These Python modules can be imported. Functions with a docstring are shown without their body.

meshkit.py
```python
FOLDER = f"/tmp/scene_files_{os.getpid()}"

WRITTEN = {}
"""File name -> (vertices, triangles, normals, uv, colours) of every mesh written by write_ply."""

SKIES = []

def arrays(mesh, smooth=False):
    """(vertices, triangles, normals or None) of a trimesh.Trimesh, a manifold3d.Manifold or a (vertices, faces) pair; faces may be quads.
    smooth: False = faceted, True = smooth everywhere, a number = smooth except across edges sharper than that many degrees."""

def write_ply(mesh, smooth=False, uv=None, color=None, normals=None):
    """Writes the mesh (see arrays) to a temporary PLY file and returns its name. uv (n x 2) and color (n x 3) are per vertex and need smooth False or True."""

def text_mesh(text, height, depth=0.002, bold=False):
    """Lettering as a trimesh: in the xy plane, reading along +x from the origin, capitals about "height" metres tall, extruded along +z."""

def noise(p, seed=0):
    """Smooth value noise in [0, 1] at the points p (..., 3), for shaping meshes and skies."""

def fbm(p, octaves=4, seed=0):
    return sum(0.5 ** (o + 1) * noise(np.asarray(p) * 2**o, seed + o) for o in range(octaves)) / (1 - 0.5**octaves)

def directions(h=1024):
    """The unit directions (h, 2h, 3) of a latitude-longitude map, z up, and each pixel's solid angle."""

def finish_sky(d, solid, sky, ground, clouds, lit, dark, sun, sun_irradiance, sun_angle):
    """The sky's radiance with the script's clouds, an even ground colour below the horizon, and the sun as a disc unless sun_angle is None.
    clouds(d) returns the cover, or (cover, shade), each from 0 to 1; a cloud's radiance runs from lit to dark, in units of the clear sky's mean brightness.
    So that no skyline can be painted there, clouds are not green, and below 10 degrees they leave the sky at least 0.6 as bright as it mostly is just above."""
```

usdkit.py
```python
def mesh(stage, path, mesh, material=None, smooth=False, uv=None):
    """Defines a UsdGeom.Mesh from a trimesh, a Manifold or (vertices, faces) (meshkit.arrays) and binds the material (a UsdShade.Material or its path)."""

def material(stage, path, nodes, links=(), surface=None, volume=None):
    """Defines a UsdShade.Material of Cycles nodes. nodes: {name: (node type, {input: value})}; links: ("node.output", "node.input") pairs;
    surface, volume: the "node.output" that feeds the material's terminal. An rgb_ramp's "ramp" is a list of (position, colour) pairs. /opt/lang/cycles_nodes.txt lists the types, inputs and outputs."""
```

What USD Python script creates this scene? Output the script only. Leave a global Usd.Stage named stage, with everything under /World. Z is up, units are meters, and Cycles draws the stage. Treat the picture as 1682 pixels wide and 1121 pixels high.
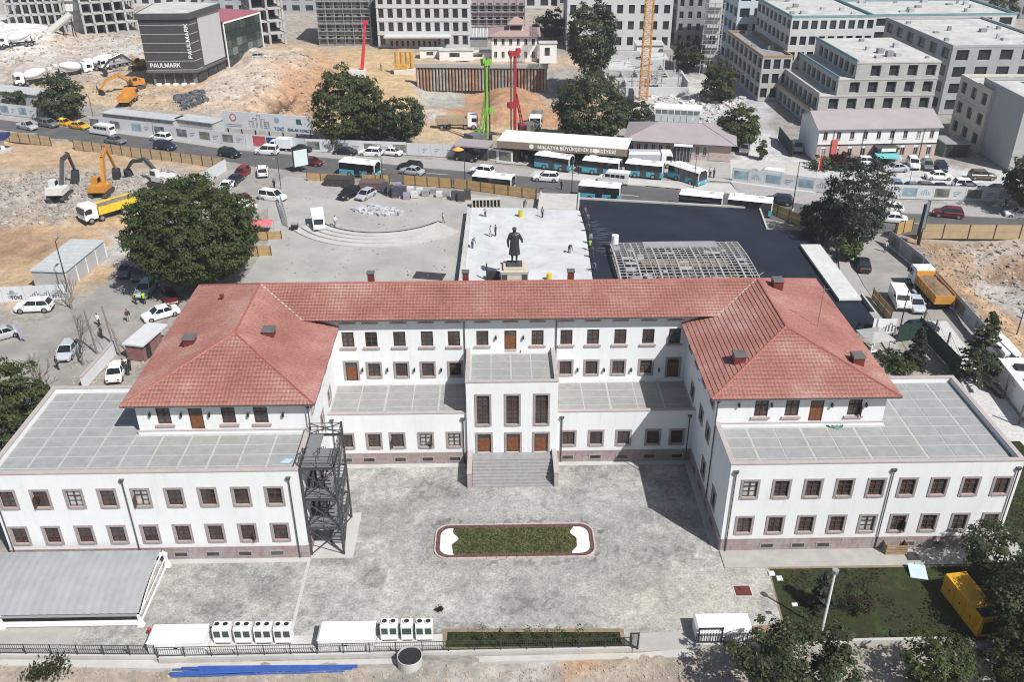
import math, random
import numpy as np, trimesh, manifold3d, shapely
from shapely.geometry import Polygon, LineString
from PIL import Image, ImageDraw
from scipy import ndimage
import usdkit, meshkit
from pxr import Usd, UsdGeom, UsdLux, UsdShade, Sdf, Gf, Vt

stage = Usd.Stage.CreateInMemory()
UsdGeom.SetStageUpAxis(stage, 'Z'); UsdGeom.SetStageMetersPerUnit(stage, 1.0)
UsdGeom.Xform.Define(stage, '/World'); UsdGeom.Scope.Define(stage, '/World/Looks')
PI = math.pi

# ---------------------------------------------------------------- camera
FPX, PITCH, YAW, ROLL, EYE = 1486.94, math.radians(29.066), math.radians(1.101), math.radians(-0.115), np.array([-1.328, 0.0, 52.0])
FW = np.array([math.sin(YAW)*math.cos(PITCH), math.cos(YAW)*math.cos(PITCH), -math.sin(PITCH)])
_rt = np.array([math.cos(YAW), -math.sin(YAW), 0.0]); _up = np.cross(_rt, FW)
RT = _rt*math.cos(ROLL)+_up*math.sin(ROLL); UP = -_rt*math.sin(ROLL)+_up*math.cos(ROLL)
cam = UsdGeom.Camera.Define(stage, '/World/camera')
cam.CreateHorizontalApertureAttr(36.0); cam.CreateVerticalApertureAttr(36.0*683/1024)
cam.CreateFocalLengthAttr(36.0*FPX/1682); cam.CreateClippingRangeAttr(Gf.Vec2f(0.5, 5000))
cam.AddTransformOp().Set(Gf.Matrix4d(*RT, 0, *UP, 0, *(-FW), 0, *EYE, 1))
cam.CreateExposureAttr(EXPOSURE := 0.33)
# ---------------------------------------------------------------- sky and sun
SUN = np.array([.56, -.636, 1.0]); SUN /= np.linalg.norm(SUN)
SUN_EL, SUN_ROT = math.asin(SUN[2]), math.atan2(SUN[0], SUN[1])
dome = UsdLux.DomeLight.Define(stage, '/World/sky')
skym = usdkit.material(stage, '/World/Looks/sky', {
    's': ('sky_texture', dict(sky_type='single_scattering', sun_disc=False, sun_elevation=SUN_EL, sun_rotation=SUN_ROT, air_density=1.0, aerosol_density=2.0, ozone_density=1.0)),
    'b': ('background_shader', dict(strength=0.066))}, [('s.color', 'b.color')], surface='b.background')
UsdShade.MaterialBindingAPI.Apply(dome.GetPrim()).Bind(skym)
dome.GetPrim().SetCustomDataByKey('kind', 'structure')
sun = UsdLux.DistantLight.Define(stage, '/World/sun')
sun.CreateIntensityAttr(1.25); sun.CreateAngleAttr(0.53); sun.CreateNormalizeAttr(True); sun.CreateColorAttr(Gf.Vec3f(1.0, 0.97, 0.93))
_z = SUN; _x = np.cross([0, 0, 1.0], _z); _x /= np.linalg.norm(_x); _y = np.cross(_z, _x)
sun.AddTransformOp().Set(Gf.Matrix4d(*_x, 0, *_y, 0, *_z, 0, 0, 0, 200, 1))

HAZE = 0.00024
# ---------------------------------------------------------------- helpers: photograph point -> place in the world
def ray(px, py): return FW+RT*(px-841)/FPX-UP*(py-560.5)/FPX
def at(px, py, z=0.0):
    d = ray(px, py); return EYE+d*((z-EYE[2])/d[2])
def aty(px, py, Y):
    d = ray(px, py); return EYE+d*(Y/d[1])
def g2(px, py, z=0.0): return at(px, py, z)[:2]
def poly(pts, z=0.0): return [tuple(g2(a, b, z)) for a, b in pts]
def height(P, py):
    """How high above P a point straight over it stands that shows at photograph row py."""
    k = (py-560.5)/FPX; d0 = np.array([P[0], P[1], 0])-EYE
    # -(d.UP)/(d.FW)=k
    return (-(d0@UP)-k*(d0@FW))/(UP[2]+k*FW[2])
def topix(P):
    d = np.asarray(P, float)-EYE; z = d@FW
    return 841+FPX*(d@RT)/z, 560.5-FPX*(d@UP)/z

# ---------------------------------------------------------------- materials
_mats = {}
def mat(name, col, rough=.7, var=.12, scale=1.5, metal=0.0, bump=0.0, bscale=20.0, col2=None, detail=4.0, spec=.4, coord='pos'):
    if name in _mats: return _mats[name]
    c = np.array(col, float); a = c*(1-var); b = np.array(col2, float) if col2 is not None else np.minimum(c*(1+var), .95)
    n = {'p': ('principled_bsdf', dict(roughness=rough, metallic=metal, specular_ior_level=spec))}
    L = []
    if var > 0 or col2 is not None:
        n.update({'g': ('geometry', {}), 'n': ('noise_texture', dict(scale=scale, detail=detail, roughness=.6)),
                  'r': ('rgb_ramp', dict(ramp=[(.3, tuple(a)), (.7, tuple(b))]))})
        L += [('g.position', 'n.vector'), ('n.fac', 'r.fac'), ('r.color', 'p.base_color')]
    else:
        n['p'][1]['base_color'] = tuple(c)
    if bump:
        n.setdefault('g', ('geometry', {}))
        n.update({'bn': ('noise_texture', dict(scale=bscale, detail=3.0)), 'bp': ('bump', dict(strength=bump, distance=.03))})
        L += [('g.position', 'bn.vector'), ('bn.fac', 'bp.height'), ('bp.normal', 'p.normal')]
    _mats[name] = usdkit.material(stage, '/World/Looks/'+name, n, L, surface='p.BSDF')
    return _mats[name]
def custom(name, nodes, links, surface='p.BSDF'):
    _mats[name] = usdkit.material(stage, '/World/Looks/'+name, nodes, links, surface=surface); return _mats[name]
def paint(name, col): return mat('paint_'+name, col, rough=.3, var=.04, scale=3, spec=.5)

# ---------------------------------------------------------------- mesh builder
_boxf = np.array([[0, 2, 1], [0, 3, 2], [4, 5, 6], [4, 6, 7], [0, 1, 5], [0, 5, 4], [1, 2, 6], [1, 6, 5], [2, 3, 7], [2, 7, 6], [3, 0, 4], [3, 4, 7]])
class MB:
    def __init__(s): s.v = []; s.f = []; s.n = 0
    def add(s, v, f):
        v = np.asarray(v, float).reshape(-1, 3); f = np.asarray(f, int)
        if f.ndim == 2 and f.shape[1] == 4: f = np.vstack([f[:, [0, 1, 2]], f[:, [0, 2, 3]]])
        s.v.append(v); s.f.append(f+s.n); s.n += len(v); return s
    def obox(s, o, a, b, c):
        o, a, b, c = (np.asarray(q, float) for q in (o, a, b, c))
        return s.add([o, o+a, o+a+b, o+b, o+c, o+a+c, o+a+b+c, o+b+c], _boxf if np.dot(np.cross(a, b), c) > 0 else _boxf[:, ::-1])
    def box(s, x0, x1, y0, y1, z0, z1): return s.obox((x0, y0, z0), (x1-x0, 0, 0), (0, y1-y0, 0), (0, 0, z1-z0))
    def frus(s, x0, x1, y0, y1, z0, X0, X1, Y0, Y1, z1):
        return s.add([(x0, y0, z0), (x1, y0, z0), (x1, y1, z0), (x0, y1, z0), (X0, Y0, z1), (X1, Y0, z1), (X1, Y1, z1), (X0, Y1, z1)], _boxf)
    def bar(s, p, q, w, h=None):
        p, q = np.asarray(p, float), np.asarray(q, float); h = h or w
        t = q-p; L = np.linalg.norm(t)
        if L < 1e-6: return s
        t /= L; a = np.cross(t, [0, 0, 1.0]) if abs(t[2]) < .95 else np.cross(t, [0, 1.0, 0])
        a /= np.linalg.norm(a); b = np.cross(a, t)
        return s.obox(p-a*w/2-b*h/2, t*L, a*w, b*h)
    def tube(s, p, q, r0, r1=None, n=6, cap=True):
        p, q = np.asarray(p, float), np.asarray(q, float); r1 = r0 if r1 is None else r1
        t = q-p; t = t/(np.linalg.norm(t)+1e-9); a = np.cross(t, [0, 0, 1.0]) if abs(t[2]) < .95 else np.cross(t, [0, 1.0, 0])
        a /= np.linalg.norm(a); b = np.cross(t, a); k = np.arange(n)*2*PI/n
        d = np.cos(k)[:, None]*a+np.sin(k)[:, None]*b
        v = np.vstack([p+d*r0, q+d*r1, [p], [q]]); i = np.arange(n); j = (i+1) % n
        f = [np.stack([i, j, j+n], 1), np.stack([i, j+n, i+n], 1)]
        if cap: f += [np.stack([j, i, np.full(n, 2*n)], 1), np.stack([i+n, j+n, np.full(n, 2*n+1)], 1)]
        return s.add(v, np.vstack(f))
    def path(s, pts, r, n=6):
        for a, b in zip(pts[:-1], pts[1:]): s.tube(a, b, r, n=n)
        return s
    def loft(s, rings, cap=True):
        R = np.asarray(rings, float); m, n = R.shape[:2]; i = np.arange(n); j = (i+1) % n; f = []
        for k in range(m-1):
            f.append(np.stack([k*n+i, k*n+j, (k+1)*n+j, (k+1)*n+i], 1))
        f = np.vstack(f); f = np.vstack([f[:, [0, 1, 2]], f[:, [0, 2, 3]]]); v = R.reshape(-1, 3)
        if cap:
            v = np.vstack([v, R[0].mean(0), R[-1].mean(0)])
            f = np.vstack([f, np.stack([j, i, np.full(n, m*n)], 1), np.stack([(m-1)*n+i, (m-1)*n+j, np.full(n, m*n+1)], 1)])
        return s.add(v, f)
    def prism(s, pts, z0, z1):
        P = pts if isinstance(pts, Polygon) else Polygon(pts)
        for g in getattr(P, 'geoms', [P]):
            m = trimesh.creation.extrude_polygon(shapely.geometry.polygon.orient(g), z1-z0, engine='earcut')
            m.apply_translation((0, 0, z0)); s.add(m.vertices, m.faces)
        return s
    def sheet(s, pts, z):
        P = pts if isinstance(pts, Polygon) else Polygon(pts)
        for g in getattr(P, 'geoms', [P]):
            v, f = trimesh.creation.triangulate_polygon(shapely.geometry.polygon.orient(g), engine='earcut')
            v = np.column_stack([v, np.full(len(v), z)]); f = np.asarray(f)
            nz = np.cross(v[f[:, 1]]-v[f[:, 0]], v[f[:, 2]]-v[f[:, 0]])[:, 2]
            f[nz < 0] = f[nz < 0][:, ::-1]; s.add(v, f)
        return s
    def xz(s, pts, y0, y1, inset=0.0):
        """A side profile (x, z) drawn counter-clockwise seen from -y, extruded from y0 to y1."""
        m = trimesh.creation.extrude_polygon(shapely.geometry.polygon.orient(Polygon(pts)), y1-y0, engine='earcut')
        v = np.array(m.vertices); v = np.column_stack([v[:, 0], y1-v[:, 2], v[:, 1]])
        return s.add(v, m.faces)
    def quad(s, a, b, c, d): return s.add([a, b, c, d], [[0, 1, 2], [0, 2, 3]])
    def mesh(s, m, M=None):
        v, f, _ = meshkit.arrays(m)
        if M is not None: v = v@np.asarray(M)[:3, :3].T+np.asarray(M)[:3, 3]
        return s.add(v, f)
    def rot(s, a, t=(0, 0, 0)):
        c, d = math.cos(a), math.sin(a); R = np.array([[c, -d, 0], [d, c, 0], [0, 0, 1]])
        s.v = [v@R.T+np.asarray(t) for v in s.v]; return s
    def arr(s): return np.vstack(s.v), np.vstack(s.f)

_used = {}
def numbered(parent, name):
    k = _used.get((parent, name), -1)+1; _used[parent, name] = k
    return f'{parent}/{name}' if k == 0 else f'{parent}/{name}_{k:03d}'
def ppath(parent): return '/World' if parent is None else (parent if isinstance(parent, str) else str(parent.GetPath()))
def tag(o, label=None, cat=None, group=None, kind=None):
    p = o if isinstance(o, Usd.Prim) else o.GetPrim()
    for k, v in (('label', label), ('category', cat), ('group', group), ('kind', kind)):
        if v: p.SetCustomDataByKey(k, v)
    return p
def put(name, mb, material, parent=None, smooth=False, color=None, **t):
    v, f = mb.arr() if isinstance(mb, MB) else mb
    m = usdkit.mesh(stage, numbered(ppath(parent), name), (v, f), material, smooth)
    if color is not None:
        UsdGeom.PrimvarsAPI(m).CreatePrimvar('tint', Sdf.ValueTypeNames.Color3fArray, 'vertex').Set(Vt.Vec3fArray.FromNumpy(np.asarray(color, np.float32)))
    return tag(m, **t)
def thing(name, label=None, cat=None, loc=(0, 0, 0), rz=0.0, group=None, kind=None):
    x = UsdGeom.Xform.Define(stage, numbered('/World', name)); x.AddTranslateOp().Set(Gf.Vec3d(*map(float, loc))); x.AddRotateZOp().Set(math.degrees(rz))
    return tag(x, label, cat, group, kind)
def dup(root, label, loc, rz=0.0, group=None, name=None, scale=None):
    base = name or root.GetName().rstrip('0123456789').rstrip('_')
    x = UsdGeom.Xform.Define(stage, numbered('/World', base))
    x.GetPrim().GetReferences().AddInternalReference(root.GetPath()); x.GetPrim().SetInstanceable(True)
    x.ClearXformOpOrder()
    x.AddTranslateOp(opSuffix='place').Set(Gf.Vec3d(*map(float, loc))); x.AddRotateZOp(opSuffix='turn').Set(math.degrees(rz))
    if scale is not None: x.AddScaleOp(opSuffix='size').Set(Gf.Vec3f(*map(float, np.broadcast_to(scale, 3))))
    return tag(x, label, None, group)
class Kind:
    """Builds the first of a kind with build(thing) and makes every later one a reference to it."""
    def __init__(s, name, cat, build, group=None): s.name, s.cat, s.build, s.group, s.first = name, cat, build, group, None
    def __call__(s, label, loc, rz=0.0, group=None, scale=None):
        g = group or s.group
        if s.first is None:
            s.first = thing(s.name, label, s.cat, loc, rz, g); s.build(s.first)
            if scale is not None: UsdGeom.Xformable(s.first).AddScaleOp().Set(Gf.Vec3f(*map(float, np.broadcast_to(scale, 3))))
            return s.first
        return dup(s.first, label, loc, rz, g, s.name, scale)
Z3 = np.array([0, 0, 1.0])
def facade(mb, O, U, w, h, holes, depth):
    """A wall sheet from O along the unit vector U, w wide and h high, with rectangular holes (u0, u1, z0, z1) and reveals going in by depth."""
    O, U = np.asarray(O, float), np.asarray(U, float); N = np.cross(U, Z3)
    us = sorted({0.0, float(w), *[float(q) for H in holes for q in H[:2]]}); zs = sorted({0.0, float(h), *[float(q) for H in holes for q in H[2:]]})
    P = lambda u, z, d=0.0: O+U*u+Z3*z-N*d
    for a, b in zip(us[:-1], us[1:]):
        start = None
        for c, d in zip(zs[:-1], zs[1:]):
            inh = any(H[0] <= (a+b)/2 <= H[1] and H[2] <= (c+d)/2 <= H[3] for H in holes)
            if not inh and start is None: start = c
            if inh and start is not None: mb.quad(P(a, start), P(b, start), P(b, c), P(a, c)); start = None
        if start is not None: mb.quad(P(a, start), P(b, start), P(b, zs[-1]), P(a, zs[-1]))
    for u0, u1, z0, z1 in holes:
        mb.quad(P(u0, z0), P(u0, z0, depth), P(u1, z0, depth), P(u1, z0)); mb.quad(P(u0, z1, depth), P(u0, z1), P(u1, z1), P(u1, z1, depth))
        mb.quad(P(u0, z0, depth), P(u0, z0), P(u0, z1), P(u0, z1, depth)); mb.quad(P(u1, z0), P(u1, z0, depth), P(u1, z1, depth), P(u1, z1))
def fbox(mb, O, U, u0, u1, z0, z1, d0, d1):
    """A box on a facade: d0..d1 metres outwards."""
    O, U = np.asarray(O, float), np.asarray(U, float); N = np.cross(U, Z3)
    return mb.obox(O+U*u0+Z3*z0+N*d0, U*(u1-u0), N*(d1-d0), Z3*(z1-z0))
def letters(text, h, O, U, N=None, bold=True, depth=.04, vert=False):
    """Lettering standing on a facade: O is its lower left point, U its reading direction."""
    m = meshkit.text_mesh(text, h, depth, bold); v = np.array(m.vertices); U = np.asarray(U, float)
    N = np.cross(U, Z3) if N is None else np.asarray(N, float); V = np.cross(N, U)
    return MB().add(np.asarray(O)+v[:, :1]*U+v[:, 1:2]*V+v[:, 2:]*N, m.faces)
rng = np.random.default_rng(7)
# ================================================================ GROUND
def ground_mat(name, scale=1.2, amp=.22, speck=9.0, speck_amp=.18, bump=.35, rough=.9):
    return custom(name, {
        'a': ('attribute', dict(attribute='tint')), 'g': ('geometry', {}),
        'n': ('noise_texture', dict(scale=scale, detail=8.0, roughness=.65)), 's': ('noise_texture', dict(scale=speck, detail=3.0, roughness=.7)),
        'r': ('rgb_ramp', dict(ramp=[(.28, (1-amp,)*3), (.72, (1+amp,)*3)])), 't': ('rgb_ramp', dict(ramp=[(.3, (1-speck_amp,)*3), (.7, (1+speck_amp,)*3)])),
        'm': ('mix', dict(mix_type='multiply', fac=1.0)), 'k': ('mix', dict(mix_type='multiply', fac=1.0)),
        'b': ('bump', dict(strength=bump, distance=.12)), 'p': ('principled_bsdf', dict(roughness=rough, specular_ior_level=.2))},
        [('g.position', 'n.vector'), ('g.position', 's.vector'), ('n.fac', 'r.fac'), ('s.fac', 't.fac'), ('a.color', 'm.color1'), ('r.color', 'm.color2'),
         ('m.color', 'k.color1'), ('t.color', 'k.color2'), ('k.color', 'p.base_color'), ('s.fac', 'b.height'), ('b.normal', 'p.normal')])
SOIL = ground_mat('soil', .5, .28, 2.2, .22, .5)
COBBLE = ground_mat('cobble', 1.6, .16, 5.5, .30, .45)
CONC = mat('concrete', (.33, .32, .30), rough=.85, var=.16, scale=.35, detail=9)
CONCW = mat('pale_concrete', (.42, .41, .39), rough=.85, var=.12, scale=.5, detail=8)
ASPH = mat('asphalt', (.092, .09, .09), rough=.85, var=.22, scale=.25, detail=9, bump=.2, bscale=30)
ASPHD = mat('dusty_asphalt', (.255, .242, .225), rough=.9, var=.26, scale=.22, detail=9, bump=.2, bscale=30)
PAVE = mat('pavement', (.30, .29, .28), rough=.9, var=.12, scale=.6, detail=8)
KERB = mat('kerb', (.40, .39, .37), rough=.85, var=.1)
LINE = mat('road_paint', (.6, .6, .58), rough=.7, var=.25, scale=2.0)

# soil map: which soil lies where, and how rough it lies (points taken on the ground plane)
X0, Y0, SC = -500, -60, .5
SHP = (int(1400*SC), int(2700*SC))
_rc = [np.full(SHP, q) for q in (.25, .235, .21)]; _rh = np.zeros(SHP); _rb = np.full(SHP, .03)
def _mask(pts, blur):
    im = Image.new('L', (SHP[1], SHP[0])); ImageDraw.Draw(im).polygon([((a-X0)*SC, (b-Y0)*SC) for a, b in pts], fill=255)
    return ndimage.gaussian_filter(np.asarray(im)/255., blur)
def zone(pts, col=None, bump=None, h=None, blur=2.5):
    global _rh, _rb
    m = _mask(pts, blur)
    if col is not None:
        for k in range(3): _rc[k] = _rc[k]*(1-m)+m*col[k]
    if bump is not None: _rb = _rb*(1-m)+m*bump
    if h is not None: _rh = _rh+m*h
TAN = (.375, .272, .172)
zone([(-500, -60), (2200, -60), (2200, 70), (-500, 70)], (.30, .27, .235), .3)
zone([(-500, 195), (20, 216), (140, 240), (330, 277), (372, 285), (325, 312), (215, 420), (170, 470), (110, 495), (0, 505), (-500, 560)], TAN, .35)
zone([(-500, 300), (60, 285), (120, 283), (190, 283), (260, 280), (330, 285), (325, 310), (230, 330), (215, 325), (140, 345), (110, 370), (40, 385), (-500, 400)], (.29, .262, .235), 1.3, .6, 5)
zone([(-100, 385), (90, 370), (150, 395), (60, 430), (-100, 440)], (.27, .175, .11), .3, None, 5)
zone([(0, 365), (200, 360), (220, 390), (100, 400)], (.36, .25, .155), .2, None, 6)
zone([(190, 385), (235, 375), (235, 420), (195, 430)], (.38, .37, .35), .3, None, 3)
zone([(-500, 40), (230, 60), (560, 85), (1000, 95), (1010, 190), (960, 225), (560, 218), (370, 190), (140, 172), (-500, 120)], (.40, .30, .195), .5)
zone([(-300, 95), (200, 85), (235, 108), (110, 140), (-300, 150)], (.33, .29, .26), .9, None, 4)
zone([(120, 62), (230, 58), (240, 112), (190, 100), (120, 85)], (.43, .41, .38), .9, .8, 4)
zone([(-300, 42), (30, 38), (62, 40), (112, 78), (95, 98), (-300, 106)], (.60, .60, .59), .4, 4.5, 8)
zone([(150, 150), (250, 145), (330, 165), (360, 185), (250, 180), (150, 170)], (.42, .33, .22), .3, None, 4)
zone([(240, 155), (305, 150), (345, 165), (330, 180), (260, 175)], (.33, .25, .19), .9, .7, 3)
zone([(290, 165), (335, 160), (345, 178), (300, 182)], (.17, .18, .20), .9, .6, 2)
zone([(310, 150), (390, 90), (470, 75), (545, 85), (560, 120), (540, 200), (430, 203), (380, 192)], (.40, .265, .155), 1.1, None, 4)
zone([(335, 150), (380, 105), (420, 100), (455, 150), (400, 188), (330, 185)], (.43, .37, .315), .9, 1.5, 5)
zone([(395, 95), (500, 85), (520, 120), (470, 140), (420, 130)], (.38, .33, .27), 1.3, 3.0, 5)
zone([(455, 130), (545, 105), (550, 190), (500, 200), (470, 170)], (.36, .205, .115), .6, -1.2, 5)
zone([(433, 177), (462, 164), (475, 148), (482, 152), (468, 176), (455, 190), (436, 188)], (.075, .04, .025), .3, -1.5, 1.2)
zone([(560, 75), (660, 78), (690, 110), (690, 140), (640, 232), (560, 232)], (.435, .315, .18), .3, None, 4)
zone([(690, 132), (890, 132), (960, 150), (930, 205), (860, 196), (780, 200), (690, 192)], (.335, .20, .12), 1.1, -2.5, 4)
zone([(672, 138), (778, 136), (782, 160), (690, 163)], (.31, .31, .285), .1, -.5, 2)
zone([(692, 165), (735, 168), (738, 183), (700, 190)], (.41, .40, .37), .6, .6, 3)
zone([(805, 132), (858, 125), (875, 160), (810, 170)], (.335, .20, .12), .9, 1.6, 5)
zone([(640, 196), (780, 205), (1000, 200), (1000, 235), (640, 235)], (.43, .33, .21), .15, None, 4)
zone([(880, 110), (1000, 110), (960, 160), (900, 150)], (.27, .255, .23), .9, None, 4)
zone([(1000, 120), (1240, 120), (1240, 200), (1010, 215)], (.38, .37, .35), .5, None, 4)
zone([(1195, 200), (1250, 205), (1335, 268), (1760, 278), (1800, 325), (1440, 318), (1200, 290)], (.43, .43, .43), .03, None, 3)
zone([(1185, 40), (1255, 40), (1275, 215), (1200, 215)], (.36, .36, .37), .05, None, 3)
zone([(1500, 392), (1800, 392), (1800, 760), (1690, 655), (1625, 575), (1555, 492), (1510, 440)], (.285, .20, .135), .8, -.3)
zone([(1515, 425), (1560, 440), (1690, 565), (1720, 620), (1690, 630), (1590, 520)], (.38, .255, .15), .5, .9, 3)
zone([(1570, 398), (1800, 395), (1800, 428), (1590, 432)], (.33, .29, .245), .9, None, 3)
zone([(1600, 432), (1800, 430), (1800, 462), (1620, 460)], (.23, .155, .105), .9, -1., 3)
zone([(1610, 465), (1800, 455), (1800, 560), (1690, 540), (1640, 500)], (.34, .32, .295), .5, -.5, 3)
zone([(-500, 1074), (700, 1090), (1140, 1072), (2200, 1072), (2200, 1340), (-500, 1340)], (.29, .255, .215), .35)
zone([(130, 1090), (240, 1085), (240, 1112), (130, 1110)], (.36, .25, .165), .3, None, 4)
zone([(940, 1085), (1110, 1078), (1120, 1125), (930, 1125)], (.34, .22, .13), .3, None, 5)
zone([(690, 1085), (900, 1085), (930, 1110), (700, 1125)], (.33, .31, .29), .5, None, 4)
zone([(-500, 545), (60, 532), (300, 500), (250, 565), (165, 610), (100, 640), (0, 720), (-500, 780)], (.255, .24, .22), .08)
zone([(140, 560), (250, 540), (235, 600), (170, 610)], (.33, .28, .22), .2, None, 4)
zone([(85, 590), (150, 570), (170, 600), (100, 660), (20, 720), (0, 700)], (.31, .27, .235), .2, None, 4)
def sample(px, py, R):
    return ndimage.map_coordinates(R, [np.clip((py-Y0)*SC, 0, SHP[0]-1), np.clip((px-X0)*SC, 0, SHP[1]-1)], order=1, mode='nearest')
def soil_at(x, y):
    x, y = np.asarray(x, float), np.asarray(y, float)
    P = np.stack([x, y, np.zeros_like(x)], -1)
    w = np.stack([x*.12, y*.12, np.zeros_like(x)], -1)
    P[..., 0] += (meshkit.fbm(w, 4, 3)-.5)*8; P[..., 1] += (meshkit.fbm(w, 4, 9)-.5)*12
    d = P-EYE; z = np.maximum(d@FW, 5)
    px, py = 841+FPX*(d@RT)/z, 560.5-FPX*(d@UP)/z
    P2 = np.stack([x, y, np.zeros_like(x)], -1)-EYE; z2 = np.maximum(P2@FW, 5)
    qx, qy = 841+FPX*(P2@RT)/z2, 560.5-FPX*(P2@UP)/z2
    b = sample(qx, qy, _rb); h = sample(qx, qy, _rh)
    n = meshkit.fbm(np.stack([x*.22, y*.22, x*0], -1), 5, 5)-.5; n2 = meshkit.noise(np.stack([x*1.3, y*1.3, x*0], -1), 8)-.5
    return px, py, h+b*(n*2.4+n2*.35)+b*.1
ys = [30.0]
while ys[-1] < 400: ys.append(ys[-1]+.22+ys[-1]*.0034)
while ys[-1] < 2600: ys.append(ys[-1]*1.09)
ys = np.array(ys); ts = np.linspace(-1, 1, 470); ts = np.sign(ts)*np.abs(ts)**1.0
XX = ts[None, :]*(ys[:, None]*.80+25); YY = np.repeat(ys[:, None], len(ts), 1)
px, py, hz = soil_at(XX, YY)
tint = np.stack([sample(px, py, c) for c in _rc], -1)
tint *= (1+.35*(meshkit.fbm(np.stack([XX*.5, YY*.5, XX*0], -1), 4, 21)-.5))[..., None]
hz = np.where(YY > 420, 0, hz)
V = np.stack([XX, YY, hz-.06], -1).reshape(-1, 3); I = np.arange(len(V)).reshape(XX.shape)
Fq = np.stack([I[:-1, :-1], I[:-1, 1:], I[1:, 1:], I[1:, :-1]], -1).reshape(-1, 4); Ft = np.vstack([Fq[:, [0, 1, 2]], Fq[:, [0, 2, 3]]])
put('ground', (V, Ft), SOIL, smooth=True, color=tint.reshape(-1, 3), kind='structure')
def zground(x, y): return float(soil_at(np.array([x]), np.array([y]))[2][0])-.06

def flat(name, pts, z, m, px=True, thick=0.0, lift=False):
    P = poly(pts, z if lift else 0.0) if px else pts; b = MB()
    if thick: b.prism(P, z-thick, z)
    else: b.sheet(P, z)
    return put(name, b, m, kind='structure')
MAIN_N = [(-90, 186), (30, 201), (141, 213), (280, 232), (363, 245), (480, 255), (560, 262), (690, 276), (846, 289), (960, 299), (1060, 307), (1200, 321), (1330, 338), (1485, 351), (1800, 366)]
MAIN_S = [(1800, 396), (1520, 388), (1440, 383), (1330, 374), (1250, 356), (960, 334), (880, 315), (778, 306), (663, 300), (560, 291), (480, 280), (420, 274), (370, 264), (280, 250), (123, 234), (20, 215), (-90, 202)]
flat('main_road', MAIN_N+MAIN_S, 0.0, ASPH)
flat('side_street', [(382, 266), (480, 281), (445, 310), (410, 350), (400, 400), (360, 470), (290, 505), (230, 565), (160, 615), (60, 700), (-150, 800), (-200, 600), (0, 548), (60, 534), (150, 484), (215, 425), (325, 315)], -.004, ASPHD)
flat('right_street', [(1400, 381), (1465, 386), (1502, 440), (1560, 508), (1625, 585), (1700, 660), (1790, 740), (1700, 740), (1580, 645), (1490, 575), (1420, 470), (1392, 420)], -.004, ASPHD)
# pavements with kerbs
def pavement(pts, h=.12, m=PAVE): flat('pavement', pts, h, m, thick=.3)
N2 = [(1800, 348), (1485, 333), (1330, 318), (1200, 300)]
pavement(MAIN_N[:7]+[(560, 254), (480, 247), (363, 237), (280, 223), (141, 205), (30, 193), (-90, 178)])
pavement(MAIN_N[6:11]+[(1060, 296), (960, 288), (880, 280), (820, 272), (690, 262), (560, 252)])
pavement([(1215, 322)]+MAIN_N[12:]+N2)
pavement([(435, 318), (470, 290), (560, 300), (560, 312), (470, 330), (420, 352), (425, 330)])
pavement([(1372, 386), (1398, 386), (1392, 425), (1478, 575), (1455, 575), (1380, 450)])
flat('bus_lane', [(880, 281), (1060, 296), (1200, 303), (1215, 321), (1060, 306), (960, 298), (870, 290)], .124, CONCW)
flat('bus_yard', [(815, 268), (1200, 300), (1200, 262), (1010, 262), (960, 250), (815, 240)], .06, CONC)
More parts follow.
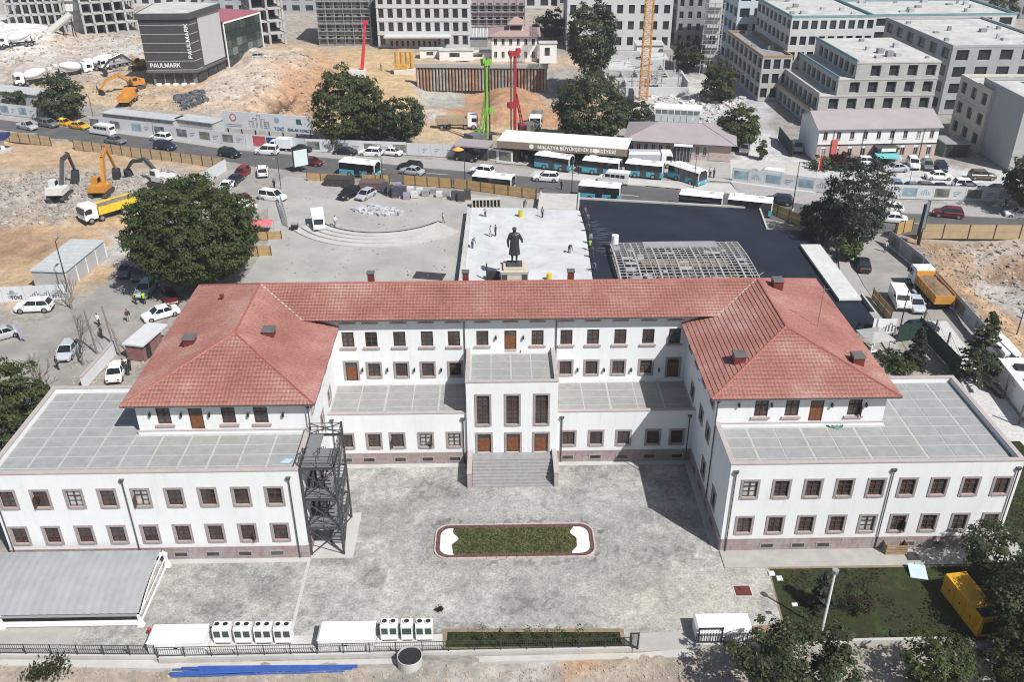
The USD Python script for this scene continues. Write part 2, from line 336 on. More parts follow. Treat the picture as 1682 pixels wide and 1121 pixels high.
flat('forecourt', [(1200, 262), (1330, 268), (1340, 318), (1200, 300)], .03, CONCW)
flat('building_site_plaza', [(440, 306), (470, 326), (560, 312), (760, 318), (880, 330), (975, 340), (975, 470), (395, 470), (440, 400)], 0.03, mat('plaza_concrete', (.315, .31, .29), rough=.9, var=.17, scale=.16, detail=10))
for k in range(3):
    x0 = -5+k*9
for px_, py_, L in [(1000, 318, 5), (700, 284, 4), (600, 275, 4), (500, 267, 4), (1480, 365, 5), (1590, 374, 5)]:
    P = at(px_, py_); Q = at(px_+60, py_+5.2); d = (Q-P)/np.linalg.norm(Q-P); n = np.array([-d[1], d[0], 0])*.07
    put('lane_mark', MB().sheet([tuple((P+n)[:2]), tuple((P-n)[:2]), tuple((P-n+d*L)[:2]), tuple((P+n+d*L)[:2])], .005), LINE, kind='structure')

# courtyard: grey setts with real stains (tint per point)
gx = np.arange(-33.0, 20.65, .14); gy = np.arange(46.9, 70.1, .14)
GX, GY = np.meshgrid(gx, gy)
def sd_planter(x, y):
    qx, qy = np.abs(x)-(6.8-1.1), np.abs(y-58.6)-(2.15-1.1)
    return np.hypot(np.maximum(qx, 0), np.maximum(qy, 0))+np.minimum(np.maximum(qx, qy), 0)-1.1
big = meshkit.fbm(np.stack([GX*.13, GY*.13, GX*0], -1), 5, 31); mid = meshkit.fbm(np.stack([GX*.6, GY*.6, GX*0], -1), 4, 33)
fine = meshkit.fbm(np.stack([GX*2.6, GY*2.6, GX*0], -1), 3, 35)
base = np.array([.292, .292, .274])*(1+.55*(big[..., None]-.5))*(1+.6*(mid[..., None]-.5))*(1+.7*(fine[..., None]-.5))
sd = sd_planter(GX, GY)
spk = np.clip((fine-.47)*9, 0, 1); wob = (big-.5)*3.5
ring = np.clip(np.exp(-((sd-.45)/.75)**2)*(mid*2.6-.55), 0, 1)*spk+.8*np.clip(np.exp(-((sd+wob-2.9)/.45)**2)*(mid*2.8-1.0), 0, 1)*spk
loose = np.clip((meshkit.fbm(np.stack([GX*.35, GY*.35, GX*0], -1), 4, 41)-.56)*9, 0, 1)*spk
base = base*(1-np.maximum(ring*.6, loose*.42)[..., None])
sand = np.clip(np.exp(-(((GX-13)/6)**2+((GY-51)/3.5)**2))*1.5*mid, 0, 1)[..., None]*.55
sand2 = np.clip(np.exp(-(((GX+4)/8)**2+((GY-55)/1.2)**2))*1.1*mid, 0, 1)[..., None]*.25
base = base*(1-sand-sand2)+(sand+sand2)*np.array([.43, .385, .315])
pale = np.clip(np.exp(-(((GX-5)/11)**2+((GY-64)/2.5)**2))*mid, 0, 1)[..., None]*.5
base = base*(1-pale)+pale*np.array([.40, .40, .39])
Vc = np.stack([GX, GY, np.full_like(GX, .02)], -1).reshape(-1, 3); Ic = np.arange(len(Vc)).reshape(GX.shape)
Fc = np.stack([Ic[:-1, :-1], Ic[:-1, 1:], Ic[1:, 1:], Ic[1:, :-1]], -1).reshape(-1, 4)
put('courtyard', (Vc, np.vstack([Fc[:, [0, 1, 2]], Fc[:, [0, 2, 3]]])), COBBLE, smooth=True, color=base.reshape(-1, 3), kind='structure')
put('drain_channel', MB().box(-17.1, -16.85, 48.2, 57.0, .0, .03), CONCW, kind='structure')
put('wall_path', MB().box(17.0, 42.2, 55.0, 57.05, -.1, .10).box(40.4, 42.2, 57.05, 70.5, -.1, .10), mat('path_concrete', (.32, .31, .29), var=.12, scale=.8), kind='structure')
put('wall_strip', MB().box(-41.5, -17.0, 56.5, 57.04, -.1, .04).box(-16.95, 16.95, 69.1, 69.7, -.1, .04).box(16.4, 16.95, 57, 69.1, -.1, .04), CONCW, kind='structure')
# ================================================================ GOVERNMENT BUILDING
PLASTER = custom('white_plaster', {'g': ('geometry', {}), 'm': ('mapping', dict(scale=(1.6, 1.6, .16))), 'n': ('noise_texture', dict(scale=1.0, detail=8.0, roughness=.65)), 'k': ('noise_texture', dict(scale=.22, detail=7.0, roughness=.6)),
    'r': ('rgb_ramp', dict(ramp=[(.26, (.86, .86, .84)), (.42, (.97, .97, .97)), (.75, (1.02, 1.02, 1.02))])), 'q': ('rgb_ramp', dict(ramp=[(.3, (.635, .652, .662)), (.7, (.695, .705, .712))])), 'x': ('mix', dict(mix_type='multiply', fac=1.0)),
    'z': ('separate_xyz', {}), 'zr': ('map_range', dict(from_min=1.2, from_max=2.0, to_min=.93, to_max=1.0, clamp=True)), 'y': ('mix', dict(mix_type='multiply', fac=1.0)), 'p': ('principled_bsdf', dict(roughness=.85, specular_ior_level=.3))},
    [('g.position', 'm.vector'), ('m.vector', 'n.vector'), ('g.position', 'k.vector'), ('n.fac', 'r.fac'), ('k.fac', 'q.fac'), ('r.color', 'x.color1'), ('q.color', 'x.color2'), ('g.position', 'z.vector'), ('z.z', 'zr.value'), ('x.color', 'y.color1'), ('zr.result', 'y.color2'), ('y.color', 'p.base_color')])
STONE = mat('pink_stone', (.265, .212, .208), rough=.75, var=.18, scale=2.5)
SURR = mat('stone_surround', (.285, .25, .248), rough=.75, var=.12, scale=3)
SILL = mat('stone_sill', (.36, .29, .275), rough=.75, var=.1, scale=3)
WOOD = mat('brown_wood', (.075, .036, .026), rough=.5, var=.25, scale=4)
DOORW = mat('door_wood', (.16, .060, .024), rough=.5, var=.3, scale=4)
GLASS = mat('window_glass', (.014, .014, .015), rough=.08, var=.2, scale=.42, spec=.8, col2=(.075, .072, .07), detail=2)
GLASSL = mat('curtain_reflection_glass', (.36, .38, .38), rough=.15, var=.35, scale=1.2, spec=.8)  # pale tone for curtains, and for sky reflection painted on court panes
IRON = mat('dark_iron', (.035, .036, .04), rough=.5, var=.2, scale=3)
PIPE = mat('downpipe_metal', (.075, .07, .07), rough=.5, var=.15)
SLAB = mat('terrace_slab', (.258, .26, .25), rough=.8, var=.12, scale=1.2, detail=8)
SLABB = mat('terrace_slab_bluish', (.262, .268, .268), rough=.8, var=.12, scale=1.2, detail=8)
JOINT = mat('terrace_joint', (.37, .37, .36), rough=.8, var=.1)
COPE = mat('coping', (.37, .325, .315), rough=.75, var=.08)
def roof_mat():
    return custom('roof_tile', {'g': ('geometry', {}), 'n': ('noise_texture', dict(scale=.22, detail=7.0, roughness=.6)), 'w': ('noise_texture', dict(scale=5.0, detail=2.0)),
        'r': ('rgb_ramp', dict(ramp=[(.30, (.235, .098, .078)), (.52, (.305, .145, .12)), (.76, (.40, .25, .225))])),
        's': ('rgb_ramp', dict(ramp=[(.3, (.78, .78, .78)), (.7, (1.15, 1.12, 1.1))])), 'm': ('mix', dict(mix_type='multiply', fac=1.0)),
        'p': ('principled_bsdf', dict(roughness=.65, specular_ior_level=.35))},
        [('g.position', 'n.vector'), ('g.position', 'w.vector'), ('n.fac', 'r.fac'), ('w.fac', 's.fac'), ('r.color', 'm.color1'), ('s.color', 'm.color2'), ('m.color', 'p.base_color')])
TILE = roof_mat(); CAP = mat('ridge_tile', (.29, .105, .085), rough=.65, var=.15, scale=2)
XI, XL, XR, YF, YB, ZT, YU, YC, YL = 17.0, -41.2, 40.3, 57.08, 69.9, 8.92, 62.96, 75.62, 69.72
ZT2, YCB, ZCB, XCB, XWI, WW, EAVE, RIDGE, YR, MSL, YE = 5.69, 69.45, 9.15, 4.18, 24.1, 7.86, 11.71, 14.375, 79.575, .339, 62.19
MAIN_D = 4.755; MEAVE = RIDGE-MSL*MAIN_D; YBACK = 2*YR-YC
gov = thing('government_building', 'white three-storey government building with red hipped roofs and flat terraces round the courtyard', 'building')
XA, YA = np.array([1.0, 0, 0]), np.array([0, 1.0, 0])
wins = []   # (facade origin, U, u centre, z centre, w, h, style)
holes = {}
def win(fid, u, z, w=1.15, h=1.6, style='full', pane=None):
    holes.setdefault(fid, []).append((u-w/2, u+w/2, z-h/2, z+h/2)); wins.append((fid, u, z, w, h, style, pane))
FID = {'L': ((XL, YF, 0), XA), 'R': ((XI, YF, 0), XA), 'C': ((-XCB, YCB, 0), XA), 'lo': ((-XI, YL, 0), XA), 'up': ((-XI, YC, 0), XA),
       'uL': ((-31.15, YU, 0), XA), 'uR': ((XI, YU, 0), XA), 'iR': ((XI, YC, 0), -YA), 'iL': ((-XI, YF, 0), YA), 'oL': ((XL, YB, 0), -YA), 'oR': ((XR, YF, 0), YA)}
def U_of(fid, px, py):
    O, U = FID[fid]
    if abs(U[0]) > .5: P = aty(px, py, O[1]); return (P[0]-O[0])*U[0], P[2]
    d = ray(px, py); P = EYE+d*((O[0]-EYE[0])/d[0]); return (P[1]-O[1])*U[1], P[2]
for x in (302, 462, 622, 777, 937, 1093, 1253, 1408, 1562): win('R', U_of('R', 1120+x/2.993, 800)[0]*1.0, 6.55)
R_u = [w[1] for w in wins]
# even spacing (the photograph's windows stand in one rhythm)
wins.clear(); holes.clear()
for k in range(9): win('R', 1.75+k*2.535, 6.45)
for k in range(9): win('R', 1.75+k*2.535, 2.75, pane=None)
for k in range(9): win('L', 24.2-2.05-k*2.62, 6.45)
for k in range(9): win('L', 24.2-2.05-k*2.62, 2.75)
for x in (702, 847, 990): win('C', U_of('C', 560+x/3.004, 677)[0], 6.15, 1.15, 3.15, 'tall')
for x in (708, 850, 987): win('C', U_of('C', 560+x/3.004, 740)[0], 2.45, 1.25, 2.1, 'door_framed')
for x in (28, 165, 280, 420, 560, 1122, 1258, 1393, 1537, 1655):
    u, _ = U_of('lo', 560+x/3.004, 724); win('lo', u, 2.72, 1.15, 1.5, 'full', 1 if x in (420, 560) else None)  # two left panes get the pale glass as a painted sky reflection
for x in (165, 300, 430, 565, 1108, 1235, 1367, 1503): win('up', U_of('up', 560+x/3.004, 609)[0], 6.9, 1.15, 1.5, 'full')
for x in (55, 1635): win('up', U_of('up', 560+x/3.004, 615)[0], 6.75, 1.15, 2.1, 'door_framed')
for x in (35, 150, 289, 425, 558, 698, 970, 1112, 1243, 1377, 1515, 1645): win('up', U_of('up', 560+x/3.004, 560)[0], 10.3, 1.15, 1.62, 'sill')
win('up', U_of('up', 560+836/3.004, 562)[0], 10.05, 1.15, 2.1, 'door')
for x in (30, 140, 280, 418, 552, 698, 836, 970, 1112, 1245, 1380, 1520, 1650): win('up', U_of('up', 560+x/3.004, 527)[0], 12.3, 1.15, .34, 'slot')
for x in (810, 1130, 1290): win('uL', U_of('uL', x/3.004, 688)[0], 10.25, 1.15, 1.6, 'sill')
win('uL', U_of('uL', 970/3.004, 690)[0], 9.95, 1.15, 2.1, 'door')
for x in (390, 540, 847): win('uR', U_of('uR', 1120+x/2.993, 675)[0], 10.25, 1.15, 1.6, 'sill')
win('uR', U_of('uR', 1120+660/2.993, 677)[0], 9.95, 1.15, 2.1, 'door')
for y in (64.6, 68.0, 71.2, 74.2): win('iR', YC-y, 10.35, 1.15, 1.3, 'full'); win('iL', y-YF, 10.35, 1.15, 1.3, 'full')
for y in (64.8, 67.6, 71.6): win('iR', YC-y, 6.6, 1.15, 1.3, 'full'); win('iL', y-YF, 6.6, 1.15, 1.3, 'full')
for y in (60.6, 64.8): win('iR', YC-y, 2.75); win('iL', y-YF, 2.75)
def wallpart(mb): put('wall', mb, PLASTER, gov)
D = .16
# wing front blocks
for s, fid in ((-1, 'L'), (1, 'R')):
    w = MB(); O, U = FID[fid]; wd = 24.2 if s < 0 else XR-XI
    facade(w, O, U, wd, ZT, holes[fid], D)
    xa, xb = (XL, -XI) if s < 0 else (XI, XR)
    xo = XL if s < 0 else XR
    if s < 0: facade(w, (XL, YB, 0), -YA, YB-YF, ZT, [], D)
    else: facade(w, (XR, YF, 0), YA, YB-YF, ZT, [], D)
    facade(w, (xb, YB, 0), -XA, xb-xa, ZT, [], D)
    # parapet: inner faces and top
    zf, t = ZT-.42, .32
    x0, x1 = xa, xb
    w.box(x0+.01, x1-.01, YF+D+.01, YF+t, zf, ZT-.01)
    w.box(x0+.01, x1-.01, YB-t, YB-.01, zf, ZT-.01)
    ob = (x0+.01, x0+t) if s < 0 else (x1-t, x1-.01); w.box(ob[0], ob[1], YF+t, YB-t, zf, ZT-.01)
    ib = (x1-t, x1-.01) if s < 0 else (x0+.01, x0+t); w.box(ib[0], ib[1], YF+t, YU, zf, ZT-.01)
    wallpart(w)
    c = MB(); e = .06
    c.box(x0-e, x1+e, YF-e, YF+t+.03, ZT, ZT+.09); c.box(x0-e, x1+e, YB-t-.03, YB+e, ZT, ZT+.09)
    c.box(*((x0-e, x0+t+.03) if s < 0 else (x1-t-.03, x1+e)), YF+t+.03, YB-t-.03, ZT+.001, ZT+.088)
    c.box(*((x1-t-.03, x1+e) if s < 0 else (x0-e, x0+t+.03)), YF+t+.03, YU-.01, ZT+.001, ZT+.088)
    put('coping', c, COPE, gov)
    put('terrace_joint', MB().box(x0+.2, x1-.2, YF+.2, YB-.2, zf-.3, zf), JOINT, gov)
    # terrace slabs
    gx_ = np.linspace(x0+t, x1-t, 11); gy_ = [YF+t+.05, 58.35]+list(np.linspace(59.85, YB-t-.1, 8))
    for i in range(10):
        for j in range(len(gy_)-1):
            a, b, cc, d = gx_[i], gx_[i+1], gy_[j], gy_[j+1]
            inner = 31.2
            if cc > 62.6 and max(abs(a), abs(b)) < inner+.3: continue
            if d > YU-.05 and min(abs(a), abs(b)) < inner: 
                if abs(a) > inner or abs(b) > inner: a, b = (a, min(b, -inner-.2)) if s < 0 else (max(a, inner+.2), b)
                else: d = min(d, YU-.25)
            gpx = .10 if (i+(s < 0)) % 2 else .04; gpl = .04 if i % 2 else .10
            lo, hi = (gpx, gpl)
            if b-a < .4 or d-cc < .3: continue
            put('terrace_slab', MB().frus(a+lo, b-hi, cc+.05, d-.05, zf-.02, a+lo+.02, b-hi-.02, cc+.07, d-.07, zf+.022), SLABB if rng.random() < .45 or abs(a) > inner else SLAB, gov)
    # upper block (third floor)
    fi = 'uL' if s < 0 else 'uR'; O, U = FID[fi]; w = MB()
    X0_, X1_ = (-31.15, -XI) if s < 0 else (XI, 31.15)
    zb = zf+.02
    facade(w, (X0_, YU, zb), XA, 14.15, EAVE-zb, [(a, b, c_-zb, d_-zb) for a, b, c_, d_ in holes[fi]], D)
    oth = ((X0_, 84.1, zb), -YA) if s < 0 else ((X1_, YU, zb), YA); facade(w, oth[0], oth[1], 84.1-YU, EAVE-zb, [], D)
    facade(w, (X1_, 84.1, 0), -XA, 14.15, EAVE, [], D)
    facade(w, (X0_, 84.1, 0), -YA, 84.1-YB, zb, [], D) if s < 0 else facade(w, (X1_, YB, 0), YA, 84.1-YB, zb, [], D)
    w.box(X0_-.02, X1_+.02, YU-.16, YU-.002, zb, zb+.42) if False else None
    wallpart(w)
    put('upstand', MB().box(X0_-.12 if s < 0 else X0_+.3, X1_-.3 if s < 0 else X1_+.12, YU-.14, YU-.003, zb-.01, zb+.34), PLASTER, gov)
    put('upstand_coping', MB().box(X0_-.16 if s < 0 else X0_+.3, X1_-.3 if s < 0 else X1_+.16, YU-.18, YU-.003, zb+.34, zb+.39), COPE, gov)
# inner wing walls onto the court
w = MB()
hi_ = holes['iR']; facade(w, (XI, YC, 0), -YA, YC-YU, EAVE, [q for q in hi_ if q[1] < YC-YU-.05], D)
facade(w, (XI, YU, 0), -YA, YU-YF, ZT, [(a-(YC-YU), b-(YC-YU), c_, d_) for a, b, c_, d_ in hi_ if a > YC-YU], D); wallpart(w)
w = MB(); hi_ = holes['iL']; facade(w, (-XI, YF, 0), YA, YU-YF, ZT, [q for q in hi_ if q[1] < YU-YF], D)
facade(w, (-XI, YU, 0), YA, YC-YU, EAVE, [(a-(YU-YF), b-(YU-YF), c_, d_) for a, b, c_, d_ in hi_ if a > YU-YF], D); wallpart(w)
# court: lower front, terraces, upper wall
for x0, x1 in ((-XI, -XCB), (XCB, XI)):
    w = MB(); hs = [(a-(x0+XI), b-(x0+XI), c_, d_) for a, b, c_, d_ in holes['lo'] if a > x0+XI and b < x1+XI]
    facade(w, (x0, YL, 0), XA, x1-x0, ZT2, hs, D); w.box(x0, x1, YL+D+.01, YL+.3, ZT2-.34, ZT2-.005); wallpart(w)
    put('coping', MB().box(x0, x1, YL-.06, YL+.33, ZT2, ZT2+.08), COPE, gov)
    zf = ZT2-.34
    put('terrace_joint', MB().box(x0, x1, YL+.2, YC, zf-.3, zf), JOINT, gov)
    gx_ = np.linspace(x0+.1, x1-.1, 6); gy_ = np.linspace(YL+.36, YC-.35, 5)
    for i in range(5):
        for j in range(4):
            put('terrace_slab', MB().frus(gx_[i]+.05, gx_[i+1]-(.13 if i % 2 else .05), gy_[j]+.045, gy_[j+1]-.045, zf-.02, gx_[i]+.07, gx_[i+1]-(.15 if i % 2 else .07), gy_[j]+.06, gy_[j+1]-.06, zf+.02), SLAB, gov)
    put('upstand', MB().box(x0+.02, x1-.02, YC-.16, YC-.003, zf-.02, zf+.36), PLASTER, gov)
w = MB(); facade(w, (-XI, YC, ZT2-.4), XA, 2*XI, MEAVE-ZT2+.4, [(a, b, c_-ZT2+.4, d_-ZT2+.4) for a, b, c_, d_ in holes['up']], D); facade(w, (XI, YBACK, 0), -XA, 2*XI, 11.9, [], D); wallpart(w)
# entrance block
w = MB(); facade(w, (-XCB, YCB, 0), XA, 2*XCB, ZCB, holes['C'], D)
facade(w, (-XCB, YC, 0), -YA, YC-YCB, ZCB, [], D); facade(w, (XCB, YCB, 0), YA, YC-YCB, ZCB, [], D)
zf = ZCB-.45
w.box(-XCB+.01, XCB-.01, YCB+D+.01, YCB+.3, zf, ZCB-.01); w.box(-XCB+.01, -XCB+.3, YCB+.3, YC-.01, zf, ZCB-.01); w.box(XCB-.3, XCB-.01, YCB+.3, YC-.01, zf, ZCB-.01); wallpart(w)
put('coping', MB().box(-XCB-.06, XCB+.06, YCB-.06, YCB+.34, ZCB, ZCB+.09).box(-XCB-.06, -XCB+.33, YCB+.34, YC-.01, ZCB+.001, ZCB+.088).box(XCB-.33, XCB+.06, YCB+.34, YC-.01, ZCB+.001, ZCB+.088), COPE, gov)
put('terrace_joint', MB().box(-XCB+.2, XCB-.2, YCB+.2, YC-.02, zf-.3, zf), JOINT, gov)
gx_ = np.linspace(-XCB+.42, XCB-.42, 5); gy_ = np.linspace(YCB+.45, YC-.35, 5)
for i in range(4):
    for j in range(4):
        put('terrace_slab', MB().frus(gx_[i]+.05, gx_[i+1]-(.11 if i % 2 else .05), gy_[j]+.045, gy_[j+1]-.045, zf-.02, gx_[i]+.06, gx_[i+1]-(.12 if i % 2 else .06), gy_[j]+.055, gy_[j+1]-.055, zf+.02), SLAB, gov)
put('upstand', MB().box(-XCB+.31, -.6, YC-.16, YC-.003, zf-.02, zf+.36).box(1.0, XCB-.31, YC-.16, YC-.003, zf-.02, zf+.36), PLASTER, gov)

# windows and doors
def make_window(O, U, u, z, w, h, style, pane):
    b = MB(); fr = .19
    if style in ('full', 'tall', 'door_framed'):
        b_top = z+h/2+fr; bot = z-h/2-(fr if style != 'door_framed' else 0)
        fbox(b, O, U, u-w/2-fr, u-w/2, bot, b_top, -.02, .06); fbox(b, O, U, u+w/2, u+w/2+fr, bot, b_top, -.02, .06)
        fbox(b, O, U, u-w/2, u+w/2, z+h/2, b_top, -.02, .057)
        if style != 'door_framed': fbox(b, O, U, u-w/2, u+w/2, bot, z-h/2, -.02, .085)
    elif style == 'sill': fbox(b, O, U, u-w/2-.22, u+w/2+.22, z-h/2-.19, z-h/2-.003, -.02, .16)
    elif style == 'slot': fbox(b, O, U, u-w/2-.2, u+w/2+.2, z-h/2-.12, z-h/2-.003, -.02, .12)
    else: fbox(b, O, U, u-w/2-.02, u+w/2+.02, z-h/2-.06, z-h/2-.003, -.02, .10)
    isdoor = style.startswith('door')
    o = put('door' if isdoor else 'window', b, SURR if style in ('full', 'tall', 'door_framed') else SILL, gov)
    s = MB(); d0, d1 = -.13, -.08
    fbox(s, O, U, u-w/2+.002, u-w/2+.085, z-h/2+.002, z+h/2-.002, d0, d1); fbox(s, O, U, u+w/2-.085, u+w/2-.002, z-h/2+.002, z+h/2-.002, d0, d1)
    fbox(s, O, U, u-w/2+.085, u+w/2-.085, z+h/2-.09, z+h/2-.003, d0, d1); fbox(s, O, U, u-w/2+.085, u+w/2-.085, z-h/2+.003, z-h/2+.09, d0, d1)
    if isdoor:
        put('door_frame', s, WOOD, o); p = MB()
        for k in range(2):
            a = u-w/2+.09+k*(w-.18)/2
            fbox(p, O, U, a+.005, a+(w-.18)/2-.005, z-h/2+.095, z+h/2-.55, -.125, -.095)
            fbox(p, O, U, a+.08, a+(w-.18)/2-.08, z-h/2+.25, z-.2, -.095, -.085)
        put('door_leaf', p, DOORW, o)
        put('pane', fbox(MB(), O, U, u-w/2+.09, u+w/2-.09, z+h/2-.54, z+h/2-.095, -.12, -.105), GLASS, o)
        return
    opened = style in ('full', 'sill') and rng.random() < .14; side = rng.random() < .5
    nr = {'full': 3, 'sill': 3, 'tall': 6, 'slot': 1}[style]
    fbox(s, O, U, u-.05, u+.05, z-h/2+.09, z+h/2-.09, d0, d1+.005)
    for k in range(1, nr):
        zz = z-h/2+.09+(h-.18)*k/nr; big = .05 if (k == nr-1 or (style == 'tall' and k == 3)) else .026
        if not (opened and side and k < nr-1): fbox(s, O, U, u-w/2+.085, u-.05, zz-big, zz+big, d0, d1-.006)
        if not (opened and not side and k < nr-1): fbox(s, O, U, u+.05, u+w/2-.085, zz-big, zz+big, d0, d1-.006)
    if opened: e = u-w/2+.085 if side else u+w/2-.085; fbox(s, O, U, e-.02, e+.02, z-h/2+.09, z+h/2-.5, d1, .34)
    put('sash', s, WOOD, o)
    put('pane', fbox(MB(), O, U, u-w/2+.01, u+w/2-.01, z-h/2+.01, z+h/2-.01, -.155, -.135), GLASSL if pane else GLASS, o)
    if style == 'full': put('sill', fbox(MB(), O, U, u-w/2+.02, u+w/2-.02, z-h/2-.035, z-h/2+.035, -.075, .088), SILL, o)
for fid, u, z, w_, h_, st, pn in wins: make_window(np.array(FID[fid][0], float), FID[fid][1], u, z, w_, h_, st, pn if pn else (1 if rng.random() < .06 else None))

# stone plinth, block by block, with cellar windows
def plinth(fid, u0, u1, wu, zt=1.28):
    O, U = FID[fid]; z = 0.0
    for r in range(2):
        u = u0; z0, z1 = r*zt/2, (r+1)*zt/2
        while u < u1-.05:
            L = min(rng.uniform(.75, 1.35), u1-u)
            if u1-u-L < .35: L = u1-u
            put('plinth_stone', fbox(MB(), O, U, u+.008, u+L-.008, z0+.008, z1-.008, -.02, .045+rng.uniform(0, .02)), STONE if rng.random() < .7 else SURR, gov); u += L
    put('plinth_band', fbox(MB(), O, U, u0, u1, zt, zt+.05, -.02, .075), SILL, gov)
    for u in wu:
        b = MB()
        fbox(b, O, U, u-.62, u-.5, .28, .86, 0, .09); fbox(b, O, U, u+.5, u+.62, .28, .86, 0, .09); fbox(b, O, U, u-.5, u+.5, .76, .86, 0, .089); fbox(b, O, U, u-.5, u+.5, .28, .36, 0, .11)
        c = put('cellar_window', b, SURR, gov); put('pane', fbox(MB(), O, U, u-.5, u+.5, .36, .76, .0, .07), GLASS, c)
plinth('L', 0, 24.2, [24.2-2.6-k*2.62 for k in range(9)]); plinth('R', 0, XR-XI, [3.9, 6.5, 8.6, 15.7, 18.2])
plinth('lo', 0, XI-XCB-.05, [U_of('lo', 560+x/3.004, 757)[0] for x in (30, 140, 295, 430, 563)]); plinth('lo', XI+XCB+.05, 2*XI, [U_of('lo', 560+x/3.004, 752)[0] for x in (1118, 1255, 1388, 1520, 1655)])
plinth('iR', YC-YL, YC-YF, [8, 10.5, 13, 15.5]); plinth('iL', 0, YL-YF, [9, 11])
plinth('oL', 0, YB-YF, []); plinth('oR', 0, YB-YF, [])

# roofs: every slope is courses of curved tiles
def tile_slope(poly_us, O, U, S, course=.42, period=.31):
    """poly_us: convex outline in (u, s), O the eave origin, U along the eave, S up the slope."""
    O, U, S = (np.asarray(q, float) for q in (O, U, S)); N = np.cross(U, S); b = MB()
    E_ = [(np.array(poly_us[i], float), np.array(poly_us[(i+1) % len(poly_us)], float)) for i in range(len(poly_us))]
    def span(s):
        xs = [a[0]+(c[0]-a[0])*(s-a[1])/(c[1]-a[1]) for a, c in E_ if abs(c[1]-a[1]) > 1e-9 and min(a[1], c[1])-1e-9 <= s <= max(a[1], c[1])+1e-9]
        return (min(xs), max(xs)) if len(xs) > 1 else (xs[0], xs[0])
    smax = max(q[1] for q in poly_us); k = 0; s0 = 0.0
    while s0 < smax-.02:
        s1 = min(s0+course, smax); A, B = span(s0+1e-6), span(s1-1e-6)
        lo, hi = min(A[0], B[0]), max(A[1], B[1]); off = (k % 2)*period*.0
        g = np.arange(math.floor(lo/period)*period, hi+period, period/4)+off
        wave = .017*np.cos((g-off)/period*2*PI)
        rows = []
        for (a, c), s, e in ((A, s0+.07, -.03), (A, s0-.04, .085), (B, s1+.03, .012)):
            u = np.clip(g, a, c); rows.append(O+u[:, None]*U+s*S+(e+wave*(1 if e > 0 else 0))[:, None]*N)
        n = len(g); v = np.vstack(rows); i = np.arange(n-1); f = []
        for r in range(2): f.append(np.stack([r*n+i, r*n+i+1, (r+1)*n+i+1, (r+1)*n+i], 1))
        b.add(v, np.vstack(f)); s0 = s1; k += 1
    return b
def plane_slope(name, a, b, c, d=None, **k):
    """Eave from a to b, top edge c (right) to d (left)."""
    a, b, c = (np.asarray(q, float) for q in (a, b, c)); U = (b-a)/np.linalg.norm(b-a)
    n = np.cross(b-a, c-a); n /= np.linalg.norm(n); S = np.cross(n, U); us = lambda q: (float((np.asarray(q)-a)@U), float((np.asarray(q)-a)@S))
    pts = [us(a), us(b), us(c)]+([us(d)] if d is not None else [])
    return put(name, tile_slope(pts, a, U, S), TILE, gov, kind='stuff', label='roof slope of red clay tiles in courses')
YRB = 84.95; HP = 7.49; YHP = YE+HP
for s in (-1, 1):
    xo, xi, xm = s*(XWI+WW), s*(XWI-WW), s*XWI
    F0, F1 = ((xo, YE, EAVE), (xi, YE, EAVE)) if s < 0 else ((xi, YE, EAVE), (xo, YE, EAVE))
    top = (xm, YHP, RIDGE); topb = (xm, YR, RIDGE)
    plane_slope('roof_slope', F0, F1, top)
    yv = YC-.8; Mz = MEAVE
    xv = s*(XWI-MAIN_D)
    outer = [(xo, YE, EAVE), (xo, YRB, EAVE)]
    if s > 0:
        plane_slope('roof_slope', outer[0], outer[1], topb, top)
        plane_slope('roof_slope', (xo, YRB, EAVE), (xi, YRB, EAVE), topb)
    else:
        plane_slope('roof_slope', outer[1], outer[0], top, topb)
        plane_slope('roof_slope', (xi, YRB, EAVE), (xo, YRB, EAVE), topb)
    # court side: full eave to the main wall, then the valley
    a, b = np.array([xi, YE, EAVE]), np.array([xi, YC-.1, EAVE]); 
    p3, p4 = np.array([xv, YC-.8, MEAVE]), np.array(topb, float)
    if s > 0:
        U = -YA; O = b; 
    else:
        U = YA; O = a
    S = np.array([s*WW, 0, RIDGE-EAVE]); S /= np.linalg.norm(S); us = lambda q: (float((np.asarray(q)-O)@U), float((np.asarray(q)-O)@S))
    outline = [us(a), us(b), us((xv, YC-.1, EAVE+MSL*abs(xv-xi))), us(topb), us(top)]
    if s > 0: outline = [us(b), us(a), us(top), us(topb), us((xv, YC-.1, EAVE+MSL*abs(xv-xi)))]
    put('roof_slope', tile_slope(outline, O, U, S), TILE, gov, kind='stuff', label='roof slope of red clay tiles in courses')
    caps = MB()
    for p, q in ((top, topb), (F0, top), (F1, top), ((xo, YRB, EAVE), topb), ((xi, YRB, EAVE), topb)):
        p, q = np.array(p, float), np.array(q, float); n_ = max(2, int(np.linalg.norm(q-p)/.42))
        c_ = MB()
        for k in range(n_): 
            a_, b_ = p+(q-p)*k/n_, p+(q-p)*(k+1.12)/n_; c_.tube(a_+[0, 0, .04], b_+[0, 0, .04], .115, .095, 6)
        put('ridge_cap', c_, CAP, gov)
    soff = MB().box(min(xo, xi)+.03, max(xo, xi)-.03, YE+.03, YRB-.03, EAVE-.17, EAVE-.03); put('eave', soff, PLASTER, gov)
    g = MB(); 
    for p, q in (((xo, YE, EAVE), (xi, YE, EAVE)), ((xo, YE, EAVE), (xo, YRB, EAVE)), ((xi, YE, EAVE), (xi, YC-.2, EAVE))): g.bar(np.array(p)-[0, 0, .03], np.array(q)-[0, 0, .03], .11, .09)
    put('gutter', g, PIPE, gov)
xm = XWI
yfr = YC-.8
xa = XWI-MAIN_D
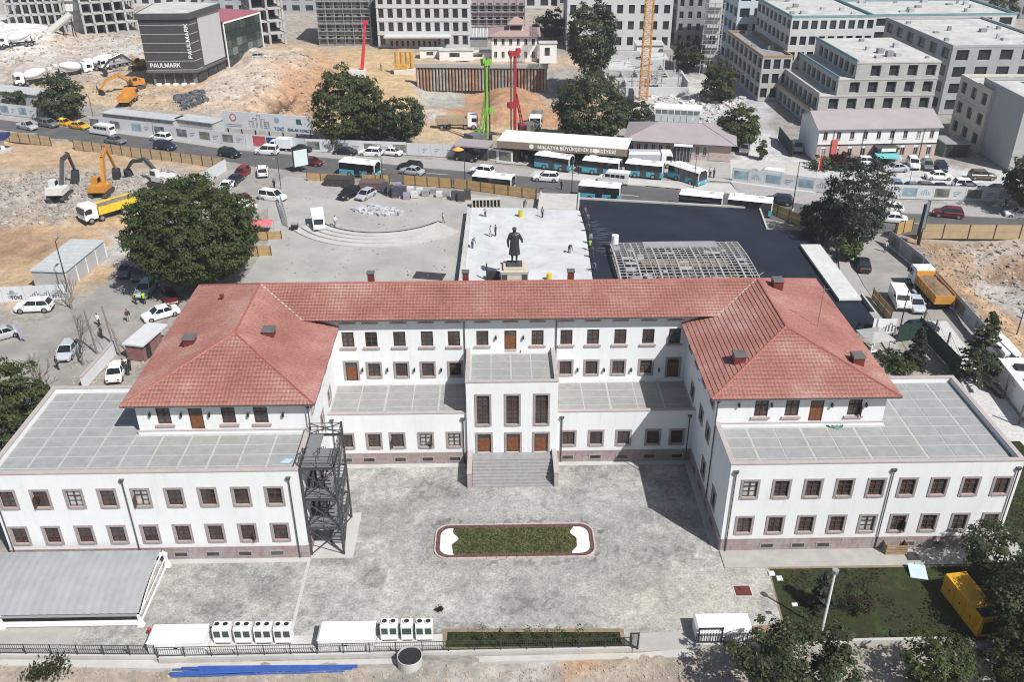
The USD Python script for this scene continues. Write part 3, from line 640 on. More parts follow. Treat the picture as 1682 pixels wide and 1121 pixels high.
put('roof_slope', tile_slope([(0, 0), (2*xa, 0), (2*xa+MAIN_D, math.hypot(MAIN_D, RIDGE-MEAVE)), (-MAIN_D, math.hypot(MAIN_D, RIDGE-MEAVE))], (-xa, yfr, MEAVE), XA, np.array([0, MAIN_D, RIDGE-MEAVE])/math.hypot(MAIN_D, RIDGE-MEAVE)), TILE, gov, kind='stuff', label='roof slope of red clay tiles in courses')
put('roof_slope', tile_slope([(0, 0), (2*xa, 0), (2*xa+MAIN_D, MAIN_D*1.118), (-MAIN_D, MAIN_D*1.118)], (xa, 2*YR-yfr, RIDGE-.5*MAIN_D), -XA, np.array([0, -1, .5])/1.118), TILE, gov, kind='stuff', label='roof slope of red clay tiles in courses')
c_ = MB()
for k in range(112): c_.tube((-XWI+k*.43, YR, RIDGE+.04), (-XWI+(k+1.1)*.43, YR, RIDGE+.04), .115, .095, 6)
put('ridge_cap', c_, CAP, gov)
put('eave', MB().box(-XI+.05, XI-.05, yfr+.03, YR, MEAVE-.17, MEAVE-.03), PLASTER, gov)
put('gutter', MB().bar((-XI, yfr-.02, MEAVE-.03), (XI, yfr-.02, MEAVE-.03), .11, .09), PIPE, gov)
for s in (-1, 1): put('valley', MB().bar((s*(XWI-MAIN_D), yfr+.05, MEAVE+.05), (s*XWI, YR, RIDGE+.05), .16, .04), mat('valley_lead', (.45, .43, .42), var=.1), gov)
# chimneys
def chimney(px_, py_, zguess, h=1.1, w=.95, tilt=None):
    P = at(px_, py_, zguess); x, y = P[0], P[1]; zb = zguess-.5
    c = put('chimney', MB().box(x-w/2, x+w/2, y-w/2, y+w/2, zb, zguess+h*.72), mat('chimney_red', (.13, .025, .02), rough=.6, var=.2), gov)
    put('chimney_cap', MB().frus(x-w/2-.09, x+w/2+.09, y-w/2-.09, y+w/2+.09, zguess+h*.72, x-w/2-.04, x+w/2+.04, y-w/2-.04, y+w/2+.04, zguess+h*.9), mat('chimney_cap', (.11, .105, .105), rough=.6, var=.15), c)
chimney(313, 566, 12.85, .95); chimney(443, 553, 13.3, .95); chimney(1213, 594, 12.75, .95); chimney(1407, 596, 12.6, .95); chimney(1276, 470, 14.0, .9)
for x in (610, 765, 937): 
    P = aty(x, 462, YR+1.3); c = put('chimney', MB().box(P[0]-.3, P[0]+.3, YR+.95, YR+1.55, 13.0, 14.85), _mats['chimney_red'], gov); put('chimney_cap', MB().box(P[0]-.38, P[0]+.38, YR+.87, YR+1.63, 14.85, 14.97), _mats['chimney_cap'], c)
P = at(365, 490, 13.3); put('vent', MB().tube(P-[0, 0, .3], P+[0, 0, .3], .16, n=8).tube(P+[0, 0, .3], P+[0, 0, .36], .24, n=8), _mats['chimney_red'], gov)
P = at(1342, 540, 13.0); put('antenna', MB().tube(P-[0, 0, .2], P+[0, 0, 4.3], .035, n=5).bar(P+[-.5, 0, 4.0], P+[.5, 0, 4.0], .03).bar(P+[-.3, 0, 3.6], P+[.3, 0, 3.6], .03), mat('galvanised', (.3, .3, .3), rough=.45, metal=.6), gov)
# downpipes with hopper heads
def downpipe(x, y, z0, z1, side=None):
    o = (0, -.09) if side is None else side
    b = MB().tube((x+o[0], y+o[1], z0), (x+o[0], y+o[1], z1-.25), .055, n=6); b.frus(x+o[0]-.08, x+o[0]+.08, y+o[1]-.08, y+o[1]+.08, z1-.27, x+o[0]-.2, x+o[0]+.2, y+o[1]-.12, y+o[1]+.12, z1)
    put('downpipe', b, PIPE, gov)
for x in (XL+.35, -30.7, -17.75, 17.45, 30.0, XR-.35): downpipe(x, YF-.03, .1, 8.35)
for x in (-XCB-.35, XCB+.45, -16.6, 16.5): downpipe(x, YL-.03, .1, 5.2)
for x in (-4.4, 4.35): downpipe(x, YC, ZT2, MEAVE-.2)
for s in (-1, 1): downpipe(s*XI, YU-.4, 1.2 if s > 0 else 8.9, 11.4, (-s*.1, 0))
LAMP = mat('lamp_black', (.02, .02, .022), rough=.4, var=.1)
def wall_lamp(fid, px_, py_):
    u, z = U_of(fid, px_, py_); O, U = FID[fid]
    put('wall_lamp', fbox(fbox(MB(), O, U, u-.03, u+.03, z+.05, z+.12, 0, .22), O, U, u-.08, u+.08, z-.24, z+.05, .1, .26), LAMP, gov)
for x in (107, 230, 363, 495, 1168, 1298, 1432, 1568): wall_lamp('up', 560+x/3.004, 500+318/3.004)
for x in (765, 900): wall_lamp('up', 560+x/3.004, 500+158/3.004)
for x in (740, 895, 1033, 1225, 1397): wall_lamp('uL', x/3.004, 500+538/3.004)
for x in (280, 440, 737, 905): wall_lamp('uR', 1120+x/2.993, 500+489/2.993)
# entrance steps
GRAN = mat('grey_granite', (.25, .25, .25), rough=.7, var=.12, scale=2.5); GRAND = mat('dark_granite', (.20, .19, .19), rough=.7, var=.12)
zp = 1.38
put('landing', MB().box(-3.75, 3.75, 68.35, YCB-.01, 0, zp), GRAN, gov)
for k in range(8):
    z1 = zp*(8-k)/9; put('step', MB().box(-3.72, 3.72, 68.35-(k+1)*.30, 68.35-k*.30+.0, 0, z1-.002*k), GRAN, gov)
for s in (-1, 1):
    a, b = (-4.15, -3.76) if s < 0 else (3.76, 4.15)
    put('cheek_wall', MB().box(a, b, 65.85, YCB-.02, 0, 1.62), mat('cheek_pink', (.36, .31, .30), var=.1), gov)
    put('cheek_coping', MB().box(a-.03, b+.03, 65.8, YCB-.02, 1.62, 1.70), COPE, gov)
for s in (-1, 1): put('wall', MB().box(min(s*XI, s*19.6), max(s*XI, s*19.6), YC, YC+.2, EAVE-.3, MEAVE-.05), PLASTER, gov)
# fire escape
esc = thing('fire_escape', 'black steel fire escape stair tower at the inner corner of the left wing', 'fire escape')
ex0, ex1, ey0, ey1 = -16.85, -14.2, 57.35, 62.0
STEEL = mat('black_steel', (.05, .052, .058), rough=.5, var=.2, scale=3); GRATE = mat('steel_grating', (.17, .175, .19), rough=.55, var=.15, scale=6)
levels = [2.95, 5.9, 8.95]
for x in (ex0, ex1):
    for y in (ey0, ey1): put('post', MB().bar((x, y, .0), (x, y, 9.0 if y == ey0 or x == ex0 else 10.1), .17), STEEL, esc)
def rail(p, q, parent, h=1.05):
    b = MB(); p, q = np.array(p, float), np.array(q, float); n = max(1, int(np.linalg.norm(q-p)/1.1))
    for k in range(n+1): r = p+(q-p)*k/n; b.bar(r, r+[0, 0, h], .045)
    for f in (.35, .68, 1): b.bar(p+[0, 0, h*f], q+[0, 0, h*f], .045)
    return put('railing', b, STEEL, parent)
for i, z in enumerate(levels):
    put('beam', MB().bar((ex0, ey0, z-.1), (ex1, ey0, z-.1), .12, .2).bar((ex0, ey1, z-.1), (ex1, ey1, z-.1), .12, .2).bar((ex0, ey0, z-.1), (ex0, ey1, z-.1), .12, .2).bar((ex1, ey0, z-.1), (ex1, ey1, z-.1), .12, .2), STEEL, esc)
    if i < 2:
        pl = put('landing', MB().box(ex0, ex1, ey0, ey0+1.15, z-.06, z), GRATE, esc); rail((ex0, ey0, z), (ex1, ey0, z), pl); rail((ex1, ey0, z), (ex1, ey0+1.1, z), pl)
        pl = put('landing', MB().box(ex0, ex1, ey1-1.15, ey1, z-1.53, z-1.47), GRATE, esc); rail((ex1, ey1, z-1.5), (ex0, ey1, z-1.5), pl); rail((ex1, ey1-1.1, z-1.5), (ex1, ey1, z-1.5), pl)
    else:
        pl = put('landing', MB().box(ex0-.1, ex1, ey0, ey0+2.6, z-.06, z).box(ex0-.1, -15.7, ey0+2.6, ey1, z-.061, z-.001), GRATE, esc)
        rail((ex0, ey0, z), (ex1, ey0, z), pl); rail((ex1, ey0, z), (ex1, ey1, z), pl); rail((ex0, ey1, z), (ex1, ey1, z), pl); rail((ex0+.1, ey0, z), (ex0+.1, ey0+1.3, z), pl)
        pl = put('landing', MB().box(ex0, ex1, ey1-1.15, ey1, z-1.53, z-1.47), GRATE, esc)
def flight(xc_, ya, za, yb, zb):
    b = MB(); n = 9
    for sx in (-.55, .55): b.obox((xc_+sx-.03, ya, za-.28), (.06, 0, 0), (0, yb-ya, zb-za), (0, 0, .28))
    f = put('flight', b, STEEL, esc)
    for k in range(1, n): t = k/n; y = ya+(yb-ya)*t; z = za+(zb-za)*t; put('tread', MB().box(xc_-.52, xc_+.52, y-.14, y+.14, z-.03, z), GRATE, f)
    r = MB()
    for sx in (-.58, .58):
        r.bar((xc_+sx, ya, za+1), (xc_+sx, yb, zb+1), .05); r.bar((xc_+sx, ya, za+.55), (xc_+sx, yb, zb+.55), .035)
        for t in (0, .33, .66, 1): y = ya+(yb-ya)*t; z = za+(zb-za)*t; r.bar((xc_+sx, y, z), (xc_+sx, y, z+1), .04)
    put('handrail', r, STEEL, f)
lx, rx = ex0+.68, ex1-.68
for i in range(3):
    z0 = 0 if i == 0 else levels[i-1]; z1 = levels[i]; zm = z1-1.5
    flight(rx, ey0+1.15, z0, ey1-1.15, zm); flight(lx, ey1-1.15, zm, ey0+1.15, z1)
for i, z in enumerate([0]+levels[:2]):
    zt = levels[i]-.2
    put('brace', MB().bar((ex0, ey0, z+.1), (ex1, ey0, zt), .07).bar((ex1, ey0, z+.1), (ex0, ey0, zt), .07).bar((ex1, ey0, z+.1), (ex1, ey1, zt), .07).bar((ex1, ey1, z+.1), (ex1, ey0, zt), .07), STEEL, esc)
put('brace', MB().bar((ex0, ey1, 9.0), (ex1, ey1, 10), .06).bar((ex1, ey1, 9.0), (ex0, ey1, 10), .06), STEEL, esc)
put('escape_pad', MB().box(-16.9, -13.4, 56.9, 62.6, -.1, .06), CONCW, kind='structure')
# ================================================================ TREES AND PLANTS
def leaf_mat(name, dark, mid_, light):
    return custom(name, {'g': ('geometry', {}), 'n': ('noise_texture', dict(scale=.55, detail=3.0)), 'r': ('rgb_ramp', dict(ramp=[(.25, dark), (.5, mid_), (.78, light)])),
        'a': ('math', dict(math_type='multiply_add', value2=.55, value3=-.05)), 'b': ('math', dict(math_type='multiply_add', value2=.55)),
        'p': ('principled_bsdf', dict(roughness=.55, specular_ior_level=.3)), 't': ('translucent_bsdf', {}), 'x': ('mix_closure', dict(fac=.48))},
        [('g.position', 'n.vector'), ('g.random_per_island', 'b.value1'), ('n.fac', 'a.value1'), ('a.value', 'b.value3'), ('b.value', 'r.fac'), ('r.color', 'p.base_color'), ('r.color', 't.color'), ('p.BSDF', 'x.closure1'), ('t.BSDF', 'x.closure2')], 'x.closure')
LEAF = leaf_mat('leaf_green', (.070, .095, .030), (.165, .205, .075), (.33, .36, .17))
LEAFD = leaf_mat('leaf_dark', (.065, .085, .038), (.165, .195, .092), (.31, .335, .19))
LEAFL = leaf_mat('leaf_light', (.07, .10, .03), (.15, .19, .06), (.30, .33, .13))
LEAFY = leaf_mat('leaf_olive', (.045, .05, .018), (.09, .095, .033), (.19, .17, .06))
LEAFB = leaf_mat('leaf_bluish', (.042, .058, .038), (.098, .122, .085), (.21, .23, .17))
LEAFR = leaf_mat('leaf_red', (.05, .008, .010), (.11, .016, .02), (.2, .04, .045))
BARK = mat('bark', (.075, .06, .048), rough=.9, var=.3, scale=4); TWIG = mat('grey_twig', (.19, .165, .145), rough=.9, var=.2, scale=3)
def leaf_quads(C, N, size, r):
    """Bent leaf quads at the points C facing about N."""
    n = len(C); a = np.cross(N, r.normal(size=(n, 3))); a /= np.linalg.norm(a, axis=1, keepdims=True)+1e-9; b = np.cross(N, a)
    s = size*r.uniform(.6, 1.35, (n, 1)); w = .62
    v = np.stack([C-a*s, C+b*s*w-N*s*.12, C+a*s, C-b*s*w+N*s*.1], 1).reshape(-1, 3); i = np.arange(n)[:, None]*4
    return v, np.vstack([i+[0, 1, 2], i+[0, 2, 3]])
def crown_points(shape, n_clump, per, clump_r, r, inner=.55):
    """shape(u, v): unit-sphere direction -> outline point; clumps sit between inner and 1 of it."""
    d = r.normal(size=(n_clump, 3)); d /= np.linalg.norm(d, axis=1, keepdims=True)
    k = np.where(r.random(n_clump) < .78, r.uniform(.82, 1.02, n_clump), r.uniform(inner, .85, n_clump))[:, None]
    cc = shape(d)*k; cr = clump_r*r.uniform(.6, 1.3, n_clump)
    e = r.normal(size=(n_clump, per, 3)); e /= np.linalg.norm(e, axis=2, keepdims=True)
    e[..., 2] = np.abs(e[..., 2])*1.0-.35*(r.random((n_clump, per)) < .4)
    q = e*(r.random((n_clump, per, 1))**.35)*cr[:, None, None]; q[..., 2] *= .75
    P = (cc[:, None]+q).reshape(-1, 3); N = (e+.5*d[:, None]+[0, 0, .45]).reshape(-1, 3)+r.normal(size=(n_clump*per, 3))*.45
    return P, N/np.linalg.norm(N, axis=1, keepdims=True), cc
def tree_parts(t, h, trunk_h, rx, rz, n_clump, per, clump_r, leaf, mleaf, seed, lobes=.18, ry=None, taper=0.0, trunk_r=.3, limbs=9, bark=None):
    r = np.random.default_rng(seed); cz = h-rz; ry = ry or rx; off = r.uniform(0, 50, 3)
    def shape(d):
        m = 1+lobes*2*(meshkit.fbm(d*1.9+off, 3, seed)-.5)*1.6
        k = 1-taper*np.clip(d[:, 2], -1, 1)
        return np.stack([d[:, 0]*rx*m*k, d[:, 1]*ry*m*k, cz+d[:, 2]*rz*m], 1)
    P, N, cc = crown_points(shape, n_clump, per, clump_r, r)
    P[:, 2] = np.maximum(P[:, 2], .25)
    v, f = leaf_quads(P, N, leaf, r)
    tr = MB(); top = np.array([r.normal()*.2, r.normal()*.2, cz+rz*.3]); mid_ = np.array([0, 0, trunk_h])
    tr.tube((0, 0, -.3), mid_*.5, trunk_r*1.25, trunk_r, 8); tr.tube(mid_*.5, mid_, trunk_r, trunk_r*.8, 8); tr.tube(mid_, top, trunk_r*.8, trunk_r*.15, 6)
    for k in range(limbs):
        tgt = cc[r.integers(len(cc))]*np.array([.85, .85, 1]); st = mid_+(top-mid_)*r.uniform(0, .6); m_ = (st+tgt)/2+[0, 0, .15*rz]
        tr.tube(st, m_, trunk_r*.42, trunk_r*.25, 5); tr.tube(m_, tgt, trunk_r*.25, trunk_r*.06, 5)
    put('trunk', tr, bark or BARK, t); put('crown', (v, f), mleaf, t)
def tree_kind(name, **k): return Kind(name, 'tree', lambda t: tree_parts(t, **k))
def bare_tree(t, h, seed, spread=.5):
    r = np.random.default_rng(seed); b = MB(); b.tube((0, 0, -.3), (0, 0, h*.28), .14, .11, 6)
    def grow(p, d, L, rad, dep):
        q = p+d*L; b.tube(p, q, rad, rad*.6, 5 if dep < 2 else 3, cap=False)
        if dep >= 4: return
        for k in range(4 if dep == 0 else 3):
            e = d+r.normal(size=3)*spread*(.55 if dep else .8)+[0, 0, .18]; e /= np.linalg.norm(e); grow(q-d*L*r.uniform(0, .35), e, L*r.uniform(.6, .85), rad*.55, dep+1)
    for k in range(5):
        e = np.array([r.normal()*.35, r.normal()*.35, 1.0]); e /= np.linalg.norm(e); grow(np.array([0, 0, h*.28]), e, h*.3, .085, 1)
    put('trunk', MB().tube((0, 0, -.3), (0, 0, h*.3), .15, .12, 7), TWIG, t); put('branches', b, TWIG, t)
def conifer(t, h, r0, seed, mleaf, n=1600):
    r = np.random.default_rng(seed); Ps, Ns = [], []; tr = MB().tube((0, 0, -.3), (0, 0, h), .16, .02, 6)
    nb = 75
    for k in range(nb):
        z = h*(.08+.9*k/nb); L = r0*(1-z/h)**.85*r.uniform(.65, 1.1)+.12; a = r.uniform(0, 2*PI); d = np.array([math.cos(a), math.sin(a), 0])
        tip = np.array([0, 0, z])+d*L+[0, 0, -.16*L]; tr.tube((0, 0, z), tip, .035, .01, 4, cap=False)
        m = max(6, int(n/nb*(1-z/h+.25)*1.3)); q = r.uniform(.15, 1.05, (m, 1)); C = np.array([0, 0, z])+(tip-[0, 0, z])*q+r.normal(size=(m, 3))*[.16, .16, .09]*(1.15-q*.5)
        Ps.append(C); Ns.append(np.tile([0, 0, 1.0], (m, 1))+d*.4+r.normal(size=(m, 3))*.45)
    P, N = np.vstack(Ps), np.vstack(Ns); N /= np.linalg.norm(N, axis=1, keepdims=True); v, f = leaf_quads(P, N, .17, r)
    put('trunk', tr, BARK, t); put('crown', (v, f), mleaf, t)
def tuft(n, rad, h, seed, leaf=.1):
    r = np.random.default_rng(seed); P = np.column_stack([r.normal(size=(n, 2))*rad*.5, r.uniform(.03, h, n)]); N = r.normal(size=(n, 3))+[0, 0, .8]; N /= np.linalg.norm(N, axis=1, keepdims=True)
    return leaf_quads(P, N, leaf, r)

# ================================================================ VEHICLES (front towards +x, wheels on z = 0)
RUBBER = mat('tyre', (.018, .018, .018), rough=.85, var=.2); RIM = mat('wheel_rim', (.30, .30, .31), rough=.35, var=.1, metal=.5)
CGLASS = mat('car_glass', (.012, .014, .017), rough=.06, var=.2, spec=.9); HEADL = mat('headlamp', (.62, .63, .64), rough=.12, var=.05, spec=.8); TAILL = mat('tail_lamp', (.22, .012, .012), rough=.2, var=.05)
TRIM = mat('black_trim', (.02, .02, .022), rough=.6, var=.1)
CAR_COL = dict(white=(.72, .73, .73), silver=(.36, .37, .39), grey=(.13, .135, .145), black=(.014, .014, .017), navy=(.016, .022, .05), blue=(.13, .18, .26), red=(.19, .012, .014), maroon=(.10, .014, .018), yellow=(.60, .30, .015), bluegrey=(.40, .44, .47), brown=(.12, .09, .07), green=(.05, .12, .09))
def wheel(t, x, y, r, w=.22, n=12):
    s = 1 if y > 0 else -1; o = put('wheel', MB().tube((x, y-w/2, r), (x, y+w/2, r), r, n=n), RUBBER, t)
    put('rim', MB().tube((x, y+s*(w/2-.01), r), (x, y+s*(w/2+.012), r), r*.62, n=8), RIM, o)
def car_body(t, col, L=4.5, W=1.78, H=1.46, hood=1.15, boot=.75, ws=.75, rs=.65, belt=.92, wr=.32, gc=.2, box=False):
    m = paint(col, CAR_COL[col]); hl, hw = L/2, W/2; b = MB()
    # lower body: cross-sections along the length, wide at the belt, drawn in at the bumpers
    xs = [-hl, -hl+.12, -hl+.5, -hl+boot, 0, hl-hood, hl-.55, hl-.12, hl]; bt = [belt-.16, belt-.04, belt, belt+.01, belt, belt-.01, belt-.10, belt-.2, belt-.34]
    wd = [.80, .92, .98, 1, 1, 1, .98, .9, .74]
    if box: bt = [belt, belt, belt, belt, belt, belt-.01, belt-.05, belt-.14, belt-.28]; wd = [.93, .97, 1, 1, 1, 1, .98, .92, .8]
    rings = []
    for x, z, k in zip(xs, bt, wd):
        w = hw*k; g = gc+(.1 if abs(x) > hl-.05 else 0); rings.append([(x, -w*.93, g), (x, w*.93, g), (x, w, g+.28), (x, w*.99, z-.12), (x, w*.88, z), (x, -w*.88, z), (x, -w*.99, z-.12), (x, -w, g+.28)])
    b.loft(rings); body = put('body', b, m, t, smooth=35)
    x0, x1 = -hl+boot-.02, hl-hood+.02; tx0, tx1 = x0+rs, x1-ws; w0, w1 = hw*.9, hw*.72
    put('window_glass', MB().frus(x0, x1, -w0, w0, belt-.02, tx0, tx1, -w1, w1, H-.06), CGLASS, t)
    rf = MB().frus(tx0-.06, tx1+.06, -w1-.02, w1+.02, H-.075, tx0+.1, tx1-.12, -w1+.1, w1-.1, H)
    for s in (-1, 1):
        for (xa, xb) in ((x0, tx0), (x1, tx1), ((x0+x1)/2-.05, (tx0+tx1)/2)): rf.bar((xa, s*w0, belt-.02), (xb, s*(w1+.01), H-.06), .075, .05)
    put('roof', rf, m, t)
    for sx in (hl-.82, -hl+.78):
        for s in (-1, 1): wheel(t, sx, s*(hw-.11), wr)
    for s in (-1, 1):
        put('headlight', MB().box(hl-.16, hl-.02, s*hw*.62-.17, s*hw*.62+.17, belt-.36, belt-.24), HEADL, t); put('tail_light', MB().box(-hl-.006, -hl+.1, s*hw*.66-.13, s*hw*.66+.13, belt-.36, belt-.2), TAILL, t)
        put('mirror', MB().box(x1-.42, x1-.26, s*hw*1.0-.02-(.0 if s > 0 else .12), s*hw*1.0+.02+(.12 if s > 0 else 0), belt, belt+.12), m, t)
    put('bumper', MB().box(hl-.06, hl+.02, -hw*.7, hw*.7, gc+.05, gc+.2).box(-hl-.02, -hl+.05, -hw*.75, hw*.75, gc+.05, gc+.2), TRIM, t)
    return body
CARS = dict(sedan=dict(), hatch=dict(L=4.1, boot=.18, rs=.5, hood=1.0, H=1.5), suv=dict(L=4.5, W=1.86, H=1.68, boot=.15, rs=.42, hood=1.15, belt=1.05, wr=.37, gc=.26), taxi=dict(), van=dict(L=4.4, W=1.8, H=1.85, boot=.05, rs=.12, hood=.9, ws=.75, belt=1.08, wr=.32, box=True), pickup=dict(L=4.8, W=1.85, H=1.72, boot=1.7, rs=.3, hood=1.25, belt=1.02, wr=.38, box=True))
_car = {}
CATS = dict(sedan='car', hatch='car', suv='car', taxi='taxi', van='van', pickup='pickup truck')
def car(kind, col, label, px, py, ang=None, to=None, group=None, z=0.0):
    """ang: heading in the world (radians); to: photograph point the bonnet looks towards."""
    P = at(px, py, z)
    if to is not None: Q = at(*to, z); ang = math.atan2(Q[1]-P[1], Q[0]-P[0])
    k = (kind, col)
    if k not in _car:
        def build(t, kind=kind, col=col):
            car_body(t, col, **CARS[kind])
            if kind == 'taxi': put('roof_sign', MB().box(-.15, .1, -.3, .3, 1.46, 1.62), mat('taxi_sign', (.7, .66, .4), var=.03), t)
        _car[k] = Kind({'hatch': 'parked_car', 'sedan': 'parked_car', 'suv': 'parked_car', 'van': 'small_van', 'taxi': 'taxi', 'pickup': 'pickup_truck'}[kind], CATS[kind], build)
    return _car[k](label, (P[0], P[1], z), ang, group)
def van_body(t, col=(.66, .67, .68), L=4.7, H=2.0, windows=False, boxvan=False):
    m = mat('van_white', col, rough=.3, var=.06, scale=1.5); hw = .88; hl = L/2
    if boxvan:
        put('body', MB().xz([(hl-1.75, .35), (hl, .35), (hl, 1.05), (hl-.35, 1.25), (hl-.75, 2.0), (hl-1.75, 2.05)], -.85, .85), m, t)
        put('cargo_box', MB().box(-hl, hl-1.8, -.95, .95, .72, 2.45), mat('cargo_box_grey', (.62, .64, .66), rough=.4, var=.05), t); put('chassis', MB().box(-hl, hl-1.7, -.45, .45, .4, .72), TRIM, t)
        put('windscreen', MB().obox((hl-.34, -.7, 1.27), (-.38, 0, .68), (0, 1.4, 0), (.03, 0, .02)), CGLASS, t)
        for s in (-1, 1): put('side_window', MB().box(hl-1.5, hl-.75, s*.855-.012, s*.855+.012, 1.3, 1.85), CGLASS, t)
    else:
        prof = [(-hl, .35), (hl, .35), (hl+.02, .8), (hl-.08, 1.05), (hl-.85, 1.25), (hl-1.35, H-.12), (hl-1.6, H), (-hl+.06, H), (-hl, H-.1)]
        put('body', MB().xz(prof, -hw, hw), m, t)
        put('windscreen', MB().obox((hl-.86, -.75, 1.3), (-.44, 0, H-1.5), (0, 1.5, 0), (.03, 0, .02)), CGLASS, t)
        wl = [(hl-1.25, hl-2.1)]+([(hl-2.2-k*.85, hl-2.95-k*.85) for k in range(int((L-2.6)/.85))] if windows else [])
        for s in (-1, 1):
            for a, b in wl: put('side_window', MB().box(b, a, s*hw-.015, s*hw+.015, 1.3, min(H-.35, 1.95)), CGLASS, t)
        put('rear_window', MB().box(-hl-.012, -hl+.02, -.7, .7, 1.3, H-.35), CGLASS, t)
    for sx in (hl-.9, -hl+1.0):
        for s in (-1, 1): wheel(t, sx, s*(hw-.12), .34)
    for s in (-1, 1): put('headlight', MB().box(hl-.12, hl+.03, s*.64-.15, s*.64+.15, .85, 1.02), HEADL, t); put('tail_light', MB().box(-hl-.02, -hl+.03, s*.78-.06, s*.78+.06, .8, 1.2), TAILL, t)
    put('bumper', MB().box(hl-.04, hl+.06, -.8, .8, .38, .62), TRIM, t)
BUSB = mat('bus_turquoise', (.07, .30, .40), rough=.35, var=.06); BUSW = mat('bus_white', (.76, .77, .77), rough=.4, var=.04)
def bus_body(t, L=6.7, H=2.75, low=None):
    hl, hw = L/2, 1.2
    put('lower_body', MB().box(-hl, hl, -hw, hw, .32, 1.25), low or BUSB, t); put('window_band', MB().box(-hl+.03, hl-.03, -hw+.015, hw-.015, 1.25, 2.45), CGLASS, t)
    put('roof', MB().frus(-hl, hl, -hw, hw, 2.45, -hl+.1, hl-.1, -hw+.15, hw-.15, H-.08).frus(-hl+.1, hl-.1, -hw+.15, hw-.15, H-.08, -hl+.3, hl-.3, -hw+.4, hw-.4, H), BUSW, t)
    put('roof_hatch', MB().box(-.6, .5, -.45, .45, H, H+.14), BUSW, t); put('roof_hatch', MB().box(hl-2.2, hl-1.4, -.35, .35, H-.01, H+.1), mat('hatch_grey', (.4, .4, .4), var=.05), t); put('air_conditioner', MB().frus(-hl+.9, -hl+2.5, -.8, .8, H-.02, -hl+1.0, -hl+2.4, -.7, .7, H+.2), BUSW, t)
    put('front_pillar', MB().box(hl-.16, hl+.005, -hw-.004, -hw+.1, 1.2, 2.5).box(hl-.16, hl+.005, hw-.1, hw+.004, 1.2, 2.5), BUSW, t)
    put('windscreen', MB().box(hl-.02, hl+.02, -hw+.12, hw-.12, 1.05, 2.4), CGLASS, t); put('destination_sign', MB().box(hl+.0, hl+.025, -.7, .7, 2.46, 2.7), TRIM, t)
    for k in range(4):
        x = -hl+1.1+k*(L-2)/4
        for s in (-1, 1): put('window_post', MB().box(x, x+.09, s*(hw-.005)-.02, s*(hw-.005)+.02, 1.25, 2.45), TRIM, t)
    put('door', MB().box(hl-1.5, hl-.5, -hw-.012, -hw+.02, .4, 2.4), CGLASS, t); put('door', MB().box(-.6, .5, -hw-.012, -hw+.02, .4, 2.4), CGLASS, t)
    for sx in (hl-1.7, -hl+1.9):
        for s in (-1, 1): wheel(t, sx, s*(hw-.1), .45, .26)
    for s in (-1, 1): put('headlight', MB().box(hl-.03, hl+.03, s*.9-.18, s*.9+.18, .65, .85), HEADL, t); put('tail_light', MB().box(-hl-.02, -hl+.03, s*1.05-.07, s*1.05+.07, .7, 1.1), TAILL, t)
def truck_base(t, L, cabcol, axles, cab_h=2.9, cab_l=2.1):
    hl = L/2; x1 = hl; x0 = hl-cab_l; m = mat('cab_'+cabcol, dict(white=(.72, .73, .73), orange=(.55, .22, .04), grey=(.35, .36, .37))[cabcol], rough=.35, var=.05)
    put('cab', MB().xz([(x0, .7), (x1, .7), (x1+.03, 1.5), (x1-.18, cab_h-.25), (x1-.45, cab_h), (x0, cab_h)], -1.2, 1.2), m, t)
    put('windscreen', MB().obox((x1+.035, -1.05, 1.55), (-.17, 0, .95), (0, 2.1, 0), (.03, 0, 0)), CGLASS, t)
    for s in (-1, 1): put('side_window', MB().box(x0+.85, x1-.3, s*1.2-.015, s*1.2+.015, 1.6, 2.4), CGLASS, t); put('headlight', MB().box(x1-.02, x1+.05, s*.85-.2, s*.85+.2, .8, 1.0), HEADL, t); put('mirror', MB().box(x1-.2, x1-.08, s*1.38-.12, s*1.38+.12, 1.7, 2.3), TRIM, t)
    put('bumper', MB().box(x1-.1, x1+.1, -1.2, 1.2, .42, .72), TRIM, t); put('chassis', MB().box(-hl, x1-.3, -.45, .45, .65, .95), TRIM, t)
    for ax in axles:
        for s in (-1, 1): wheel(t, ax, s*1.05, .5, .35)
    return x0
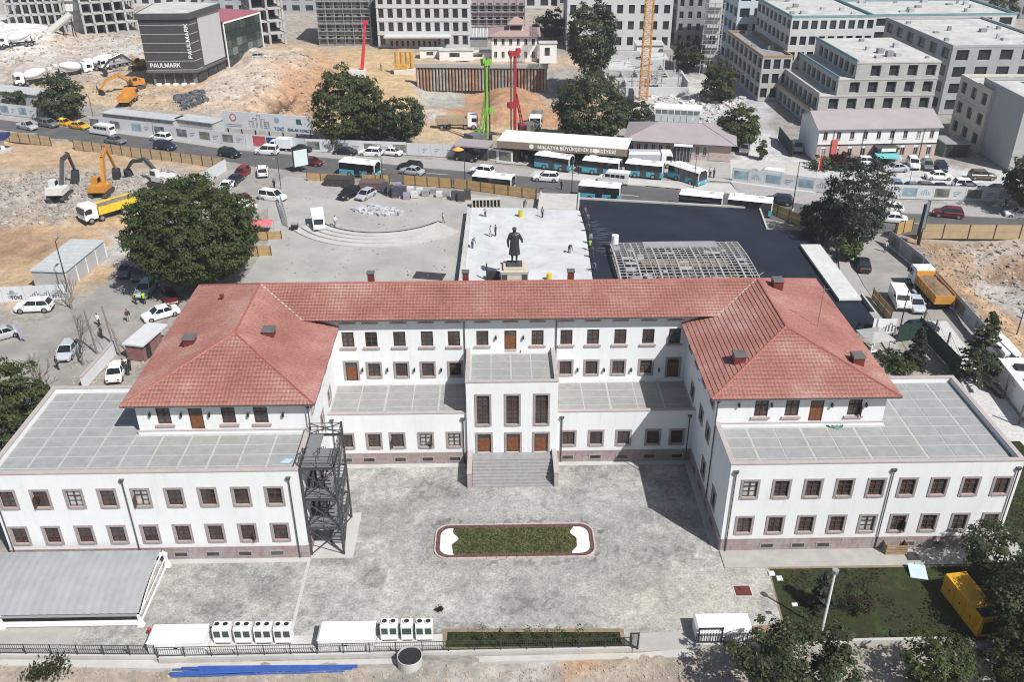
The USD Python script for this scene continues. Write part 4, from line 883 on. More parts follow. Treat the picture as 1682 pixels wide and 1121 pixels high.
def dump_truck(t, cabcol, bed, load, L=8.2, empty=False):
    hl = L/2; x0 = truck_base(t, L, cabcol, [hl-.9, hl-2.6, -hl+2.3, -hl+.95])
    m = mat(f'bed_{bed}', dict(yellow=(.62, .44, .035), orange=(.55, .26, .05), tan=(.36, .29, .2), grey=(.3, .3, .3))[bed], rough=.5, var=.12, scale=1.5)
    a, b = -hl-.2, x0-.15; o = MB(); th = .07
    o.obox((a, -1.2, 1.05), (b-a, 0, 0), (0, 2.4, 0), (0, 0, .1))
    for s in (-1, 1): o.obox((a, s*1.2-(th if s > 0 else 0), 1.1), (b-a, 0, 0), (0, th, 0), (0, s*.08, 1.25))
    o.obox((b, -1.2, 1.1), (-th, 0, 0), (0, 2.4, 0), (.0, 0, 1.55)); o.obox((a, -1.2, 1.1), (th, 0, 0), (0, 2.4, 0), (-.12, 0, 1.15))
    for k in range(6):
        for s in (-1, 1): x = a+.4+k*(b-a-.6)/5.5; o.obox((x, s*1.2+(0 if s > 0 else -.06), 1.1), (.1, 0, 0), (0, .06, 0), (0, s*.08, 1.2))
    put('tipper_bed', o, m, t); put('bed_visor', MB().box(b-.02, b+.75, -1.2, 1.2, 2.62, 2.7), m, t)
    if not empty:
        g = np.linspace(0, 1, 12); h = MB(); GXx, GYy = np.meshgrid(a+.1+g*(b-a-.2), -1.15+g*2.3, indexing='ij')
        z = 1.95+.45*np.sin(g*PI)[:, None]*np.sin(g*PI)[None]+.25*meshkit.noise(np.stack([GXx*1.7, GYy*1.7, GXx*0], -1), 4); I_ = np.arange(144).reshape(12, 12)
        h.add(np.stack([GXx, GYy, z], -1).reshape(-1, 3), np.stack([I_[:-1, :-1], I_[1:, :-1], I_[1:, 1:], I_[:-1, 1:]], -1).reshape(-1, 4)); put('load', h, load, t)
def mixer_truck(t):
    L = 8.6; hl = L/2; truck_base(t, L, 'white', [hl-.9, hl-2.6, -hl+2.3, -hl+.95]); m = mat('mixer_white', (.68, .69, .69), rough=.4, var=.08)
    rings = []
    for q, r in ((0, .5), (.12, .95), (.4, 1.15), (.62, 1.1), (.85, .7), (1, .45)):
        c = np.array([hl-2.4-q*4.9, 0, 1.95+q*.95]); k = np.arange(12)*2*PI/12; d = np.array([-.19, 0, -.98]); rings.append(c+r*(np.cos(k)[:, None]*YA_()+np.sin(k)[:, None]*np.array([.19, 0, .98])))
    put('drum', MB().loft(rings[::-1]), m, t, smooth=40)
    put('drum_stand', MB().bar((hl-2.5, -.6, .9), (hl-2.5, 0, 2.0), .2).bar((hl-2.5, .6, .9), (hl-2.5, 0, 2.0), .2).bar((-hl+.9, -.7, .9), (-hl+.9, -.3, 2.2), .18).bar((-hl+.9, .7, .9), (-hl+.9, .3, 2.2), .18), TRIM, t)
    put('chute', MB().obox((-hl+.2, -.3, 2.6), (-.9, 0, -1.3), (0, .6, 0), (.1, 0, .1)).frus(-hl-.1, -hl+.6, -.45, .45, 2.7, -hl-.3, -hl+.8, -.6, .6, 3.3), m, t)
def YA_(): return np.array([0, 1.0, 0])
def tracks(t, L=4.2, gap=1.15, w=.6, h=.85):
    for s in (-1, 1):
        k = np.linspace(-PI/2, PI/2, 6); pr = [(L/2-h/2+math.cos(a)*h/2, h/2+math.sin(a)*h/2) for a in k]+[(-L/2+h/2-math.cos(a)*h/2, h/2-math.sin(a)*h/2) for a in k]
        o = put('track', MB().xz(pr, s*gap-w/2, s*gap+w/2), mat('track_steel', (.06, .052, .045), rough=.8, var=.3), t)
        g = MB()
        for j in range(14): x = -L/2+.4+j*(L-.8)/13; g.box(x, x+.12, s*gap-w/2-.02, s*gap+w/2+.02, h, h+.05)
        put('grouser', g, _mats['track_steel'], o)
def excavator(t, body_m, boom_m, pose):
    tracks(t); put('slew_ring', MB().tube((0, 0, .8), (0, 0, 1.1), .9, n=14), TRIM, t)
    put('house', MB().prism([(-2.1, -1.35), (1.0, -1.35), (1.0, 1.35), (-2.1, 1.35)], 1.1, 1.95).frus(-2.2, -1.0, -1.3, 1.3, 1.2, -2.1, -1.1, -1.2, 1.2, 2.25), body_m, t)
    c = put('cab', MB().xz([(-.3, 1.95), (1.35, 1.95), (1.3, 2.6), (.9, 3.0), (-.3, 3.0)], .3, 1.3), body_m, t); put('cab_window', MB().box(-.15, 1.0, 1.29, 1.32, 2.15, 2.85).box(-.15, 1.0, .28, .31, 2.15, 2.85).obox((1.36, .4, 2.0), (-.06, 0, .6), (0, .8, 0), (.02, 0, 0)), CGLASS, c)
    A = np.array([.9, -.25, 1.9]); B, C, Dp, E_ = [np.array([q[0], -.25, q[1]]) for q in pose]
    bm = MB()
    for p, q, w0, w1 in ((A, B, .62, .75), (B, C, .75, .42)):
        d = (q-p)/np.linalg.norm(q-p); n = np.array([-d[2], 0, d[0]]); bm.add([p-n*w0/2+[0, -.25, 0], q-n*w1/2+[0, -.25, 0], q-n*w1/2+[0, .25, 0], p-n*w0/2+[0, .25, 0], p+n*w0/2+[0, -.25, 0], q+n*w1/2+[0, -.25, 0], q+n*w1/2+[0, .25, 0], p+n*w0/2+[0, .25, 0]], _boxf)
    put('boom', bm, boom_m, t)
    st = MB(); d = (Dp-C)/np.linalg.norm(Dp-C); n = np.array([-d[2], 0, d[0]]); p = C-d*.7
    st.add([p-n*.15+[0, -.2, 0], Dp-n*.15+[0, -.2, 0], Dp-n*.15+[0, .2, 0], p-n*.15+[0, .2, 0], C+n*.35+[0, -.2, 0], Dp+n*.15+[0, -.2, 0], Dp+n*.15+[0, .2, 0], C+n*.35+[0, .2, 0]], _boxf); put('stick', st, boom_m, t)
    put('ram', MB().tube(A+[.5, .3, .1], B+[.3, .3, -.2], .1, n=6).tube(A+[.5, -.3, .1], B+[.3, -.3, -.2], .1, n=6).tube(B+[0, 0, .5], C+[0, 0, .4], .09, n=6), RIM, t)
    put('bucket', MB().xz([(Dp[0]-.15, Dp[2]), (Dp[0]+.2, Dp[2]+.1), (E_[0]+.5, E_[2]+.2), (E_[0]+.1, E_[2]-.45), (E_[0]-.6, E_[2]-.3), (Dp[0]-.5, Dp[2]-.35)], -.85, .35), TRIM, t)
def lattice(mb, base, top, w, nseg, r=.05):
    base, top = np.array(base, float), np.array(top, float); t = top-base; L = np.linalg.norm(t); t /= L
    a = np.cross(t, [0, 1.0, 0]); a = a/np.linalg.norm(a) if np.linalg.norm(a) > .1 else np.array([1.0, 0, 0]); b = np.cross(t, a)
    C = [(a*i+b*j)*w/2 for i, j in ((-1, -1), (1, -1), (1, 1), (-1, 1))]
    for c in C: mb.bar(base+c, top+c, r*2)
    for k in range(nseg):
        p, q = base+t*L*k/nseg, base+t*L*(k+1)/nseg
        for i in range(4):
            c, d = C[i], C[(i+1) % 4]; mb.bar(p+c, q+d, r*1.2) if k % 2 else mb.bar(p+d, q+c, r*1.2); mb.bar(q+c, q+d, r*1.2)
    return mb
def drill_rig(t, m, h):
    tracks(t, 4.6, 1.3, .7, .95); put('house', MB().box(-2.6, .9, -1.4, 1.4, 1.15, 2.6).frus(-2.9, -2.3, -1.3, 1.3, 1.2, -2.8, -2.4, -1.2, 1.2, 2.9), mat('rig_grey', (.12, .12, .12), var=.2), t)
    c = put('cab', MB().xz([(.2, 1.2), (1.7, 1.2), (1.6, 2.9), (.2, 2.9)], .4, 1.4), m, t); put('cab_window', MB().box(.4, 1.5, 1.39, 1.42, 1.9, 2.7).box(1.62, 1.72, .5, 1.3, 1.8, 2.7), CGLASS, c)
    put('mast', MB().box(1.95, 2.4, -.24, .24, 1.0, h).bar((.6, -.5, 2.6), (1.95, -.3, h*.55), .2).bar((.6, .5, 2.6), (1.95, .3, h*.55), .2), m, t)
    put('mast_head', MB().box(1.4, 3.3, -.5, .5, h-.3, h+.5).box(1.1, 1.9, -.35, .35, h+.2, h+1.0).tube((3.1, -.3, h+.3), (3.1, .3, h+.3), .45, n=10), m, t)
    put('kelly_bar', MB().tube((3.0, 0, .4), (3.0, 0, h-.2), .16, n=8), mat('kelly_steel', (.1, .07, .055), rough=.6, var=.3), t); put('rotary_drive', MB().box(2.4, 3.6, -.6, .6, h*.38, h*.38+1.0), m, t)
    put('drill_bucket', MB().tube((3.0, 0, .1), (3.0, 0, 1.5), .5, n=10), TRIM, t); put('hose', MB().path([(1.5, .4, 2.5), (1.2, .6, h*.3), (2.2, .5, h*.42)], .05, 4), RUBBER, t)

# ================================================================ PEOPLE
SKIN = mat('skin', (.42, .25, .18), rough=.6, var=.05)
def blob(bones, J, edge=.05, it=6, seg=10):
    """One continuous figure: the hull of the spheres at both ends of each bone, joined and smoothed."""
    M = manifold3d.Manifold()
    for a, b in bones:
        pts = [manifold3d.Manifold.sphere(J[q][1], seg).translate(tuple(map(float, J[q][0]))) for q in (a, b)]
        M += manifold3d.Manifold.batch_hull(pts)
    m = M.refine_to_length(edge).to_mesh(); t = trimesh.Trimesh(m.vert_properties[:, :3], m.tri_verts, process=True)
    if it: trimesh.smoothing.filter_taubin(t, iterations=it)
    return np.array(t.vertices), np.array(t.faces)
def joints(pose='stand', s=1.0):
    step = .22 if pose == 'walk' else .02
    J = dict(pel=((0, 0, .93), .15), lhip=((0, .09, .9), .1), rhip=((0, -.09, .9), .1), lkn=((step*.9, .10, .49), .062), rkn=((-step*.3, -.10, .49), .062), lan=((step*1.2, .10, .09), .045), ran=((-step*1.5, -.10, .11 if pose == 'walk' else .09), .045), lto=((step*1.2+.16, .11, .045), .04), rto=((-step*1.5+.15, -.11, .05), .04),
             che=((.01, 0, 1.27), .155), ls=((0, .18, 1.42), .07), rs=((0, -.18, 1.42), .07), le=((-.04, .25, 1.13), .045), re=((-.04, -.25, 1.13), .045), lh=((.1, .24, .90), .035), rh=((.1, -.24, .90), .035), lf=((.13, .235, .80), .03), rf=((.13, -.235, .80), .03), nk=((.01, 0, 1.5), .055), hd=((.025, 0, 1.66), .095), ch=((.06, 0, 1.60), .06))
    if pose == 'bend':
        for k in ('che', 'ls', 'rs', 'nk', 'hd', 'ch', 'le', 're', 'lh', 'rh', 'lf', 'rf'):
            (x, y, z), r = J[k]; dz = z-.95; a = .95; J[k] = ((x*math.cos(a)+dz*math.sin(a), y, .95+dz*math.cos(a)-x*math.sin(a)), r)
        for k, x, z in (('le', .42, .82), ('re', .42, .82), ('lh', .55, .58), ('rh', .55, .58), ('lf', .58, .48), ('rf', .58, .48)): J[k] = ((x, J[k][0][1], z), J[k][1])
    return J
LEG = [('pel', 'lhip'), ('pel', 'rhip'), ('lhip', 'lkn'), ('rhip', 'rkn'), ('lkn', 'lan'), ('rkn', 'ran')]
ARM = [('ls', 'le'), ('rs', 're'), ('le', 'lh'), ('re', 'rh')]
TOR = [('pel', 'che'), ('che', 'ls'), ('che', 'rs'), ('ls', 'rs')]
def person_parts(t, top, legs, pose='stand', vest=None, hair=(.02, .015, .012), helmet=None):
    J = joints(pose); put('body', blob(LEG+ARM+TOR+[('lan', 'lto'), ('ran', 'rto'), ('lh', 'lf'), ('rh', 'rf'), ('che', 'nk'), ('nk', 'hd'), ('hd', 'ch')], J, .07, 3, 8), SKIN, t, smooth=True)
    g = lambda k, e: {q: (p, r+e) for q, (p, r) in J.items()}
    cm = lambda c: mat('cloth_'+'_'.join(f'{int(q*999)}' for q in c), c, rough=.9, var=.1, scale=6)
    put('trousers', blob(LEG, g(0, .017), .08, 2, 8), cm(legs), t, smooth=True)
    put('top', blob(TOR+[('ls', 'le'), ('rs', 're'), ('le', 'lh'), ('re', 'rh')], g(0, .015), .08, 2, 8), cm(top), t, smooth=True)
    for s in 'lr': put('shoe', blob([(s+'an', s+'to')], g(0, .014), .08, 1, 8), TRIM, t, smooth=True)
    h = np.array(J['hd'][0])
    put('hair' if helmet is None else 'helmet', (lambda m: (m.vertices*[.108, .1, .085]+h+[-.012, 0, .035], m.faces))(trimesh.creation.icosphere(1)), cm(hair if helmet is None else helmet), t, smooth=True)
    if vest: put('vest', blob(TOR, g(0, .028), .08, 2, 8), cm(vest), t, smooth=True)
_pp = {}
def person(label, px, py, top=(.03, .03, .035), legs=(.025, .025, .03), pose='stand', ang=0.0, z=0.0, vest=None, helmet=None, group=None, hair=(.02, .015, .012)):
    P = at(px, py, z); k = (top, legs, pose, vest, helmet)
    if k not in _pp: _pp[k] = Kind('person', 'person', lambda t: person_parts(t, top, legs, pose, vest, hair, helmet))
    return _pp[k](label, (P[0], P[1], z), ang, group)
# ================================================================ FOREGROUND
GRASSM = custom('lawn_soil_shade', {'g': ('geometry', {}), 'n': ('noise_texture', dict(scale=.9, detail=9.0, roughness=.7)), 'r': ('rgb_ramp', dict(ramp=[(.30, (.050, .040, .028)), (.47, (.026, .030, .014)), (.6, (.034, .047, .015)), (.78, (.085, .092, .034))])), 'p': ('principled_bsdf', dict(roughness=.9, specular_ior_level=.1))}, [('g.position', 'n.vector'), ('n.fac', 'r.fac'), ('r.color', 'p.base_color')])  # soil and grass tones darkened: the right lawn's shade is put into the colour
BLADE = leaf_mat('grass_blade', (.028, .042, .010), (.052, .078, .018), (.115, .125, .042))
WHITEM = mat('white_metal', (.72, .73, .72), rough=.45, var=.05, scale=1.2, detail=6); GALV = mat('galvanised_steel', (.38, .385, .40), rough=.45, var=.10, scale=.5, metal=.35, detail=7)
SOILM = mat('bare_soil', (.21, .155, .105), rough=.95, var=.3, scale=1.4, detail=8)
def lawn(label, P, z=.05, dens=26, seed=1, bald=0.0):
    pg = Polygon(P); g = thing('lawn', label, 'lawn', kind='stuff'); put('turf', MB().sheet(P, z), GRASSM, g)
    r = np.random.default_rng(seed); x0, y0, x1, y1 = pg.bounds; n = int((x1-x0)*(y1-y0)*dens); xy = r.uniform((x0, y0), (x1, y1), (n, 2)); xy = xy[shapely.contains_xy(pg.buffer(-.1), xy[:, 0], xy[:, 1])]
    keep = meshkit.fbm(np.column_stack([xy*.45, xy[:, 0]*0]), 4, seed)+r.normal(size=len(xy))*.07 > .44+bald; xy = xy[keep]
    C = np.column_stack([xy, z+r.uniform(.02, .09, len(xy))]); N = r.normal(size=(len(xy), 3))*.8+[0, 0, .9]; N /= np.linalg.norm(N, axis=1, keepdims=True)
    put('grass_blades', leaf_quads(C, N, .09, r), BLADE, g)
# planter in the courtyard
def rrect(hx, hy, r_, n=7, c=(0, 58.62)):
    P = []
    for cx, cy, a0 in ((hx-r_, hy-r_, 0), (-hx+r_, hy-r_, 90), (-hx+r_, -hy+r_, 180), (hx-r_, -hy+r_, 270)):
        for k in range(n): a = math.radians(a0+90*k/(n-1)); P.append((c[0]+cx+r_*math.cos(a), c[1]+cy+r_*math.sin(a)))
    return P
isl = thing('planter_island', 'long oval planter of grass and white pebbles in the middle of the courtyard', 'planter', (0, 58.62, 0))
def loc(P, c=(0, 58.62)): return [(x-c[0], y-c[1]) for x, y in P]
outer, mid_, inner = (LineString(loc(rrect(6.75-d, 2.12-d, 1.15-d*.6))+[loc(rrect(6.75-d, 2.12-d, 1.15-d*.6))[0]]) for d in (0, .11, .46))
def ring_pieces(name, lo, hi, n, z, m, jit=.008):
    for k in range(n):
        a, b = k/n+.0008, (k+1)/n-.0008; S_ = [np.array(lo.interpolate(t, normalized=True).coords[0]) for t in np.linspace(a, b, 4)]; T_ = [np.array(hi.interpolate(t, normalized=True).coords[0]) for t in np.linspace(b, a, 4)]
        put(name, MB().prism([tuple(q) for q in S_+T_], 0, z+rng.uniform(0, jit)), m, isl)
ring_pieces('kerb_stone', outer, mid_, 40, .16, mat('kerb_pink', (.43, .36, .34), var=.1)); ring_pieces('red_paver', mid_, inner, 44, .125, mat('red_paver', (.105, .052, .05), var=.25, scale=3))
ip = Polygon(inner.coords); t_ = np.linspace(-1.7, 1.7, 26)
wl = [(-5.1+.24*math.sin(2.6*y+.6)+.1*math.sin(5*y), y) for y in t_]; wr = [(5.05+.24*math.sin(2.4*y+2.2)+.08*math.sin(5.2*y), y) for y in t_]
PEB = mat('white_pebbles', (.62, .62, .61), rough=.8, var=.25, scale=9, bump=.6, bscale=14)
pl_ = ip.intersection(Polygon([(-9, -1.7)]+wl+[(-9, 1.7)])); pr_ = ip.intersection(Polygon([(9, -1.7)]+wr+[(9, 1.7)])); gp = ip.difference(pl_.buffer(.001)).difference(pr_.buffer(.001))
for q in (pl_, pr_): put('pebble_bed', MB().sheet(q, .115), PEB, isl, kind='stuff')
PTURF = mat('planter_turf', (.055, .062, .022), rough=.95, var=.3, scale=1.6, col2=(.115, .115, .045), detail=8); PBL = leaf_mat('planter_blade', (.05, .07, .014), (.085, .115, .026), (.16, .165, .06)); put('turf', MB().sheet(gp, .11), PTURF, isl); r_ = np.random.default_rng(5); xy = r_.uniform((-6, -1.7), (6, 1.7), (5200, 2)); xy = xy[shapely.contains_xy(gp.buffer(-.08), xy[:, 0], xy[:, 1])]
N_ = r_.normal(size=(len(xy), 3))*.8+[0, 0, 1]; N_ /= np.linalg.norm(N_, axis=1, keepdims=True)
put('grass_blades', leaf_quads(np.column_stack([xy, r_.uniform(.13, .17, len(xy))]), N_, .06, r_), PBL, isl, kind='stuff')
# lawns
flat('soil_bed', [(726, 1034), (1024, 1034), (1028, 1066), (726, 1068)], .045, SOILM)
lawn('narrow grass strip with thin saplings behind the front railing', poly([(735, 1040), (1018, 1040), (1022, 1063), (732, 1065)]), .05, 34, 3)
flat('soil_bed', [(1285, 1027), (1225, 1030), (1225, 1062), (1300, 1060), (1640, 1052), (1640, 930), (1262, 933)], .042, SOILM)
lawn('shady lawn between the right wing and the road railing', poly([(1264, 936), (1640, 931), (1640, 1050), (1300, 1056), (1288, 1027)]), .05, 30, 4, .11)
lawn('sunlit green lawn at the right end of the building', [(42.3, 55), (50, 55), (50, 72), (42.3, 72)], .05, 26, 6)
flat('front_pavement', [(-40, 1085), (250, 1086), (262, 1092), (1050, 1074), (1142, 1066), (1142, 1080), (1060, 1083), (262, 1100), (-40, 1094)], .05, CONCW, thick=.3)
flat('yard', [(1040, 1042), (1140, 1037), (1142, 1068), (1040, 1072)], .03, CONC)
flat('canopy_floor', [(-60, 915), (283, 915), (250, 1060), (262, 1084), (-60, 1078)], .015, CONC)
flat('plant_pad', [(340, 1048), (528, 1046), (528, 1072), (338, 1074)], .10, CONCW, thick=.2); flat('plant_pad', [(614, 1046), (727, 1044), (727, 1066), (612, 1068)], .10, CONCW, thick=.2)

# arched canopy
can = thing('carport_canopy', 'arched grey corrugated metal carport canopy along the left wing', 'canopy', (-28.6, 0, 0))
def arc(f): return 56.35-6.6*f, 1.6+.42*math.sin(PI*min(1, f*.92+.06))-.2*f
xs_ = np.arange(-22, .01, .16); fs = np.linspace(0, 1, 15); prof = np.array([arc(f) for f in fs])
gxx = np.repeat(xs_[:, None], 15, 1)+.35*(fs-.0)[None]*1.0-0; v = np.stack([gxx, np.repeat(prof[None, :, 0], len(xs_), 0), np.repeat(prof[None, :, 1], len(xs_), 0)+.018*np.cos(np.arange(len(xs_))*PI*.5)[:, None]], -1)
I_ = np.arange(v[..., 0].size).reshape(v.shape[:2]); F_ = np.stack([I_[:-1, :-1], I_[:-1, 1:], I_[1:, 1:], I_[1:, :-1]], -1).reshape(-1, 4)
put('roof_sheet', MB().add(v.reshape(-1, 3), F_), mat('canopy_sheet', (.34, .35, .365), rough=.5, var=.08, scale=.6, metal=.2, detail=7), can, smooth=True)
for x in (0.2, -10.2, -20): 
    b = MB()
    for f0, f1 in zip(fs[:-1], fs[1:]): (a, za), (c, zc) = arc(f0), arc(f1); b.bar((x+.35*f0-.15, a, za-.14), (x+.35*f1-.15, c, zc-.14), .07, .12)
    put('arch_rib', b, WHITEM, can)
    for f in (.02, .98): a, za = arc(f); put('post', MB().frus(x-.25, x+.25, a-.2, a+.2, 0, x-.13, x+.13, a-.13, a+.13, .5).box(x-.11, x+.11, a-.11, a+.11, .5, za-.2), WHITEM, can)
for f, zz in ((.02, -.25), (.98, -.2)): a, za = arc(f); put('beam', MB().box(-22, .4, a-.08, a+.08, za+zz-.2, za+zz), GALV if f > .5 else WHITEM, can)
a, za = arc(.98); put('low_rail', MB().box(-22, .3, a-.1, a+.1, .15, .5), WHITEM, can); put('end_rail', MB().bar((.35, 49.9, .6), (.35, 56.2, .6), .08, .2).bar((.35, 49.9, 1.3), (.35, 56.2, 1.3), .06, .1), WHITEM, can)
# plant enclosures and outdoor air-conditioning units
def enclosure(t):
    put('body', MB().box(-2.0, 2.0, -.85, .85, .12, 1.25), WHITEM, t); put('lid', MB().frus(-2.06, 2.06, -.92, .92, 1.25, -1.9, 1.9, -.75, .75, 1.42), WHITEM, t); put('plinth', MB().box(-2.1, 2.1, -.95, .95, 0, .12), CONC, t)
    for k in (-1, 1): put('door', MB().box(k*.95-.88, k*.95+.88, -.872, -.851, .2, 1.18), WHITEM, t)
    put('handle', MB().box(-.12, .12, -.9, -.872, .65, .75), TRIM, t)
ENC = Kind('plant_enclosure', 'enclosure', enclosure)
for px_, py_, lb in ((297, 1062, 'white metal plant enclosure beside the carport canopy'), (572, 1057, 'white metal plant enclosure between the two rows of air conditioning units'), (1184, 1044, 'white metal enclosure by the open gateway on the right')):
    P = at(px_, py_); ENC(lb, (P[0], P[1], 0))
def ac_unit(t, w=1.25, fans=2):
    h = 1.45; hw = w/2
    put('casing', MB().box(-hw, hw, -.4, .4, .1, h), WHITEM, t); put('foot', MB().box(-hw+.1, hw-.1, -.42, -.3, 0, .1).box(-hw+.1, hw-.1, .3, .42, 0, .1), TRIM, t)
    for k in range(fans):
        x = (k-(fans-1)/2)*w/fans; o = put('fan_guard', MB().tube((x, 0, h), (x, 0, h+.16), .27, .25, 14), mat('guard_white', (.6, .6, .6), var=.05), t); put('fan', MB().tube((x, 0, h+.16), (x, 0, h+.165), .19, n=12).box(x-.17, x+.17, -.03, .03, h+.166, h+.175), TRIM, o)
        put('coil_grille', MB().box(x-w/fans/2+.08, x+w/fans/2-.08, -.415, -.395, .65, 1.25), mat('coil', (.05, .075, .07), rough=.5, var=.3, scale=12), t)
AC2 = Kind('air_conditioning_unit', 'air conditioner', ac_unit, 'outdoor air conditioning units on the concrete pads'); AC1 = Kind('air_conditioning_unit', 'air conditioner', lambda t: ac_unit(t, .85, 1), 'outdoor air conditioning units on the concrete pads')
for px_, lb in ((369, 'twin-fan outdoor air conditioning unit nearest the left white enclosure'), (403, 'twin-fan outdoor unit, second in the row of four'), (436, 'twin-fan outdoor unit, third in the row of four'), (468, 'twin-fan outdoor unit at the right end of the row of four')): P = at(px_, 1053); AC2(lb, (P[0], P[1], .1))
for px_, lb in ((641, 'twin-fan outdoor unit just right of the middle white enclosure'), (698, 'twin-fan outdoor unit next to the narrow grass strip')): P = at(px_, 1048); AC2(lb, (P[0], P[1], .1))
P = at(670, 1048); AC1('narrow single-fan outdoor unit between two wider ones', (P[0], P[1], .1))
# railing on the low front wall
def railing(label, a, b, h=1.0, wall=.35, cat='railing', step=1.9):
    P, Q = at(*a), at(*b); L = np.linalg.norm(Q-P); t = thing('railing', label, cat, (P[0], P[1], 0), math.atan2(Q[1]-P[1], Q[0]-P[0]))
    put('base_wall', MB().box(0, L, -.12, .12, -.2, wall), CONCW, t); n = max(1, round(L/step))
    for k in range(n+1): put('post', MB().box(k*L/n-.03, k*L/n+.03, -.03, .03, wall, wall+h), IRON, t)
    b_ = MB(); b_.box(0, L, -.02, .02, wall+h-.07, wall+h-.03).box(0, L, -.02, .02, wall+.12, wall+.16); put('rail', b_, IRON, t)
    b_ = MB()
    for k in range(int(L/.16)): b_.box(k*.16+.08, k*.16+.10, -.01, .01, wall+.16, wall+h-.07)
    put('bars', b_, IRON, t, kind='stuff')
railing('black railing on a low wall in front of the carport canopy', (-40, 1080), (258, 1083)); railing('long black railing in front of the air conditioning units and grass strip', (262, 1086), (1036, 1069)); railing('black railing right of the gateway, below the white enclosure', (1142, 1064), (1390, 1060))
P, Q = at(1392, 1062), at(1560, 1058); tag(put('low_wall', MB().prism([(P[0], P[1]), (Q[0], Q[1]), (Q[0], Q[1]+.25), (P[0], P[1]+.25)], -.1, .5), CONCW), 'low concrete wall below the shady lawn', 'wall')
for a, lb in (((1034, 1068), 'black steel gate frame at the left side of the gateway'), ((1146, 1060), 'black steel gate leaf at the right side of the gateway')):
    P = at(*a); t = thing('gate', lb, 'gate', (P[0], P[1], 0)); s = 1 if a[0] > 1100 else .35
    put('gate_frame', MB().bar((0, 0, 0), (0, 0, 1.7), .1).bar((s*1.7, 0, 0), (s*1.7, 0, 1.7), .1).bar((0, 0, 1.65), (s*1.7, 0, 1.65), .08).bar((0, 0, .3), (s*1.7, 0, .3), .08), IRON, t)
    for k in range(1, 8): put('gate_bar', MB().bar((s*1.7*k/8, 0, .3), (s*1.7*k/8, 0, 1.65), .03), IRON, t)
# small things of the yard
P = at(674, 1093); t = thing('manhole_ring', 'big concrete manhole ring with a black hollow in front of the railing', 'concrete ring', (P[0], P[1], -.1))
a_ = np.arange(28)*2*PI/28; c_, s_ = np.cos(a_), np.sin(a_); Rr = lambda r, z: np.column_stack([c_*r, s_*r, np.full(28, z)]); put('ring', MB().loft([Rr(.9, 0), Rr(.9, 1.05), Rr(.85, 1.05), Rr(.85, .0)], cap=False), CONCW, t); put('inside', MB().tube((0, 0, .02), (0, 0, .92), .845, n=24), TRIM, t)
pb = thing('pipe_bundle', 'bundle of long bright blue plastic pipes lying on the ground in front of the railing', 'pipes', at(440, 1103)); PIPEB = mat('blue_pipe', (.035, .085, .30), rough=.4, var=.15)
for k in range(13): y = (k % 7)*.13-.4; z = .07+(k//7)*.12; a = rng.uniform(-.5, .5); put('pipe', MB().tube((-5.9+a*2, y+rng.uniform(-.1, .1), z), (5.9+a, y*.6+rng.uniform(-.12, .12)+.1, z), .062, n=7), PIPEB, pb)
P = at(1350, 1037); t = thing('lamp_post', 'tall white lamp post standing on the shady lawn', 'lamp post', (P[0], P[1], 0)); put('pole', MB().tube((0, 0, 0), (0, 0, 5.8), .11, .08, 8), WHITEM, t); put('lamp_head', MB().tube((0, 0, 5.8), (0, 0, 6.1), .2, .24, 10), GALV, t)
P = at(1298, 1030); t = thing('garden_lamp', 'short dark garden lamp at the corner of the courtyard paving', 'lamp post', (P[0], P[1], 0)); put('pole', MB().tube((0, 0, 0), (0, 0, 2.2), .035, n=6), IRON, t); put('lamp_head', MB().box(-.2, .2, -.12, .12, 2.2, 2.32), WHITEM, t)
P = at(1220, 972); t = thing('hatch_cover', 'dark red square hatch cover in the courtyard paving', 'hatch', (P[0], P[1], .02)); put('frame', MB().box(-.72, .72, -.62, .62, 0, .03), CONCW, t); put('cover', MB().box(-.62, .62, -.52, .52, .03, .06), mat('hatch_red', (.10, .02, .02), var=.2), t); put('handle', MB().bar((-.1, .1, .06), (-.1, .1, .5), .05), mat('hatch_handle', (.3, .03, .03), var=.1), t)
for a, lb in (((1267, 944), 'left of two small white inspection covers on the lawn edge'), ((1280, 952), 'right of two small white inspection covers on the lawn edge')): P = at(*a); t = thing('inspection_cover', lb, 'cover', (P[0], P[1], .05)); put('cover', MB().frus(-.25, .25, -.22, .22, 0, -.22, .22, -.19, .19, .12), WHITEM, t)
P = at(1500, 938); t = thing('light_panel', 'pale blue panel leaning at the edge of the lawn', 'panel', (P[0], P[1], .1)); put('panel', MB().obox((-.6, -.9, 0), (1.3, -.3, 0), (.2, 1.3, .3), (0, 0, .05)), mat('pale_blue_panel', (.42, .52, .56), rough=.2, var=.1), t); put('leg', MB().bar((.2, .5, 0), (.2, .4, .35), .05), IRON, t)
P = at(1497, 916); tag(put('floor_grate', MB().box(P[0]-.5, P[0]+.5, P[1]-.5, P[1]+.5, .1, .13), IRON), 'dark square floor grate in the path by the right wing', 'grate')
P = at(1466, 904); t = thing('crate_stack', 'open wooden crates standing against the plinth of the right wing', 'crates', (P[0], P[1]-.2, .1))
WOODL = mat('raw_wood', (.30, .20, .11), rough=.8, var=.25, scale=5)
for k in range(4): put('board', MB().box(-.9, .9, -.5, -.46, .05+k*.25, .2+k*.25), WOODL, t)
for x in (-.85, 0, .85): put('stud', MB().box(x-.05, x+.05, -.46, -.38, 0, 1.05), WOODL, t)
put('side', MB().box(-.9, -.86, -.38, .35, .05, .9).box(.86, .9, -.38, .35, .05, .9), WOODL, t)
